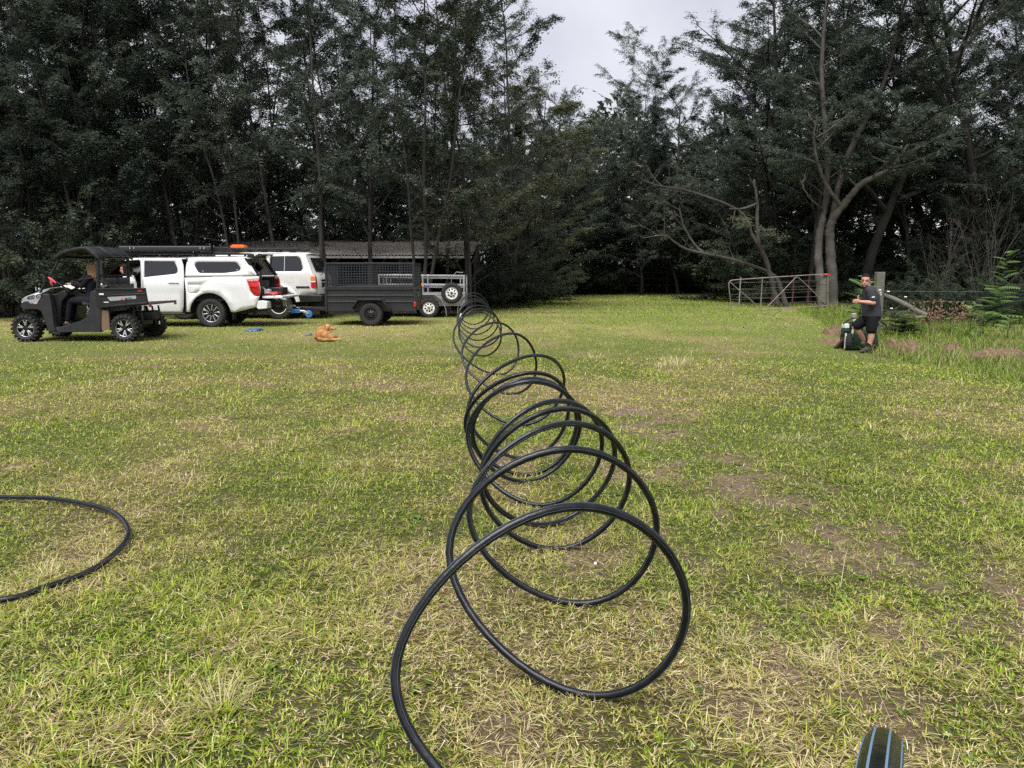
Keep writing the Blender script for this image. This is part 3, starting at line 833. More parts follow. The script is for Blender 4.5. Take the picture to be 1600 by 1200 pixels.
# ================================================================== shed, gate, fence
M_TIN = pmat('weathered_tin', (0.23, 0.212, 0.185), 0.75, 0.15, 0.2, 2.0, dirt=(0.13, 0.085, 0.055), dirt_amt=0.75, dscale=1.6)
M_TINEDGE = pmat('pale_tin_edge', (0.42, 0.41, 0.39), 0.5, 0.4, 0.15)
M_DARKWOOD = pmat('dark_timber', (0.030, 0.025, 0.022), 0.9, var=0.3, scale=6, bump=0.3)
M_BLKWOOD = pmat('black_timber', (0.012, 0.011, 0.010), 0.9, var=0.3, scale=6)
M_GREYWOOD = pmat('grey_timber', (0.125, 0.118, 0.105), 0.9, var=0.45, scale=9, bump=0.6, bscale=35, dirt=(0.10, 0.10, 0.075), dirt_amt=0.7, dscale=7)
M_GALV = pmat('galvanised_steel', (0.45, 0.46, 0.47), 0.42, 0.75, 0.2, 18, dirt=(0.26, 0.22, 0.18), dirt_amt=0.4, dscale=6)
M_PIPEGATE = pmat('weathered_gate_pipe', (0.24, 0.215, 0.19), 0.6, 0.3, 0.3, 9, dirt=(0.13, 0.055, 0.03), dirt_amt=0.95, dscale=5)
M_RUST = pmat('red_steel', (0.13, 0.042, 0.035), 0.7, 0.1, 0.3, 14)
M_WIRE = pmat('fence_wire', (0.2, 0.19, 0.18), 0.5, 0.7)
M_WHITEP = pmat('white_plastic', (0.75, 0.75, 0.74), 0.4, var=0.05)
M_REDP = pmat('red_plastic', (0.55, 0.035, 0.025), 0.35, var=0.1)
M_ORANGE = pmat('orange_plastic', (0.80, 0.16, 0.02), 0.45, var=0.1)
M_EARTH = pmat('dug_earth', (0.115, 0.068, 0.044), 0.95, var=0.5, scale=12, bump=1.0, bscale=30, dirt=(0.26, 0.20, 0.10), dirt_amt=0.9, dscale=16)

def shed():
    x0, x1, y0, y1 = SHED
    e = thing('open_shed', 'low open-fronted shed with a weathered corrugated tin roof behind the trailers', 'shed', (0, 0, 0))
    zf, zb = 1.97, 2.62
    # ten roof sheets, each a corrugated strip
    ns = 11; w = (x1 - x0) / ns
    for k in range(ns):
        xs = x0 + k * w; m = MB(); nn = 44
        lift = 0.006 * (k % 2); dz = random.uniform(-0.012, 0.012); de = random.uniform(-0.05, 0.05)
        top = []; bot = []
        for i in range(nn + 1):
            x = xs + (w + 0.03) * i / nn
            c = 0.021 * math.sin((x - x0) * 2 * math.pi / 0.115) + lift
            top.append((x, y0 - 0.25 + de, zf + c + dz)); bot.append((x, y1 + 0.2, zb + c + dz))
        m.add(top + bot, [(i, i + 1, nn + 2 + i, nn + 1 + i) for i in range(nn)])
        m.build('roof_sheet', M_TIN, e, 80, solid=0.004)
    m = MB(); m.box(((x0 + x1) / 2, y0 - 0.27, zf - 0.07), (x1 - x0, 0.03, 0.07)); m.build('eave_batten', M_TINEDGE, e)
    for k in range(5):
        x = x0 + 0.2 + (x1 - x0 - 0.4) * k / 4
        MB().tube([(x, y0, -0.1), (x + 0.03, y0, 1.0), (x, y0, zf - 0.11)], [0.075, 0.07, 0.065], 8).build('post', M_DARKWOOD, e)
        MB().tube([(x, y1, -0.1), (x, y1, zb - 0.08)], 0.07, 7).build('post', M_DARKWOOD, e)
        MB().bar((x, y0, zf - 0.10), (x, y1, zb - 0.10), 0.06, 0.1).build('rafter', M_DARKWOOD, e)
    nb = 26
    for k in range(nb):
        x = x0 + (x1 - x0) * (k + 0.5) / nb
        MB().box((x, y1 + 0.1, 1.3), ((x1 - x0) / nb - 0.012, 0.03, 2.7)).build('wall_board', M_DARKWOOD, e)
    for k in range(11):
        y = y0 + 0.3 + (y1 - y0 - 0.4) * (k + 0.5) / 11
        h = zf - 0.1 + (zb - zf) * (y - y0) / (y1 - y0)
        for x in (x0 - 0.05, x1 + 0.05):
            MB().box((x, y, h / 2), (0.03, (y1 - y0) / 11 - 0.012, h)).build('wall_board', M_DARKWOOD, e)
shed()
# old timber and drums stored under the roof
def clutter():
    mt = [M_DARKWOOD, M_TIN, M_RUST]
    for i, (x, y, w, h) in enumerate(((-9.2, 30.6, 1.2, 0.9), (-6.6, 31.0, 1.6, 1.2), (-3.9, 30.6, 1.0, 0.8))):
        e = thing('timber_stack', ('stack of old boards in the dark left bay of the shed', 'tall stack of old boards in the middle of the shed', 'small stack of old boards in the right bay of the shed')[i], 'timber', (x, y, 0))
        for k in range(int(h / 0.12)):
            MB().box((random.uniform(-.08, .08), random.uniform(-.05, .05), 0.06 + k * 0.12), (w, 0.6, 0.1)).build('board', M_DARKWOOD, e)
clutter()

def gate():
    y = 28.0
    e = thing('pipe_gate', 'long open metal pipe gate with a W brace and rust-streaked top rail', 'gate', on_y(1215, 484, y))
    o = e.location.copy()
    P = lambda px, py, dy=0.0: on_y(px, py, y + dy) - o
    def tb(name, pts, r=0.016, m=M_PIPEGATE):
        MB().tube(pts, r, 10).build(name, m, e, 50)
    tb('top_rail', spline([P(1143, 486), P(1140.5, 462), P(1139, 443), P(1144, 438, .02), P(1160, 436.5, .06), P(1220, 432.5, .2), P(1293, 428, .4)], 6), 0.019)
    tb('bottom_rail', [P(1188, 484.5, .12), P(1192, 484.5, .13), P(1250, 481, .28), P(1293, 477.5, .4)])
    tb('end_stile', [P(1293.5, 428.5, .41), P(1293.5, 478, .41)], 0.02)
    tb('brace', [P(1141, 441, .01), P(1165, 462, .06), P(1190, 484, .12)], 0.015)
    tb('brace', spline([P(1197, 481, .14), P(1220, 458, .2), P(1240, 437, .25), P(1245, 432.8, .26)], 5), 0.015)
    tb('brace', spline([P(1245, 432.8, .26), P(1250, 436, .28), P(1270, 455, .33), P(1291, 476, .4)], 5), 0.015)
    for z in (0.18, 0.36, 0.54, 0.74, 0.95):
        a = P(1141, 484, .01); b = P(1293, 478, .4)
        tb('mesh_wire', [(a.x, a.y, a.z + z), (b.x, b.y, b.z + z)], 0.0035, M_WIRE)
gate()
y_ = 28.42
p = on_y(1291, 479, y_)
e = thing('gate_post', 'grey timber strainer post at the hinge end of the gate', 'post', (p.x - 0.09, y_ + 0.16, gz(p.x, y_) - 0.05))
MB().lathe([(0.001, 0), (0.17, 0), (0.165, 0.6), (0.155, 1.30), (0.13, 1.33), (0.001, 1.335)], axis='z', n=14).build('shaft', M_GREYWOOD, e)
MB().lathe([(0.168, 1.0), (0.174, 1.0), (0.174, 1.03), (0.168, 1.03)], axis='z', n=14).build('hinge_band', M_PIPEGATE, e)
p = on_y(1299, 429, 28.0)
e = thing('red_marker', 'small red plastic marker on top of the hinge end of the gate', 'marker', (p.x, 28.40, p.z - 0.03))
MB().prism(rpoly([(-0.12, 0), (0.10, -0.005), (0.14, 0.025), (-0.10, 0.06)], 0.02), -0.03, 0.03).build('cap', M_REDP, e, bevel=0.006)

# old fence behind the gate: reddish steel posts and sagging wires
for i, (px, py, h) in enumerate(((1206, 470, 1.25), (1238, 470, 1.2), (1262, 468, 1.2), (1155, 470, 1.15), (1189, 468, 1.15))):
    y = 31.4
    q = on_y(px, py, y)
    lab = ('thick reddish steel fence post seen through the middle of the gate', 'reddish steel fence post left of the thick pale trunk', 'reddish steel fence post against the forked trunk', 'thin pale fence post seen through the left end of the gate', 'thin pale fence post right of the leftmost one in the gate')[i]
    e = thing('steel_post', lab, 'post', (q.x, y, gz(q.x, y)), 0, 'old fence posts behind the gate')
    r = 0.055 if i == 0 else 0.03
    MB().tube([(0, 0, -0.1), (0.02, 0, h)], r, 8).build('shaft', M_RUST if i < 3 else M_GALV, e)
    MB().lathe([(0.001, h + 0.012), (r * 1.15, h + 0.01), (r * 1.15, h - 0.02)], axis='z', n=8).build('cap', M_RUST, e)
for z in (0.35, 0.65, 0.95):
    a = on_y(1150, 470, 31.35); b = on_y(1285, 468, 31.35)
    e = MB().tube([(a.x, 31.35, z + gz(a.x, 31.3)), ((a.x + b.x) / 2, 31.35, z - 0.04 + gz(b.x, 31.3)), (b.x, 31.35, z + gz(b.x, 31.3))], 0.006, 5).build('fence_wire', M_WIRE)
    tag(e, {0.35: 'lowest', 0.65: 'middle', 0.95: 'top'}[z] + ' strand of the old wire fence behind the gate', 'wire')

# old dark paling fence under the trees at the far end
for i in range(16):
    x = 4.2 + i * 0.62; y = 46.0 + 0.02 * i
    if i % 4 == 0:
        q = tag(MB().prism(rpoly([(-0.07, -0.06), (0.07, -0.06), (0.07, 0.06), (-0.07, 0.06)], 0.02), -0.1, 1.35, 'z').build('fence_post', M_BLKWOOD, loc=(x, y, gz(x, y))), 'dark post of the fence in deep shade at the far end', 'post', 'posts of the far fence')
for z in (0.5, 0.9, 1.25):
    tag(MB().bar((4.1, 45.93, z + gz(8, 46)), (11.7, 46.2, z + gz(8, 46)), 0.03, 0.06).build('fence_rail', M_BLKWOOD), {0.5: 'lowest', 0.9: 'middle', 1.25: 'top'}[z] + ' rail of the dark fence in deep shade at the far end', 'rail')

# strainer post and fallen strut behind the man
yp = 19.6
q = on_y(1372, 470, yp)
top = on_y(1371, 425, yp)
e = thing('timber_post', 'square weathered grey timber post standing just behind the man', 'post', (q.x, yp, gz(q.x, yp) - 0.1))
h = top.z - (gz(q.x, yp) - 0.1)
MB().prism(rpoly([(-0.10, -0.09), (0.095, -0.1), (0.10, 0.09), (-0.095, 0.1)], 0.025), 0, h, 'z').build('shaft', M_GREYWOOD, e, bevel=0.012)
MB().tube([(0.1, -0.1, h - 0.55), (0.0, -0.115, h - 0.55), (-0.1, -0.1, h - 0.56)], 0.004, 5).build('wire_tie', M_WIRE, e)
a = on_y(1381, 461, yp + 0.05); b = on_y(1447, 492, yp - 0.3)
m = MB(); pts = [a.lerp(b, t) + Vector((0, 0, 0.02 * math.sin(t * 5))) for t in (0, .2, .4, .6, .8, 1)]
m.tube(pts, [0.055, 0.06, 0.066, 0.064, 0.07, 0.075], 10)
tag(m.build('strut_log', M_GREYWOOD, ang=60), 'grey log strut leaning from the ground up to the timber post', 'log')
for i, z in enumerate((0.75, 1.0)):
    a = Vector((q.x + 0.12, yp, z - 0.05)); b = Vector((q.x + 9, yp + 2.0, z + 0.15))
    m = MB(); m.tube([a.lerp(b, t) + Vector((0, 0, -0.12 * math.sin(math.pi * t))) for t in np.linspace(0, 1, 9)], 0.004, 5)
    tag(m.build('electric_wire', M_WIRE), ('lower', 'upper')[i] + ' thin fence wire running right from the timber post', 'wire')
for i, (px, py) in enumerate(((1388, 455.5), (1415, 464), (1393, 482))):
    q2 = on_y(px, py, yp - 0.05)
    e = thing('insulator', ('white fence insulator nearest the timber post', 'white fence insulator on the wire above the log strut', 'white insulator low in the weeds behind the man')[i], 'insulator', q2)
    MB().lathe([(0.001, -0.035), (0.014, -0.03), (0.018, -0.012), (0.012, 0.0), (0.018, 0.012), (0.014, 0.03), (0.001, 0.035)], axis='x', n=12).build('body', M_WHITEP, e)
# stump at the right
ys = 24.0; q = on_y(1569, 487, ys)
e = thing('tree_stump', 'grey splintered tree stump among dark weeds at the right edge', 'stump', (q.x, ys, gz(q.x, ys) - 0.05))
m = MB(); rings = []
for z, r in ((0, 0.30), (0.12, 0.24), (0.4, 0.20), (0.62, 0.19)):
    rings.append([(math.cos(a) * r * (1 + 0.12 * math.sin(3 * a + z)), math.sin(a) * r * (1 + 0.1 * math.cos(4 * a)), z + (0.09 * math.sin(5 * a) + 0.06 * math.sin(9 * a) if z > 0.6 else 0)) for a in [2 * math.pi * k / 18 for k in range(18)]])
m.loft(rings); m.build('stump_wood', M_GREYWOOD, e, 50)

# trench spoil: small heaps of turned earth
def heap(px, py, y, wx, wy, h, label, seed):
    q = on_y(px, py, y); rnd = random.Random(seed)
    N = 26; M2 = 14; vs = []
    for j in range(M2):
        for i in range(N):
            u = (i / (N - 1) - 0.5) * 2; v = (j / (M2 - 1) - 0.5) * 2
            r2 = u * u + v * v
            z = h * max(0, 1 - r2) ** 0.8 * (0.35 + 1.3 * float(fbm(u * 3 + seed, v * 3, seed, 3))) - (0.03 if r2 > 0.9 else 0)
            X, Y = q.x + u * wx, y + v * wy
            vs.append((u * wx, v * wy, z + gz(X, Y) - gz(q.x, y)))
    m = MB(); m.add(vs, [(j * N + i, j * N + i + 1, (j + 1) * N + i + 1, (j + 1) * N + i) for j in range(M2 - 1) for i in range(N - 1)])
    e = thing('earth_heap', label, 'earth', (q.x, y, gz(q.x, y)), 0, 'heaps of earth along the trench')
    m.build('mound', M_EARTH, e, 60)
    for k in range(9):
        a = rnd.uniform(0, 6.28); d = rnd.uniform(0.1, 0.9)
        x_, y__ = math.cos(a) * d * wx, math.sin(a) * d * wy
        s = rnd.uniform(0.025, 0.06)
        MB().ellipsoid((x_, y__, gz(q.x + x_, y + y__) - gz(q.x, y) + h * max(0.05, 0.8 * (1 - d)) + s * 0.2), (s * 1.2, s, s * 0.7), 7, 5, Matrix.Rotation(a, 3, 'Z')).build('clod', M_EARTH, e, 40)
heap(1304, 524, 19.2, 0.30, 0.35, 0.20, 'dark earth heap left of the trencher, the farther one', 1)
heap(1302, 530, 17.4, 0.34, 0.4, 0.10, 'straw-covered earth heap left of the trencher, the nearer one', 2)
heap(1392, 548, 15.9, 0.18, 0.3, 0.20, 'small earth heap right of the man, nearest his feet', 3)
heap(1416, 556, 15.3, 0.30, 0.3, 0.20, 'brown earth heap right of the man, the second from his feet', 4)
heap(1487, 557, 15.4, 0.18, 0.3, 0.16, 'smallest pale earth heap in the weeds right of the man', 5)
heap(1556, 576, 13.9, 0.62, 0.3, 0.20, 'long low earth heap at the right edge', 6)
# ================================================================== vehicles
M_WPAINT = pmat('white_car_paint', (0.68, 0.69, 0.71), 0.28, var=0.02, coat=0.8, dirt=(0.55, 0.50, 0.43), dirt_amt=0.25, dscale=1.5)
M_CREAMP = pmat('aged_white_paint', (0.66, 0.655, 0.64), 0.35, var=0.03, coat=0.5, dirt=(0.48, 0.42, 0.34), dirt_amt=0.3, dscale=2)
M_SILVER = pmat('silver_plastic', (0.42, 0.44, 0.48), 0.35, 0.5, 0.05)
M_BLACKPL = pmat('black_plastic', (0.007, 0.0074, 0.0095), 0.45, var=0.2, dirt=(0.035, 0.031, 0.027), dirt_amt=0.4, dscale=3)
M_GREYPL = pmat('dark_grey_plastic', (0.015, 0.016, 0.021), 0.45, var=0.15, dirt=(0.06, 0.052, 0.045), dirt_amt=0.4, dscale=4)
M_RUBBER = pmat('tyre_rubber', (0.013, 0.013, 0.014), 0.8, var=0.25, scale=20, dirt=(0.045, 0.039, 0.032), dirt_amt=0.45, dscale=6)
M_BLKSTEEL = pmat('black_steel', (0.014, 0.0145, 0.018), 0.45, 0.2, 0.15)
M_TRAILER = pmat('charcoal_trailer_paint', (0.016, 0.017, 0.021), 0.42, 0.1, 0.15, 8, dirt=(0.05, 0.045, 0.04), dirt_amt=0.35, dscale=3)
M_MESH = pmat('worn_mesh_wire', (0.045, 0.048, 0.055), 0.4, 0.4, 0.2)
M_ALLOY = pmat('bright_alloy', (0.62, 0.63, 0.65), 0.25, 0.85, 0.05)
M_WRIM = pmat('white_steel_rim', (0.78, 0.78, 0.77), 0.4, var=0.06, dirt=(0.4, 0.33, 0.25), dirt_amt=0.3)
M_CREAMRIM = pmat('cream_steel_rim', (0.70, 0.63, 0.52), 0.45, var=0.1)
M_GLASS = pmat('tinted_glass', (0.014, 0.016, 0.019), 0.06, var=0.1, spec=0.6)
M_INTERIOR = pmat('dark_interior', (0.012, 0.012, 0.013), 0.8)
M_REDLENS = pmat('red_lens', (0.50, 0.014, 0.018), 0.15, var=0.15, scale=25, coat=0.6)
M_AMBER = pmat('amber_lens', (0.75, 0.22, 0.03), 0.2, coat=0.5)
M_CLEAR = pmat('clear_lens', (0.70, 0.71, 0.72), 0.15, var=0.05, coat=0.5)
M_FABRIC = pmat('seat_fabric', (0.035, 0.036, 0.040), 0.85, var=0.2, scale=40, bump=0.2)
M_CARD = pmat('brown_cardboard', (0.32, 0.20, 0.11), 0.85, var=0.15)
M_BLUE = pmat('blue_plastic', (0.03, 0.16, 0.48), 0.4, var=0.15)
M_TAN = pmat('dry_mud', (0.16, 0.105, 0.07), 0.9, var=0.3)

def tyre_prof(R0, w, rim):
    h = w / 2
    return [(rim, -h * 0.72), (rim + 0.01, -h * 0.86), ((R0 + rim) / 2, -h), (R0 - 0.035, -h * 0.95), (R0 - 0.008, -h * 0.72), (R0, -h * 0.35), (R0, h * 0.35), (R0 - 0.008, h * 0.72), (R0 - 0.035, h * 0.95), ((R0 + rim) / 2, h), (rim + 0.01, h * 0.86), (rim, h * 0.72)]
def wheel(parent, c, R0, w, rim, style, side=-1, name='wheel', lugs=None, phase=0.0):
    """wheel with its outer face towards side*y; parts: tyre, rim"""
    e = MB()
    n = 40
    e.lathe(tyre_prof(R0, w, rim), n=n)
    L = lugs or 'road'
    if L == 'mud':
        for k in range(20):
            a = 2 * math.pi * k / 20 + phase
            for s in (-1, 1):
                aa = a + (math.pi / 20 if s > 0 else 0)
                ctr = Vector((math.cos(aa) * (R0 + 0.006), s * w * 0.24, math.sin(aa) * (R0 + 0.006)))
                rot = Matrix.Rotation(-aa, 3, 'Y') @ Matrix.Rotation(s * 0.45, 3, 'X')
                e.box(ctr, (0.030, w * 0.46, 0.030), rot)
                c2 = Vector((math.cos(aa) * (R0 - 0.022), s * w * 0.475, math.sin(aa) * (R0 - 0.022)))
                e.box(c2, (0.045, 0.022, 0.034), Matrix.Rotation(-aa, 3, 'Y'))
    else:
        for k in range(30):
            a = 2 * math.pi * k / 30
            for s in (-1, 1):
                aa = a + (math.pi / 30 if s > 0 else 0)
                e.box((math.cos(aa) * (R0 + 0.001), s * w * 0.27, math.sin(aa) * (R0 + 0.001)), (0.012, w * 0.38, 0.024), Matrix.Rotation(-aa, 3, 'Y'))
    t = e.build(name, M_RUBBER, parent, 30, loc=c)
    f = side * w * 0.33
    if style == 'steel':
        mt = M_BLKSTEEL
    r = MB()
    d = -side
    def L2(x): return f + d * x        # depth inward from the face
    if style in ('alloy5', 'alloy10'):
        dk = MB(); dk.lathe([(0.001, L2(0.075)), (rim * 0.95, L2(0.07)), (rim * 0.97, L2(0.0))], n=36); dk.lathe([(0.001, L2(0.012)), (rim * 0.22, L2(0.016)), (rim * 0.26, L2(0.07))], n=20)
        ns = 5 if style == 'alloy5' else 10
        if style == 'alloy10':
            for k in range(10):
                a = 2 * math.pi * (k + 0.5) / 10 + phase
                dk.bar((math.cos(a) * rim * .2, L2(0.03), math.sin(a) * rim * .2), (math.cos(a) * rim * .95, L2(0.02), math.sin(a) * rim * .95), 0.03, 0.02, up=(0, 1, 0))
        dk.build('rim_barrel', M_BLKSTEEL, t, 40)
        r.lathe([(rim * 0.93, L2(0.01)), (rim * 0.97, L2(-0.006)), (rim * 1.02, L2(-0.004)), (rim * 1.03, L2(0.012))], n=40)
        for k in range(ns):
            a = 2 * math.pi * k / ns + phase
            for s in (-1, 1):
                sp = 0.20 if ns == 5 else 0.055
                i0 = a + s * sp * 0.35; i1 = a + s * sp
                r.bar((math.cos(i0) * rim * .30, L2(0.012), math.sin(i0) * rim * .30), (math.cos(i1) * rim * .94, L2(0.0), math.sin(i1) * rim * .94), 0.024 if ns == 5 else 0.018, 0.012, up=(0, 1, 0))
                if ns == 5:
                    r.bar((math.cos(i1) * rim * .62, L2(0.004), math.sin(i1) * rim * .62), (math.cos(a) * rim * .62, L2(0.006), math.sin(a) * rim * .62), 0.016, 0.01, up=(0, 1, 0))
        r.build('rim', M_ALLOY, t, 40, bevel=0.003)
    elif style == 'dark_far':
        r.lathe([(0.001, L2(0.05)), (rim * 0.5, L2(0.05)), (rim * 0.9, L2(0.08)), (rim * 1.01, L2(0.0))], n=24); r.build('rim', M_BLKSTEEL, t)
    elif style in ('white8', 'cream8', 'steel'):
        mat_ = {'white8': M_WRIM, 'cream8': M_CREAMRIM, 'steel': M_BLKSTEEL}[style]
        # dished disc with eight real openings
        out = [(math.cos(a) * rim * 0.98, math.sin(a) * rim * 0.98) for a in [2 * math.pi * k / 40 for k in range(40)]]
        holes = []
        for k in range(8):
            a = 2 * math.pi * k / 8 + 0.2 + phase
            cx, cz = math.cos(a) * rim * 0.60, math.sin(a) * rim * 0.60
            ex, ez = math.cos(a), math.sin(a)
            q = 0.105 * rim / 0.18
            pts = [(-0.5, -0.55), (0.5, -0.35), (0.5, 0.35), (-0.5, 0.55)] if style != 'steel' else [(-0.3, -0.3), (0.3, -0.3), (0.3, 0.3), (-0.3, 0.3)]
            holes.append([(cx + ex * u * q * 0.5 - ez * v * q * 0.5, cz + ez * u * q * 0.5 + ex * v * q * 0.5) for u, v in pts])
        def dish(x, z):
            q = math.hypot(x, z) / rim
            return L2(0.012 + 0.030 * math.exp(-((q - 0.33) / 0.16) ** 2) * -1 + 0.022 * (q > 0.8) * (1 - (q - 0.8) / 0.2))
        r.panel(out, dish, holes, step=0.03, mirror=(side > 0)); r.lathe([(rim * 0.97, L2(0.014)), (rim * 1.0, L2(-0.008)), (rim * 1.03, L2(-0.004)), (rim * 1.03, L2(0.02))], n=40)
        r.build('rim', mat_, t, 50, solid=0.004)
        dk = MB(); dk.lathe([(0.001, L2(0.07)), (rim * 0.97, L2(0.06)), (rim * 0.98, L2(0.02))], n=30); dk.build('rim_barrel', M_INTERIOR, t)
        hb = MB(); hb.lathe([(0.001, L2(-0.035)), (rim * 0.15, L2(-0.03)), (rim * 0.19, L2(0.01))], n=16)
        for k in range(5):
            a = 2 * math.pi * k / 5
            hb.lathe([(0.001, L2(-0.03)), (0.011, L2(-0.028)), (0.012, L2(0.0))], c=(math.cos(a) * rim * 0.30, 0, math.sin(a) * rim * 0.30), n=6)
        hb.build('hub', M_TAN if style == 'white8' and phase < 1 else M_BLKSTEEL, t)
    return t

def text_part(name, body, size, mat, parent, loc, rot, depth=0.003, shear=0.0, bold=0.0):
    cu = bpy.data.curves.new(name, 'FONT'); cu.body = body; cu.size = size; cu.extrude = depth; cu.shear = shear; cu.offset = bold
    tmp = bpy.data.objects.new('tmp', cu); COL.objects.link(tmp)
    dg = bpy.context.evaluated_depsgraph_get(); me = bpy.data.meshes.new_from_object(tmp.evaluated_get(dg))
    bpy.data.objects.remove(tmp); me.materials.clear(); me.materials.append(mat)
    o = link(name, me, parent, loc); o.rotation_euler = rot
    return o

# ------------------------------------------------------------------ white pickup with a canopy (its nose to the left)
def arch(cx, r, z0, n=14, cz=0.36):
    a0 = math.asin((z0 - cz) / r)
    return [(cx + r * math.cos(math.pi - a0 - (math.pi - 2 * a0) * k / n), cz + r * math.sin(math.pi - a0 - (math.pi - 2 * a0) * k / n)) for k in range(n + 1)]
def pickup():
    Y0 = 20.05
    xr = (330 - 800) / FPX * Y0
    e = thing('pickup_truck', 'white dual-cab pickup with a white canopy, roof rack and its tailgate lowered', 'pickup', (xr, Y0 + 0.93, 0))
    def W(x, z):
        w = 0.925
        if z > 1.16: w -= 0.16 * ((z - 1.16) / 0.62) ** 1.25
        w += 0.016 * math.exp(-((z - 1.06) / 0.05) ** 2)          # shoulder crease
        if z < 0.62: w -= 0.05 * ((0.62 - z) / 0.3) ** 1.5
        for cx in (0.0, -3.12):                                   # wheel arch bulge
            d = math.hypot(x - cx, z - 0.36)
            if d < 0.72: w += 0.035 * sstep(0.72, 0.56, d)
        if x < -3.5: w -= 0.16 * ((-3.5 - x) / 0.6) ** 2
        if x > 0.9: w -= 0.03 * ((x - 0.9) / 0.4) ** 2
        return float(w)
    near = lambda x, z: -W(x, z); far = lambda x, z: W(x, z)
    far_ = lambda off: (lambda x, z: W(x, z) - off)
    ar = arch(0.0, 0.53, 0.40)
    tub = [(-0.62, 1.275), (-0.60, 0.9), (-0.63, 0.40)] + [p for p in ar if p[0] > -0.56] + [(0.62, 0.385), (1.18, 0.52), (1.27, 0.78), (1.31, 1.0), (1.27, 1.31)]
    lamp = rpoly([(0.98, 1.22), (1.285, 1.235), (1.30, 0.98), (1.275, 0.80), (1.16, 0.81), (1.06, 0.93)], 0.03)
    fuel = rpoly([(-0.53, 1.10), (-0.23, 1.10), (-0.23, 0.93), (-0.34, 0.87), (-0.53, 0.88)], 0.03)
    canopy = rpoly([(-0.605, 1.295), (-0.60, 1.55), (-0.57, 1.765), (-0.40, 1.80), (0.86, 1.79), (0.97, 1.73), (1.24, 1.33)], 0.05)
    cwin = rpoly([(-0.39, 1.60), (-0.34, 1.675), (0.70, 1.675), (0.83, 1.50), (0.76, 1.435), (0.40, 1.39), (-0.26, 1.39)], 0.06)
    rdoor = [(-1.715, 1.76), (-0.74, 1.765), (-0.67, 1.60), (-0.635, 1.30), (-0.66, 0.9), (-0.69, 0.55), (-0.74, 0.375), (-1.70, 0.375)]
    rwin = rpoly([(-1.685, 1.70), (-0.90, 1.69), (-0.81, 1.50), (-0.80, 1.41), (-0.86, 1.37), (-1.685, 1.28)], 0.04)
    fdoorhole = [(-2.82, 1.20), (-2.72, 1.245), (-2.22, 1.70), (-1.84, 1.73), (-1.78, 1.70), (-1.78, 0.42), (-2.70, 0.42), (-2.80, 0.7)]
    ar2 = arch(-3.12, 0.50, 0.40)
    front = [(-1.73, 1.765), (-1.725, 0.375), (-2.60, 0.375)] + [p for p in reversed(ar2)] + [(-3.70, 0.40), (-4.02, 0.45), (-4.05, 0.8), (-3.98, 1.0), (-3.75, 1.08), (-2.95, 1.15), (-2.78, 1.19), (-2.15, 1.74)]
    for yf, mir in ((near, False), (far, True)):
        s = 'near' if not mir else 'far'
        MB().panel(tub, yf, [lamp] + ([fuel] if not mir else []), mirror=mir).build('tub_side', M_WPAINT, e, 50, solid=0.025)
        MB().panel(canopy, yf, [cwin], mirror=mir).build('canopy_side', M_WPAINT, e, 50, solid=0.02)
        MB().panel(cwin, (lambda x, z, yf=yf: yf(x, z) * 0.988), mirror=mir, step=0.2).build('canopy_window', M_GLASS, e, 50)
        MB().panel(lamp, (lambda x, z, yf=yf: yf(x, z) * 1.004), mirror=mir, step=0.07).build('tail_light', M_REDLENS, e, 50, solid=0.03)
        d = MB().panel(rdoor, yf, [rwin], mirror=mir).build('rear_door', M_WPAINT, e, 50, solid=0.03)
        MB().panel(rwin, (lambda x, z, yf=yf: yf(x, z) * 0.985), mirror=mir, step=0.2).build('window', M_GLASS, d, 50)
        hd = MB(); y = yf(-0.9, 1.15)
        hd.box((-0.90, y * 1.022, 1.155), (0.27, 0.03, 0.035)); hd.build('handle', M_WPAINT, d, bevel=0.01)
        MB().panel(front, yf, [fdoorhole], mirror=mir).build('front_body', M_WPAINT, e, 50, solid=0.03)
        lens = MB(); sg = -1 if not mir else 1
        for k, z in enumerate((1.185, 1.06, 0.92)):
            lens.box((1.12 + 0.02 * k, sg * (W(1.1, z) + 0.006), z - 0.02), (0.20 - 0.03 * k, 0.012, 0.012))
        lens.build('lens_bar', M_CLEAR if False else M_REDLENS, e)
    MB().panel(fuel, lambda x, z: near(x, z) * 0.997, step=0.1).build('fuel_flap', M_WPAINT, e, 50, solid=0.01)
    MB().panel([(-0.62, 1.30), (-0.62, 0.5), (-0.70, 0.38), (-0.72, 1.76)], lambda x, z: near(x, z) * 0.955, step=0.3).build('door_gap', M_INTERIOR, e)
    # black handle plate trims on the canopy window
    k = MB()
    for x, z in ((-0.16, 1.44), (0.72, 1.47)): k.lathe([(0.001, -W(x, z) * 0.999), (0.022, -W(x, z) * 0.997), (0.022, -W(x, z) * 0.98)], c=(x, 0, z), n=10)
    k.build('window_latch', M_ALLOY, e)
    # canopy and cab roofs, bonnet, ends
    def roof(x0, x1, zf, name, nx=8, inset=0.0):
        m = MB(); rings = []
        for i in range(nx + 1):
            x = x0 + (x1 - x0) * i / nx; z = zf(x); w = W(x, z) - inset
            rings.append([(x, -w, z), (x, -w * 0.93, z + 0.028), (x, -w * 0.5, z + 0.05), (x, 0, z + 0.055), (x, w * 0.5, z + 0.05), (x, w * 0.93, z + 0.028), (x, w, z)])
        m.loft(rings, caps=False, closed=False); return m.build(name, M_WPAINT, e, 50, solid=-0.015)
    roof(-0.59, 0.95, lambda x: 1.775 if x < 0.8 else 1.775 - 0.25 * (x - 0.8), 'canopy_roof')
    roof(-2.16, -0.62, lambda x: 1.755 if x > -1.9 else 1.755 - 0.3 * (x + 1.9) ** 2, 'cab_roof')
    m = MB(); rings = []
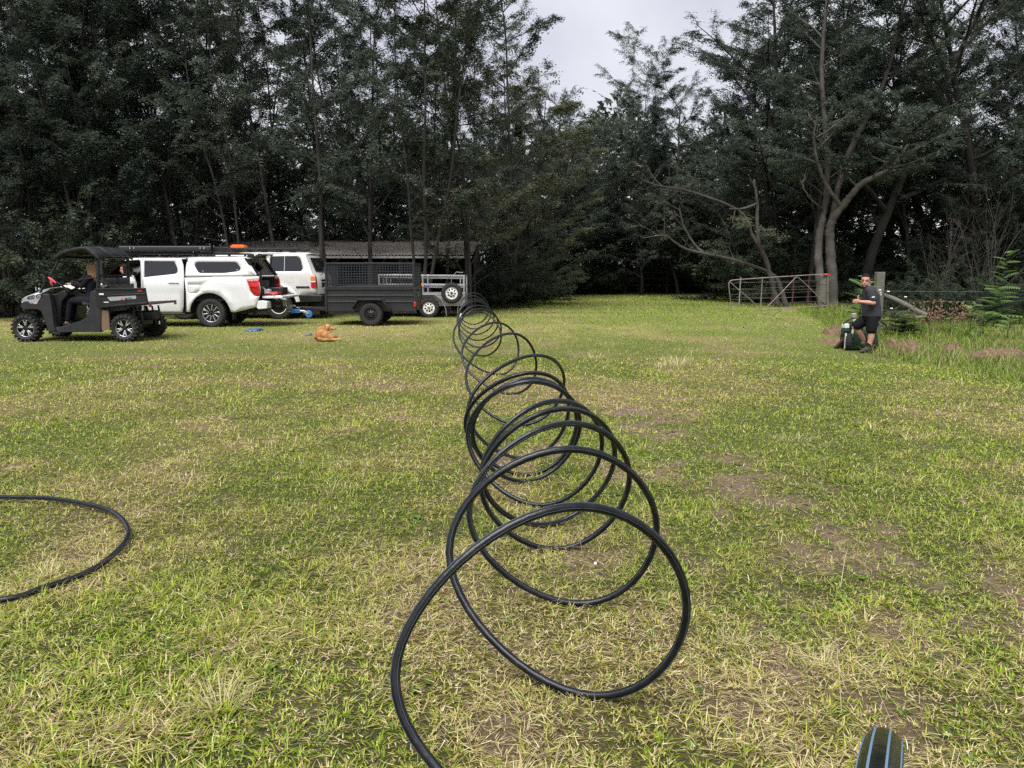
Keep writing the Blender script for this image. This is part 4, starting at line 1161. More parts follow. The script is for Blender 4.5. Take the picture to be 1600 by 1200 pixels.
    for x, z in ((-2.85, 1.185), (-3.3, 1.15), (-3.75, 1.08), (-3.98, 0.99), (-4.06, 0.78), (-4.04, 0.45)):
        w = W(x, min(z, 1.1)) - 0.01
        rings.append([(x, -w, z), (x, -w * 0.7, z + 0.03), (x, 0, z + 0.04), (x, w * 0.7, z + 0.03), (x, w, z)])
    m.loft(rings, caps=False, closed=False); m.build('bonnet', M_WPAINT, e, 50)
    m = MB(); m.loft([[(-2.80, -0.80, 1.21), (-2.80, 0.80, 1.21)], [(-2.20, -0.70, 1.735), (-2.20, 0.70, 1.735)]], caps=False, closed=False); m.build('windscreen', M_GLASS, e)
    # open front door standing out towards the viewer
    dm = MB()
    dm.panel(rpoly([(0, 0.42), (0.98, 0.42), (1.0, 1.15), (0.02, 1.15)], 0.05), lambda x, z: 0.0, step=0.3)
    do = dm.build('front_door', M_WPAINT, e, 50, solid=0.06, loc=(-2.78, -0.93, 0)); do.rotation_euler = (0, 0, R(-62))
    fr = MB(); fr.tube([(0.05, 0.03, 1.15), (0.50, 0.05, 1.68), (0.86, 0.05, 1.70), (0.98, 0.03, 1.15)], 0.025, 6); fr.build('window_frame', M_BLACKPL, do)
    # cabin: floor, seats, dash
    m = MB(); m.box((-1.75, 0, 0.47), (2.3, 1.6, 0.12)); m.box((-0.68, 0, 1.0), (0.05, 1.6, 1.0)); m.box((-2.62, 0, 0.98), (0.3, 1.6, 0.35)); m.build('cabin_floor', M_INTERIOR, e)
    for y in (-0.42, 0.42):
        s = MB(); s.box((-1.85, y, 0.74), (0.5, 0.5, 0.16)); s.box((-1.58, y, 1.08), (0.14, 0.48, 0.62), ('Y', 0.18)); s.box((-1.50, y, 1.48), (0.09, 0.25, 0.18), ('Y', 0.1)); s.build('seat', M_FABRIC, e, bevel=0.04)
    s = MB(); s.box((-0.85, 0, 1.05), (0.14, 1.3, 0.7)); s.box((-1.05, 0, 0.72), (0.4, 1.3, 0.16)); s.build('rear_seat', M_FABRIC, e, bevel=0.04)
    MB().tube([(-2.33 + 0.05 * math.sin(a), 0.42 + 0.18 * math.cos(a), 1.13 + 0.17 * math.sin(a)) for a in np.linspace(0, 6.28, 20)[:-1]], 0.014, 6, closed=True).build('steering_wheel', M_BLACKPL, e)
    # tub interior, tailgate, bumper
    m = MB(); m.box((0.33, 0, 0.70), (1.85, 1.70, 0.05)); m.box((-0.58, 0, 1.25), (0.03, 1.6, 1.0))
    m.build('tub_floor', M_INTERIOR, e)
    for s in (-1, 1):
        MB().box((0.3, s * 0.78, 1.0), (1.75, 0.03, 0.55)).build('tub_liner', M_INTERIOR, e)
    tg = MB(); tg.prism(rpoly([(1.29, 0.74), (1.82, 0.735), (1.83, 0.79), (1.77, 0.815), (1.29, 0.80)], 0.02), -0.74, 0.74); tgo = tg.build('tailgate', M_WPAINT, e, bevel=0.015)
    MB().box((1.55, 0, 0.823), (0.40, 1.36, 0.012)).build('gate_liner', M_GREYPL, tgo)
    for s in (-1, 1):
        MB().bar((1.28, s * 0.745, 1.05), (1.62, s * 0.755, 0.825), 0.012, 0.03).build('gate_stay', M_ALLOY, tgo)
    bm = MB(); bm.prism(rpoly([(1.18, 0.50), (1.24, 0.46), (1.46, 0.48), (1.47, 0.66), (1.36, 0.69), (1.22, 0.68)], 0.03), -0.90, -0.55); bm.prism(rpoly([(1.18, 0.50), (1.24, 0.46), (1.46, 0.48), (1.47, 0.66), (1.36, 0.69), (1.22, 0.68)], 0.03), 0.55, 0.90); bm.build('bumper_corner', M_WPAINT, e, bevel=0.02)
    bm = MB(); bm.box((1.34, 0, 0.57), (0.22, 1.1, 0.14)); bm.bar((1.3, 0, 0.45), (1.62, 0, 0.45), 0.06); bm.lathe([(0.001, 0.55), (0.025, 0.54), (0.028, 0.5), (0.016, 0.47), (0.016, 0.44)], c=(1.58, 0, 0), axis='z', n=12); bm.build('tow_bar', M_BLACKPL, e, bevel=0.01)
    m = MB(); m.box((-1.6, 0, 0.40), (4.6, 1.05, 0.16)); m.box((0.7, 0, 0.5), (0.9, 1.1, 0.2)); m.tube([(0, -0.75, 0.36), (0, 0.75, 0.36)], 0.06, 10); m.tube([(-3.12, -0.75, 0.36), (-3.12, 0.75, 0.36)], 0.05, 10); m.build('chassis', M_BLACKPL, e)
    for s in (-1, 1):
        MB().bar((-2.55, s * 0.86, 0.345), (-0.66, s * 0.86, 0.345), 0.10, 0.045).build('side_step', M_BLACKPL, e, bevel=0.01)
        MB().box((0.57, s * 0.80, 0.33), (0.02, 0.22, 0.26)).build('mud_flap', M_BLACKPL, e)
        for cx in (0.0, -3.12):
            m = MB(); m.lathe([(0.53, s * 0.90), (0.52, s * 0.60), (0.40, s * 0.50)], c=(cx, 0, 0.36), n=18, a0=0, a1=math.pi); m.build('wheel_liner', M_INTERIOR, e)
            wheel(e, (cx, s * 0.80, 0.365), 0.375, 0.25, 0.235, 'alloy10', side=s, phase=0.15)
    # open canopy hatch and its struts
    h = MB(); h.prism(rpoly([(0.93, 1.775), (0.97, 1.80), (1.22, 1.90), (1.23, 1.88), (0.99, 1.755)], 0.01), -0.66, 0.66); ho = h.build('canopy_hatch', M_WPAINT, e, bevel=0.01)
    MB().box((1.13, 0, 1.822), (0.20, 1.2, 0.008), ('Y', -0.38)).build('hatch_glass', M_GLASS, ho)
    for s in (-1, 1):
        MB().tube([(1.10, s * 0.68, 1.50), (1.18, s * 0.66, 1.86)], 0.012, 6).build('gas_strut', M_BLACKPL, e)
        sg = MB(); sg.prism([(0.90, 1.775), (0.97, 1.76), (1.26, 1.33), (1.20, 1.31)], s * 0.82, s * 0.70); sg.build('canopy_rim', M_BLACKPL, e)
    hm = MB(); hm.tube([(0.96, -0.72, 1.80), (1.12, -0.74, 1.81), (1.30, -0.70, 1.83), (1.40, -0.5, 1.84)], 0.02, 6); hm.box((1.05, -0.74, 1.83), (0.16, 0.08, 0.09)); hm.build('hatch_light', M_BLACKPL, e, bevel=0.02)
    # roof platform and rolled awning
    rk = MB()
    for y in (-0.62, 0.62): rk.bar((-2.45, y, 1.90), (0.62, y, 1.90), 0.05, 0.05)
    for x in np.linspace(-2.4, 0.55, 9): rk.bar((x, -0.62, 1.905), (x, 0.62, 1.905), 0.07, 0.025)
    for x in (-1.9, -0.95, -0.4, 0.45):
        for s in (-1, 1): rk.bar((x, s * 0.60, 1.80), (x, s * 0.60, 1.89), 0.06, 0.05)
    rk.build('roof_rack', M_BLKSTEEL, e, bevel=0.008)
    aw = MB(); aw.prism(rpoly([(-0.835, 1.94), (-0.665, 1.94), (-0.655, 2.06), (-0.70, 2.09), (-0.82, 2.08)], 0.03), -2.30, 0.02, 'x'); awo = aw.build('awning', M_BLKSTEEL, e, bevel=0.008)
    for x in (-1.95, -0.15):
        for dx in (-0.05, 0.05): MB().box((x + dx, -0.845, 2.03), (0.02, 0.012, 0.06)).build('awning_bracket', M_ALLOY, awo)
    b = MB(); b.prism(rpoly([(-0.84, 1.945), (-0.66, 1.945), (-0.65, 2.065), (-0.70, 2.095), (-0.825, 2.085)], 0.03), 0.021, 0.06, 'x'); b.build('awning_end', M_BLACKPL, awo)
    b = MB(); b.prism(rpoly([(-0.05, 1.935), (0.55, 1.935), (0.50, 2.02), (0.36, 2.06), (-0.02, 2.06)], 0.03), -0.60, -0.25); b.build('rack_bag', M_BLACKPL, e, bevel=0.02)
    # load in the tray
    pos = Vector(e.location)
    def item(nm, label, cat, mb, mat_, bev=0.01, sub=None):
        o = thing(nm, label, cat, pos); mb.build('body', mat_, o, bevel=bev)
        for n2, m2, mt2 in (sub or []): m2.build(n2, mt2, o)
    m = MB(); m.box((0.98, -0.25, 0.97), (0.5, 0.75, 0.45)); s1 = MB()
    for z in (0.86, 1.02): s1.box((1.235, -0.25, z), (0.012, 0.66, 0.12))
    item('storage_drawer', 'black drawer box sitting in the pickup tray', 'drawer', m, M_BLACKPL, sub=[('drawer_front', s1, M_GREYPL)])
    m = MB(); m.box((1.10, -0.28, 1.32), (0.03, 0.34, 0.26)); s1 = MB(); s1.box((1.118, -0.38, 1.33), (0.006, 0.12, 0.16))
    item('tool_panel', 'dark panel with a white sheet standing at the open back of the pickup', 'panel', m, M_BLACKPL, sub=[('paper', s1, M_CLEAR)])
    m = MB(); m.prism(rpoly([(0.70, 1.20), (0.98, 1.22), (0.90, 1.60), (0.72, 1.56)], 0.04), -0.45, -0.12)
    item('cardboard_box', 'tilted brown cardboard box inside the pickup canopy', 'box', m, M_CARD)
    m = MB(); m.box((1.50, -0.45, 0.85), (0.34, 0.40, 0.04)); m.box((1.55, -0.45, 0.885), (0.2, 0.3, 0.03))
    item('red_tray', 'flat red tool tray lying on the lowered tailgate', 'tray', m, M_REDP)
    m = MB(); m.box((1.45, 0.1, 0.92), (0.42, 0.50, 0.18)); s1 = MB(); s1.tube([(1.3, 0.1, 1.02), (1.35, 0.1, 1.07), (1.55, 0.1, 1.07), (1.6, 0.1, 1.02)], 0.012, 6)
    item('toolbox', 'dark grey toolbox with a handle on the lowered tailgate', 'toolbox', m, M_GREYPL, 0.02, [('handle', s1, M_BLACKPL)])
    m = MB(); m.box((1.33, -0.35, 0.90), (0.14, 0.2, 0.14))
    item('white_carton', 'small white carton on the tailgate beside the red tray', 'carton', m, M_CLEAR)
    return e
PICKUP = pickup()

# ------------------------------------------------------------------ older white wagon behind it
def wagon():
    Y0 = 23.3
    xr = (437 - 800) / FPX * Y0
    e = thing('station_wagon', 'older white four-wheel-drive wagon with roof rack parked behind the pickup', 'car', (xr, Y0 + 0.93, 0))
    def W(x, z):
        w = 0.92
        if z > 1.30: w -= 0.15 * ((z - 1.30) / 0.65) ** 1.3
        if z < 0.75: w -= 0.03
        if x > 0.85: w -= 0.10 * ((x - 0.85) / 0.35) ** 2
        return w
    near = lambda x, z: -W(x, z); far = W
    ar = arch(0.0, 0.55, 0.55, cz=0.40); ar2 = arch(-2.85, 0.55, 0.55, cz=0.40)
    side = [(-3.75, 1.16), (-2.45, 1.20), (-1.95, 1.86), (-1.80, 1.93), (0.70, 1.945), (0.83, 1.90), (1.03, 1.40), (1.12, 1.30), (1.15, 0.78), (1.05, 0.70), (0.62, 0.70)] + list(reversed(ar)) + list(reversed(ar2)) + [(-3.65, 0.6), (-3.75, 0.8)]
    w1 = rpoly([(-0.24, 1.86), (0.58, 1.87), (0.68, 1.80), (0.76, 1.50), (0.70, 1.425), (-0.15, 1.42), (-0.24, 1.48)], 0.05)
    w2 = rpoly([(-1.12, 1.86), (-0.37, 1.86), (-0.37, 1.42), (-1.12, 1.42)], 0.05)
    w3 = rpoly([(-1.88, 1.84), (-1.22, 1.86), (-1.22, 1.42), (-2.22, 1.40)], 0.05)
    for yf, mir in ((near, False), (far, True)):
        MB().panel(side, yf, [w1, w2, w3], mirror=mir).build('body_side', M_CREAMP, e, 50, solid=0.03)
        for i, ww in enumerate((w1, w2, w3)):
            o = MB().panel(ww, (lambda x, z, yf=yf: yf(x, z) * 0.985), mirror=mir, step=0.3).build('window', M_GLASS, e)
            if i == 0:
                sg = -1 if not mir else 1
                MB().bar((0.20, sg * W(0.2, 1.43) * 0.992, 1.43), (0.20, sg * W(0.2, 1.86) * 0.992, 1.86), 0.016, 0.012).build('divider', M_ALLOY, o)
        s = -1 if not mir else 1
        fl = MB(); fl.lathe([(0.545, s * 0.93), (0.56, s * 1.0), (0.61, s * 1.0), (0.66, s * 0.925), (0.64, s * 0.90)], c=(0, 0, 0.40), n=22, a0=R(12), a1=R(168)); fl.build('wheel_flare', M_CREAMP, e, 50)
        fl = MB(); fl.lathe([(0.545, s * 0.93), (0.56, s * 1.0), (0.61, s * 1.0), (0.66, s * 0.925), (0.64, s * 0.90)], c=(-2.85, 0, 0.40), n=22, a0=R(12), a1=R(168)); fl.build('wheel_flare', M_CREAMP, e, 50)
        MB().box((0.74, s * (W(0.74, 1) + 0.008), 0.96), (0.40, 0.02, 0.055)).build('rub_strip', M_GREYPL, e, bevel=0.008)
        MB().prism(rpoly([(0.25, 1.28), (0.46, 1.28), (0.46, 1.10), (0.25, 1.10)], 0.02), s * W(.3, 1.2), s * (W(.3, 1.2) + 0.004)).build('fuel_flap', M_CREAMP, e)
        lp = MB().prism(rpoly([(0.98, 0.94), (1.135, 0.94), (1.13, 1.28), (0.98, 1.28)], 0.02), s * (W(1.06, 1.1) - 0.03), s * (W(1.0, 1.1) + 0.006)).build('tail_light', M_REDLENS, e, bevel=0.006)
        MB().box((1.055, s * (W(1.0, 1.1) + 0.008), 1.215), (0.14, 0.01, 0.11)).build('amber_lens', M_AMBER, lp)
        MB().box((1.055, s * (W(1.0, 1.1) + 0.008), 1.125), (0.14, 0.01, 0.045)).build('clear_lens', M_CLEAR, lp)
        for cx in (0, -2.85):
            wheel(e, (cx, s * 0.82, 0.405), 0.41, 0.27, 0.225, 'cream8' if False else 'steel', side=s)
            t = MB(); t.lathe([(0.225, s * 0.945), (0.24, s * 0.955), (0.25, s * 0.945)], c=(cx, 0, 0.405), n=32); t.build('rim_ring', M_CREAMRIM, e)
            m = MB(); m.lathe([(0.55, s * 0.88), (0.54, s * 0.6), (0.45, s * 0.55)], c=(cx, 0, 0.40), n=16, a0=0, a1=math.pi); m.build('wheel_liner', M_INTERIOR, e)
    # roof, rear, bonnet
    m = MB(); rings = []
    for x, z in ((-2.45, 1.20), (-1.95, 1.86), (-1.80, 1.93), (-1.0, 1.95), (0.0, 1.955), (0.70, 1.945), (0.84, 1.90)):
        w = W(x, z) - 0.005
        rings.append([(x, -w, z), (x, -w * 0.93, z + 0.03), (x, 0, z + 0.06), (x, w * 0.93, z + 0.03), (x, w, z)])
    m.loft(rings, caps=False, closed=False); m.build('roof', M_CREAMP, e, 50)
    m = MB(); rings = []
    for x, z, q in ((0.84, 1.90, 0.0), (0.92, 1.70, 0.015), (1.04, 1.40, 0.03), (1.14, 1.28, 0.04), (1.17, 1.0, 0.04), (1.15, 0.75, 0.04)):
        w = W(min(x, 1.1), z) - 0.005
        rings.append([(x, -w, z), (x + q + 0.03, -w * 0.8, z), (x + q + 0.05, 0, z), (x + q + 0.03, w * 0.8, z), (x, w, z)])
    m.loft(rings, caps=False, closed=False); rd = m.build('rear_door', M_CREAMP, e, 60)
    m = MB(); rings = []
    for x, z, q in ((0.905, 1.83, 0.0), (0.985, 1.66, 0.012), (1.075, 1.42, 0.026)):
        w = W(min(x, 1.1), z) * 0.86
        rings.append([(x + 0.03, -w, z), (x + q + 0.06, 0, z), (x + 0.03, w, z)])
    m.loft(rings, caps=False, closed=False); m.build('rear_window', M_GLASS, rd)
    MB().box((1.235, -0.45, 1.02), (0.03, 0.38, 0.13)).build('number_plate', M_GREYPL, rd)
    MB().box((1.235, -0.40, 1.16), (0.05, 0.5, 0.05)).build('plate_lamp', M_BLACKPL, rd, bevel=0.01)
    MB().tube([(1.20, -0.62, 1.30), (1.24, -0.62, 1.34), (1.24, -0.5, 1.34)], 0.012, 6).build('wiper', M_BLACKPL, rd)
    m = MB(); m.loft([[(-2.40, -.85, 1.2), (-2.40, .85, 1.2)], [(-3.7, -.85, 1.16), (-3.7, .85, 1.16)], [(-3.78, -.85, .7), (-3.78, .85, .7)]], caps=False, closed=False); m.build('bonnet', M_CREAMP, e)
    m = MB(); m.prism(rpoly([(0.60, 0.50), (1.28, 0.52), (1.30, 0.70), (1.20, 0.735), (0.60, 0.74)], 0.03), -0.90, 0.90); m.build('rear_bumper', M_BLACKPL, e, bevel=0.02)
    sp = MB(); sp.lathe(tyre_prof(0.37, 0.24, 0.2), n=28, axis='z'); spo = sp.build('spare_tyre', M_RUBBER, e, loc=(1.02, -0.25, 0.43))
    MB().lathe([(0.001, 0), (0.2, 0.0), (0.2, 0.03)], axis='z', n=20).build('rim', M_BLKSTEEL, spo)
    m = MB(); m.box((-1.4, 0, 0.52), (4.4, 1.2, 0.3)); m.box((-1.4, 0, 0.68), (4.5, 1.6, 0.08)); m.tube([(0, -0.8, 0.4), (0, 0.8, 0.4)], 0.07, 10); m.build('chassis', M_BLACKPL, e)
    rk = MB()
    for y in (-0.60, 0.60): rk.bar((-1.95, y, 2.09), (0.60, y, 2.09), 0.05, 0.06)
    for x in np.linspace(-1.9, 0.55, 9): rk.bar((x, -0.6, 2.085), (x, 0.6, 2.085), 0.06, 0.025)
    rk.build('roof_rack', M_BLKSTEEL, e, bevel=0.01)
    for x in (-1.3, -0.45, 0.0, 0.42):
        for s in (-1, 1):
            f = MB(); f.prism(rpoly([(x - 0.10, 1.955), (x + 0.10, 1.955), (x + 0.04, 2.07), (x - 0.04, 2.07)], 0.02), s * 0.70, s * 0.60); f.build('rack_foot', M_BLACKPL, e)
    bd = thing('recovery_board', 'orange recovery board lying on the roof rack of the older wagon', 'board', (e.location.x - 1.30, e.location.y - 0.35, 2.125))
    m = MB(); m.prism(rpoly([(-0.20, 0), (0.20, 0), (0.21, 0.05), (0.16, 0.085), (-0.16, 0.085), (-0.23, 0.03)], 0.02), -0.16, 0.16); m.build('board', M_ORANGE, bd, bevel=0.01)
    m = MB()
    for x in np.linspace(-0.15, 0.15, 6): m.box((x, 0, 0.09), (0.025, 0.26, 0.02))
    m.build('teeth', M_ORANGE, bd)
    return e
WAGON = wagon()

# ------------------------------------------------------------------ charcoal cage trailer
def cage_trailer():
    Y0 = 20.8
    x0 = (511 - 800) / FPX * Y0; x1 = (649 - 800) / FPX * Y0; L = x1 - x0
    e = thing('cage_trailer', 'charcoal box trailer with a tall mesh cage standing behind the dog', 'trailer', (x0, Y0, 0))
    W_ = 1.5; z0, zt, zc = 0.38, 1.0, 1.64
    prof = [(0.0, z0), (0.0, 0.66), (-0.012, 0.70), (-0.012, 0.80), (0.0, 0.84), (0.0, 0.955), (-0.03, 0.965), (-0.03, zt), (0.03, zt), (0.03, z0)]
    prof2 = [(0.0, z0), (0.0, 0.60), (-0.02, 0.615), (-0.02, 0.635), (0.0, 0.65), (0.0, 0.76), (-0.02, 0.775), (-0.02, 0.80), (0.0, 0.815), (0.0, 0.93), (-0.03, 0.95), (-0.03, zt), (0.03, zt), (0.03, z0)]
    MB().prism(prof2, 0, L, 'x').build('side_panel', M_TRAILER, e, 30)
    MB().prism([(W_ - a, b) for a, b in prof2], 0, L, 'x').build('side_panel', M_TRAILER, e, 30)
    MB().box((0.02, W_ / 2, 0.69), (0.04, W_ - 0.07, 0.62)).build('front_panel', M_TRAILER, e)
    tg = MB().box((L - 0.02, W_ / 2, 0.69), (0.04, W_ - 0.07, 0.62)).build('tailgate', M_TRAILER, e)
    MB().box((L / 2, W_ / 2, z0 + 0.03), (L - 0.06, W_ - 0.07, 0.04)).build('floor', M_TRAILER, e)
    for x in (0.0, L):
        for y in (-0.012, W_ + 0.012):
            MB().box((x, y, (z0 + zt) / 2 - 0.01), (0.05, 0.05, zt - z0 + 0.02)).build('corner_post', M_TRAILER, e, bevel=0.006)
    # mesh cage: a frame and single wires per side
    def cage_side(a, b, nm='cage_panel'):
        a = Vector(a); b = Vector(b); d = b - a
        f = MB(); zb = zt + 0.02
        for p, q in (((a.x, a.y, zc), (b.x, b.y, zc)), ((a.x, a.y, zb), (b.x, b.y, zb))): f.bar(p, q, 0.045)
        for p in (a, b): f.bar((p.x, p.y, zb - 0.02), (p.x, p.y, zc + 0.02), 0.05)
        fo = f.build(nm, M_TRAILER, e, bevel=0.005)
        w = MB(); n = int(d.length / 0.075)
        for k in range(1, n):
            p = a + d * (k / n); w.bar((p.x, p.y, zb), (p.x, p.y, zc), 0.011)
        for k in range(1, 9):
            z = zb + (zc - zb) * k / 9; w.bar((a.x, a.y, z), (b.x, b.y, z), 0.011)
        tag(w.build('mesh_wire', M_MESH, fo), kind='stuff')
    cage_side((0.02, 0.0, 0), (L - 0.02, 0.0, 0)); cage_side((0.02, W_, 0), (L - 0.02, W_, 0))
    cage_side((0.02, 0.03, 0), (0.02, W_ - 0.03, 0)); cage_side((L - 0.02, 0.03, 0), (L - 0.02, W_ - 0.03, 0))
    # guards and wheels
    xa = (582 - 511) / FPX * Y0
    for s, y in ((-1, 0.0), (1, W_)):
        g = MB(); pts = [(xa - 0.50, 0.44), (xa - 0.32, 0.68), (xa + 0.30, 0.68), (xa + 0.52, 0.40)]
        for (p, q) in zip(pts[:-1], pts[1:]):
            g.prism([(p[0], p[1]), (q[0], q[1]), (q[0], q[1] + 0.035), (p[0], p[1] + 0.035)], y, y + s * 0.25)
        g.build('mudguard', M_TRAILER, e, bevel=0.004)
        wheel(e, (xa, y + s * 0.13, 0.30), 0.305, 0.185, 0.165, 'steel', side=s, phase=0.3)
    MB().tube([(xa, -0.05, 0.30), (xa, W_ + 0.05, 0.30)], 0.035, 8).build('axle', M_BLKSTEEL, e)
    for y in (0.25, W_ - 0.25):
        MB().bar((xa - 0.5, y, 0.36), (xa + 0.5, y, 0.36), 0.05, 0.04).build('leaf_spring', M_BLKSTEEL, e)
    # drawbar towards the wagon, coupling, jockey wheel
    db = MB(); db.bar((0.1, 0.35, 0.40), (-1.10, W_ / 2 - 0.03, 0.42), 0.06, 0.08); db.bar((0.1, W_ - 0.35, 0.40), (-1.10, W_ / 2 + 0.03, 0.42), 0.06, 0.08); db.build('drawbar', M_TRAILER, e, bevel=0.006)
    cp = MB(); cp.prism(rpoly([(-1.30, 0.40), (-1.02, 0.40), (-1.02, 0.50), (-1.20, 0.52), (-1.30, 0.47)], 0.03), W_ / 2 - 0.05, W_ / 2 + 0.05); cp.build('coupling', M_GALV, e, bevel=0.01)
    tl = MB(); tl.box((L + 0.012, 0.06, 0.56), (0.03, 0.10, 0.13)); tl.box((L + 0.012, W_ - 0.06, 0.56), (0.03, 0.10, 0.13)); tl.box((L, -0.047, 0.56), (0.05, 0.02, 0.12)); tl.build('tail_light', M_REDLENS, e, bevel=0.006)
    # tailgate latch
    MB().box((L + 0.006, W_ / 2, 0.92), (0.03, 0.2, 0.04)).build('latch', M_BLKSTEEL, tg)
    return e
CAGE = cage_trailer()
# loose blue jockey wheel swung up on a clamp in front of the wagon's wheel
q = on_y(467, 486, 21.3)
e = thing('jockey_wheel', 'blue and silver trailer jockey wheel lying sideways between pickup and cage trailer', 'wheel jack', q)
MB().tube([(-0.34, 0, -0.02), (0.05, 0, 0.0), (0.16, 0, -0.01)], 0.03, 10).build('tube', M_ALLOY, e)
MB().prism(rpoly([(-0.22, -0.06), (0.04, -0.055), (0.04, 0.05), (-0.22, 0.06)], 0.02), -0.045, 0.045).build('clamp', M_BLUE, e, bevel=0.01)
MB().prism(rpoly([(0.10, 0.02), (0.22, 0.0), (0.30, -0.06), (0.26, -0.09), (0.12, -0.04)], 0.02), -0.04, 0.04).build('fork', M_ALLOY, e, bevel=0.006)
MB().lathe([(0.03, -0.035), (0.085, -0.035), (0.10, -0.02), (0.10, 0.02), (0.085, 0.035), (0.03, 0.035)], c=(0.27, 0, -0.085), n=20).build('roller', M_BLUE, e)
MB().tube([(0.0, 0, 0.05), (0.02, 0, 0.09), (-0.06, 0, 0.1)], 0.012, 6).build('handle', M_ALLOY, e)
MB().tube([(0.0, 0.0, 0.0), (0.02, 0.25, -0.03), (0.1, 0.5, -0.06)], 0.025, 8).build('mounting_arm', M_TRAILER, e)

# ------------------------------------------------------------------ galvanised trailer
def galv_trailer():
    Y0 = 24.3
    x0 = (594 - 800) / FPX * Y0; x1 = (725.5 - 800) / FPX * Y0; L = x1 - x0
    e = thing('galvanised_trailer', 'galvanised open-rail trailer with white-rimmed wheels behind the cage trailer', 'trailer', (x0, Y0, 0))
    W_ = 1.45; zt = 1.31
    for y in (0.0, W_):
        f = MB(); f.bar((0, y, zt), (L, y, zt - 0.03), 0.04); f.bar((0.06, y + 0.045, zt - 0.06), (L - 0.04, y + 0.045, zt - 0.10), 0.05, 0.05); f.build('top_rail', M_GALV, e, bevel=0.004)
        f = MB(); f.bar((0, y, 1.02), (L, y, 0.99), 0.03); f.bar((0.06, y + 0.045, 0.965), (L - 0.04, y + 0.045, 0.93), 0.05, 0.05); f.build('middle_rail', M_GALV, e, bevel=0.004)
        for x in (0, 1.36, L):
            MB().bar((x, y - 0.005, 0.42), (x, y - 0.005, zt - 0.01), 0.045).build('stake', M_GALV, e, bevel=0.004)
        MB().bar((0.14, y + 0.02, 1.05), (0.14, y + 0.02, 1.20), 0.03).build('latch_bar', M_GALV, e); MB().bar((L - 0.11, y + 0.02, 0.98), (L - 0.11, y + 0.02, 1.2), 0.03).build('latch_bar', M_GALV, e)
        MB().prism([(y - 0.02, 0.40), (y + 0.025, 0.40), (y + 0.025, 0.74), (y - 0.035, 0.74), (y - 0.035, 0.70), (y - 0.02, 0.68)], 0.0, L, 'x').build('side_panel', M_GALV, e)
    for x in (0.0, L):
        for z in (0.98, zt - 0.03):
            MB().bar((x, 0.03, z), (x, W_ - 0.03, z), 0.04).build('end_rail', M_GALV, e)
        MB().box((x, W_ / 2, 0.57), (0.03, W_ - 0.06, 0.32)).build('end_panel', M_GALV, e)
    MB().box((L / 2, W_ / 2, 0.42), (L - 0.06, W_ - 0.1, 0.03)).build('floor', M_GALV, e)
    MB().bar((0, 0.0, 0.375), (L, 0.0, 0.375), 0.05, 0.04).build('chassis_rail', M_GALV, e)
    MB().bar((0, W_, 0.375), (L, W_, 0.375), 0.05, 0.04).build('chassis_rail', M_GALV, e)
    xa = (671.5 - 594) / FPX * Y0
    for s, y in ((-1, 0.0), (1, W_)):
        g = MB(); pts = [(xa - 0.50, 0.40), (xa - 0.42, 0.56), (xa - 0.18, 0.70), (xa + 0.18, 0.70), (xa + 0.40, 0.54), (xa + 0.52, 0.26), (xa + 0.54, 0.06)]
        for (p, q) in zip(pts[:-1], pts[1:]):
            d = Vector((q[0] - p[0], q[1] - p[1])).normalized(); nn = Vector((-d[1], d[0])) * 0.014
            g.prism([p, q, (q[0] + nn[0], q[1] + nn[1]), (p[0] + nn[0], p[1] + nn[1])], y + s * 0.02, y + s * 0.24)
        g.build('mudguard', M_GALV, e)
        wheel(e, (xa, y + s * 0.13, 0.30), 0.31, 0.185, 0.185, 'white8', side=s)
    MB().tube([(xa, 0, 0.30), (xa, W_, 0.30)], 0.03, 8).build('axle', M_BLKSTEEL, e)
    xs = (707 - 594) / FPX * Y0
    sp = wheel(e, (xs, -0.14, 0.755), 0.32, 0.185, 0.19, 'white8', side=-1, name='spare_wheel', phase=2.0)
    MB().box((xs, -0.03, 0.75), (0.3, 0.04, 0.06)).build('spare_bracket', M_GALV, e)
    MB().box((1.37, -0.035, 1.0), (0.06, 0.02, 0.09)).build('side_marker', M_AMBER, e)
    MB().box((1.48, -0.02, 0.985), (0.10, 0.05, 0.06)).build('strap', M_BLUE, e)
    MB().tube([(L - 0.42, 0.3, 1.0), (L - 0.4, 0.3, 1.25), (L - 0.25, 0.3, 1.4), (L - 0.05, 0.3, 1.38)], 0.012, 6).build('loop_handle', M_GALV, e)
    db = MB(); db.bar((0, 0.35, 0.40), (-1.0, W_ / 2, 0.42), 0.05, 0.07); db.bar((0, W_ - 0.35, 0.40), (-1.0, W_ / 2, 0.42), 0.05, 0.07); db.build('drawbar', M_GALV, e)
    return e
GALV = galv_trailer()
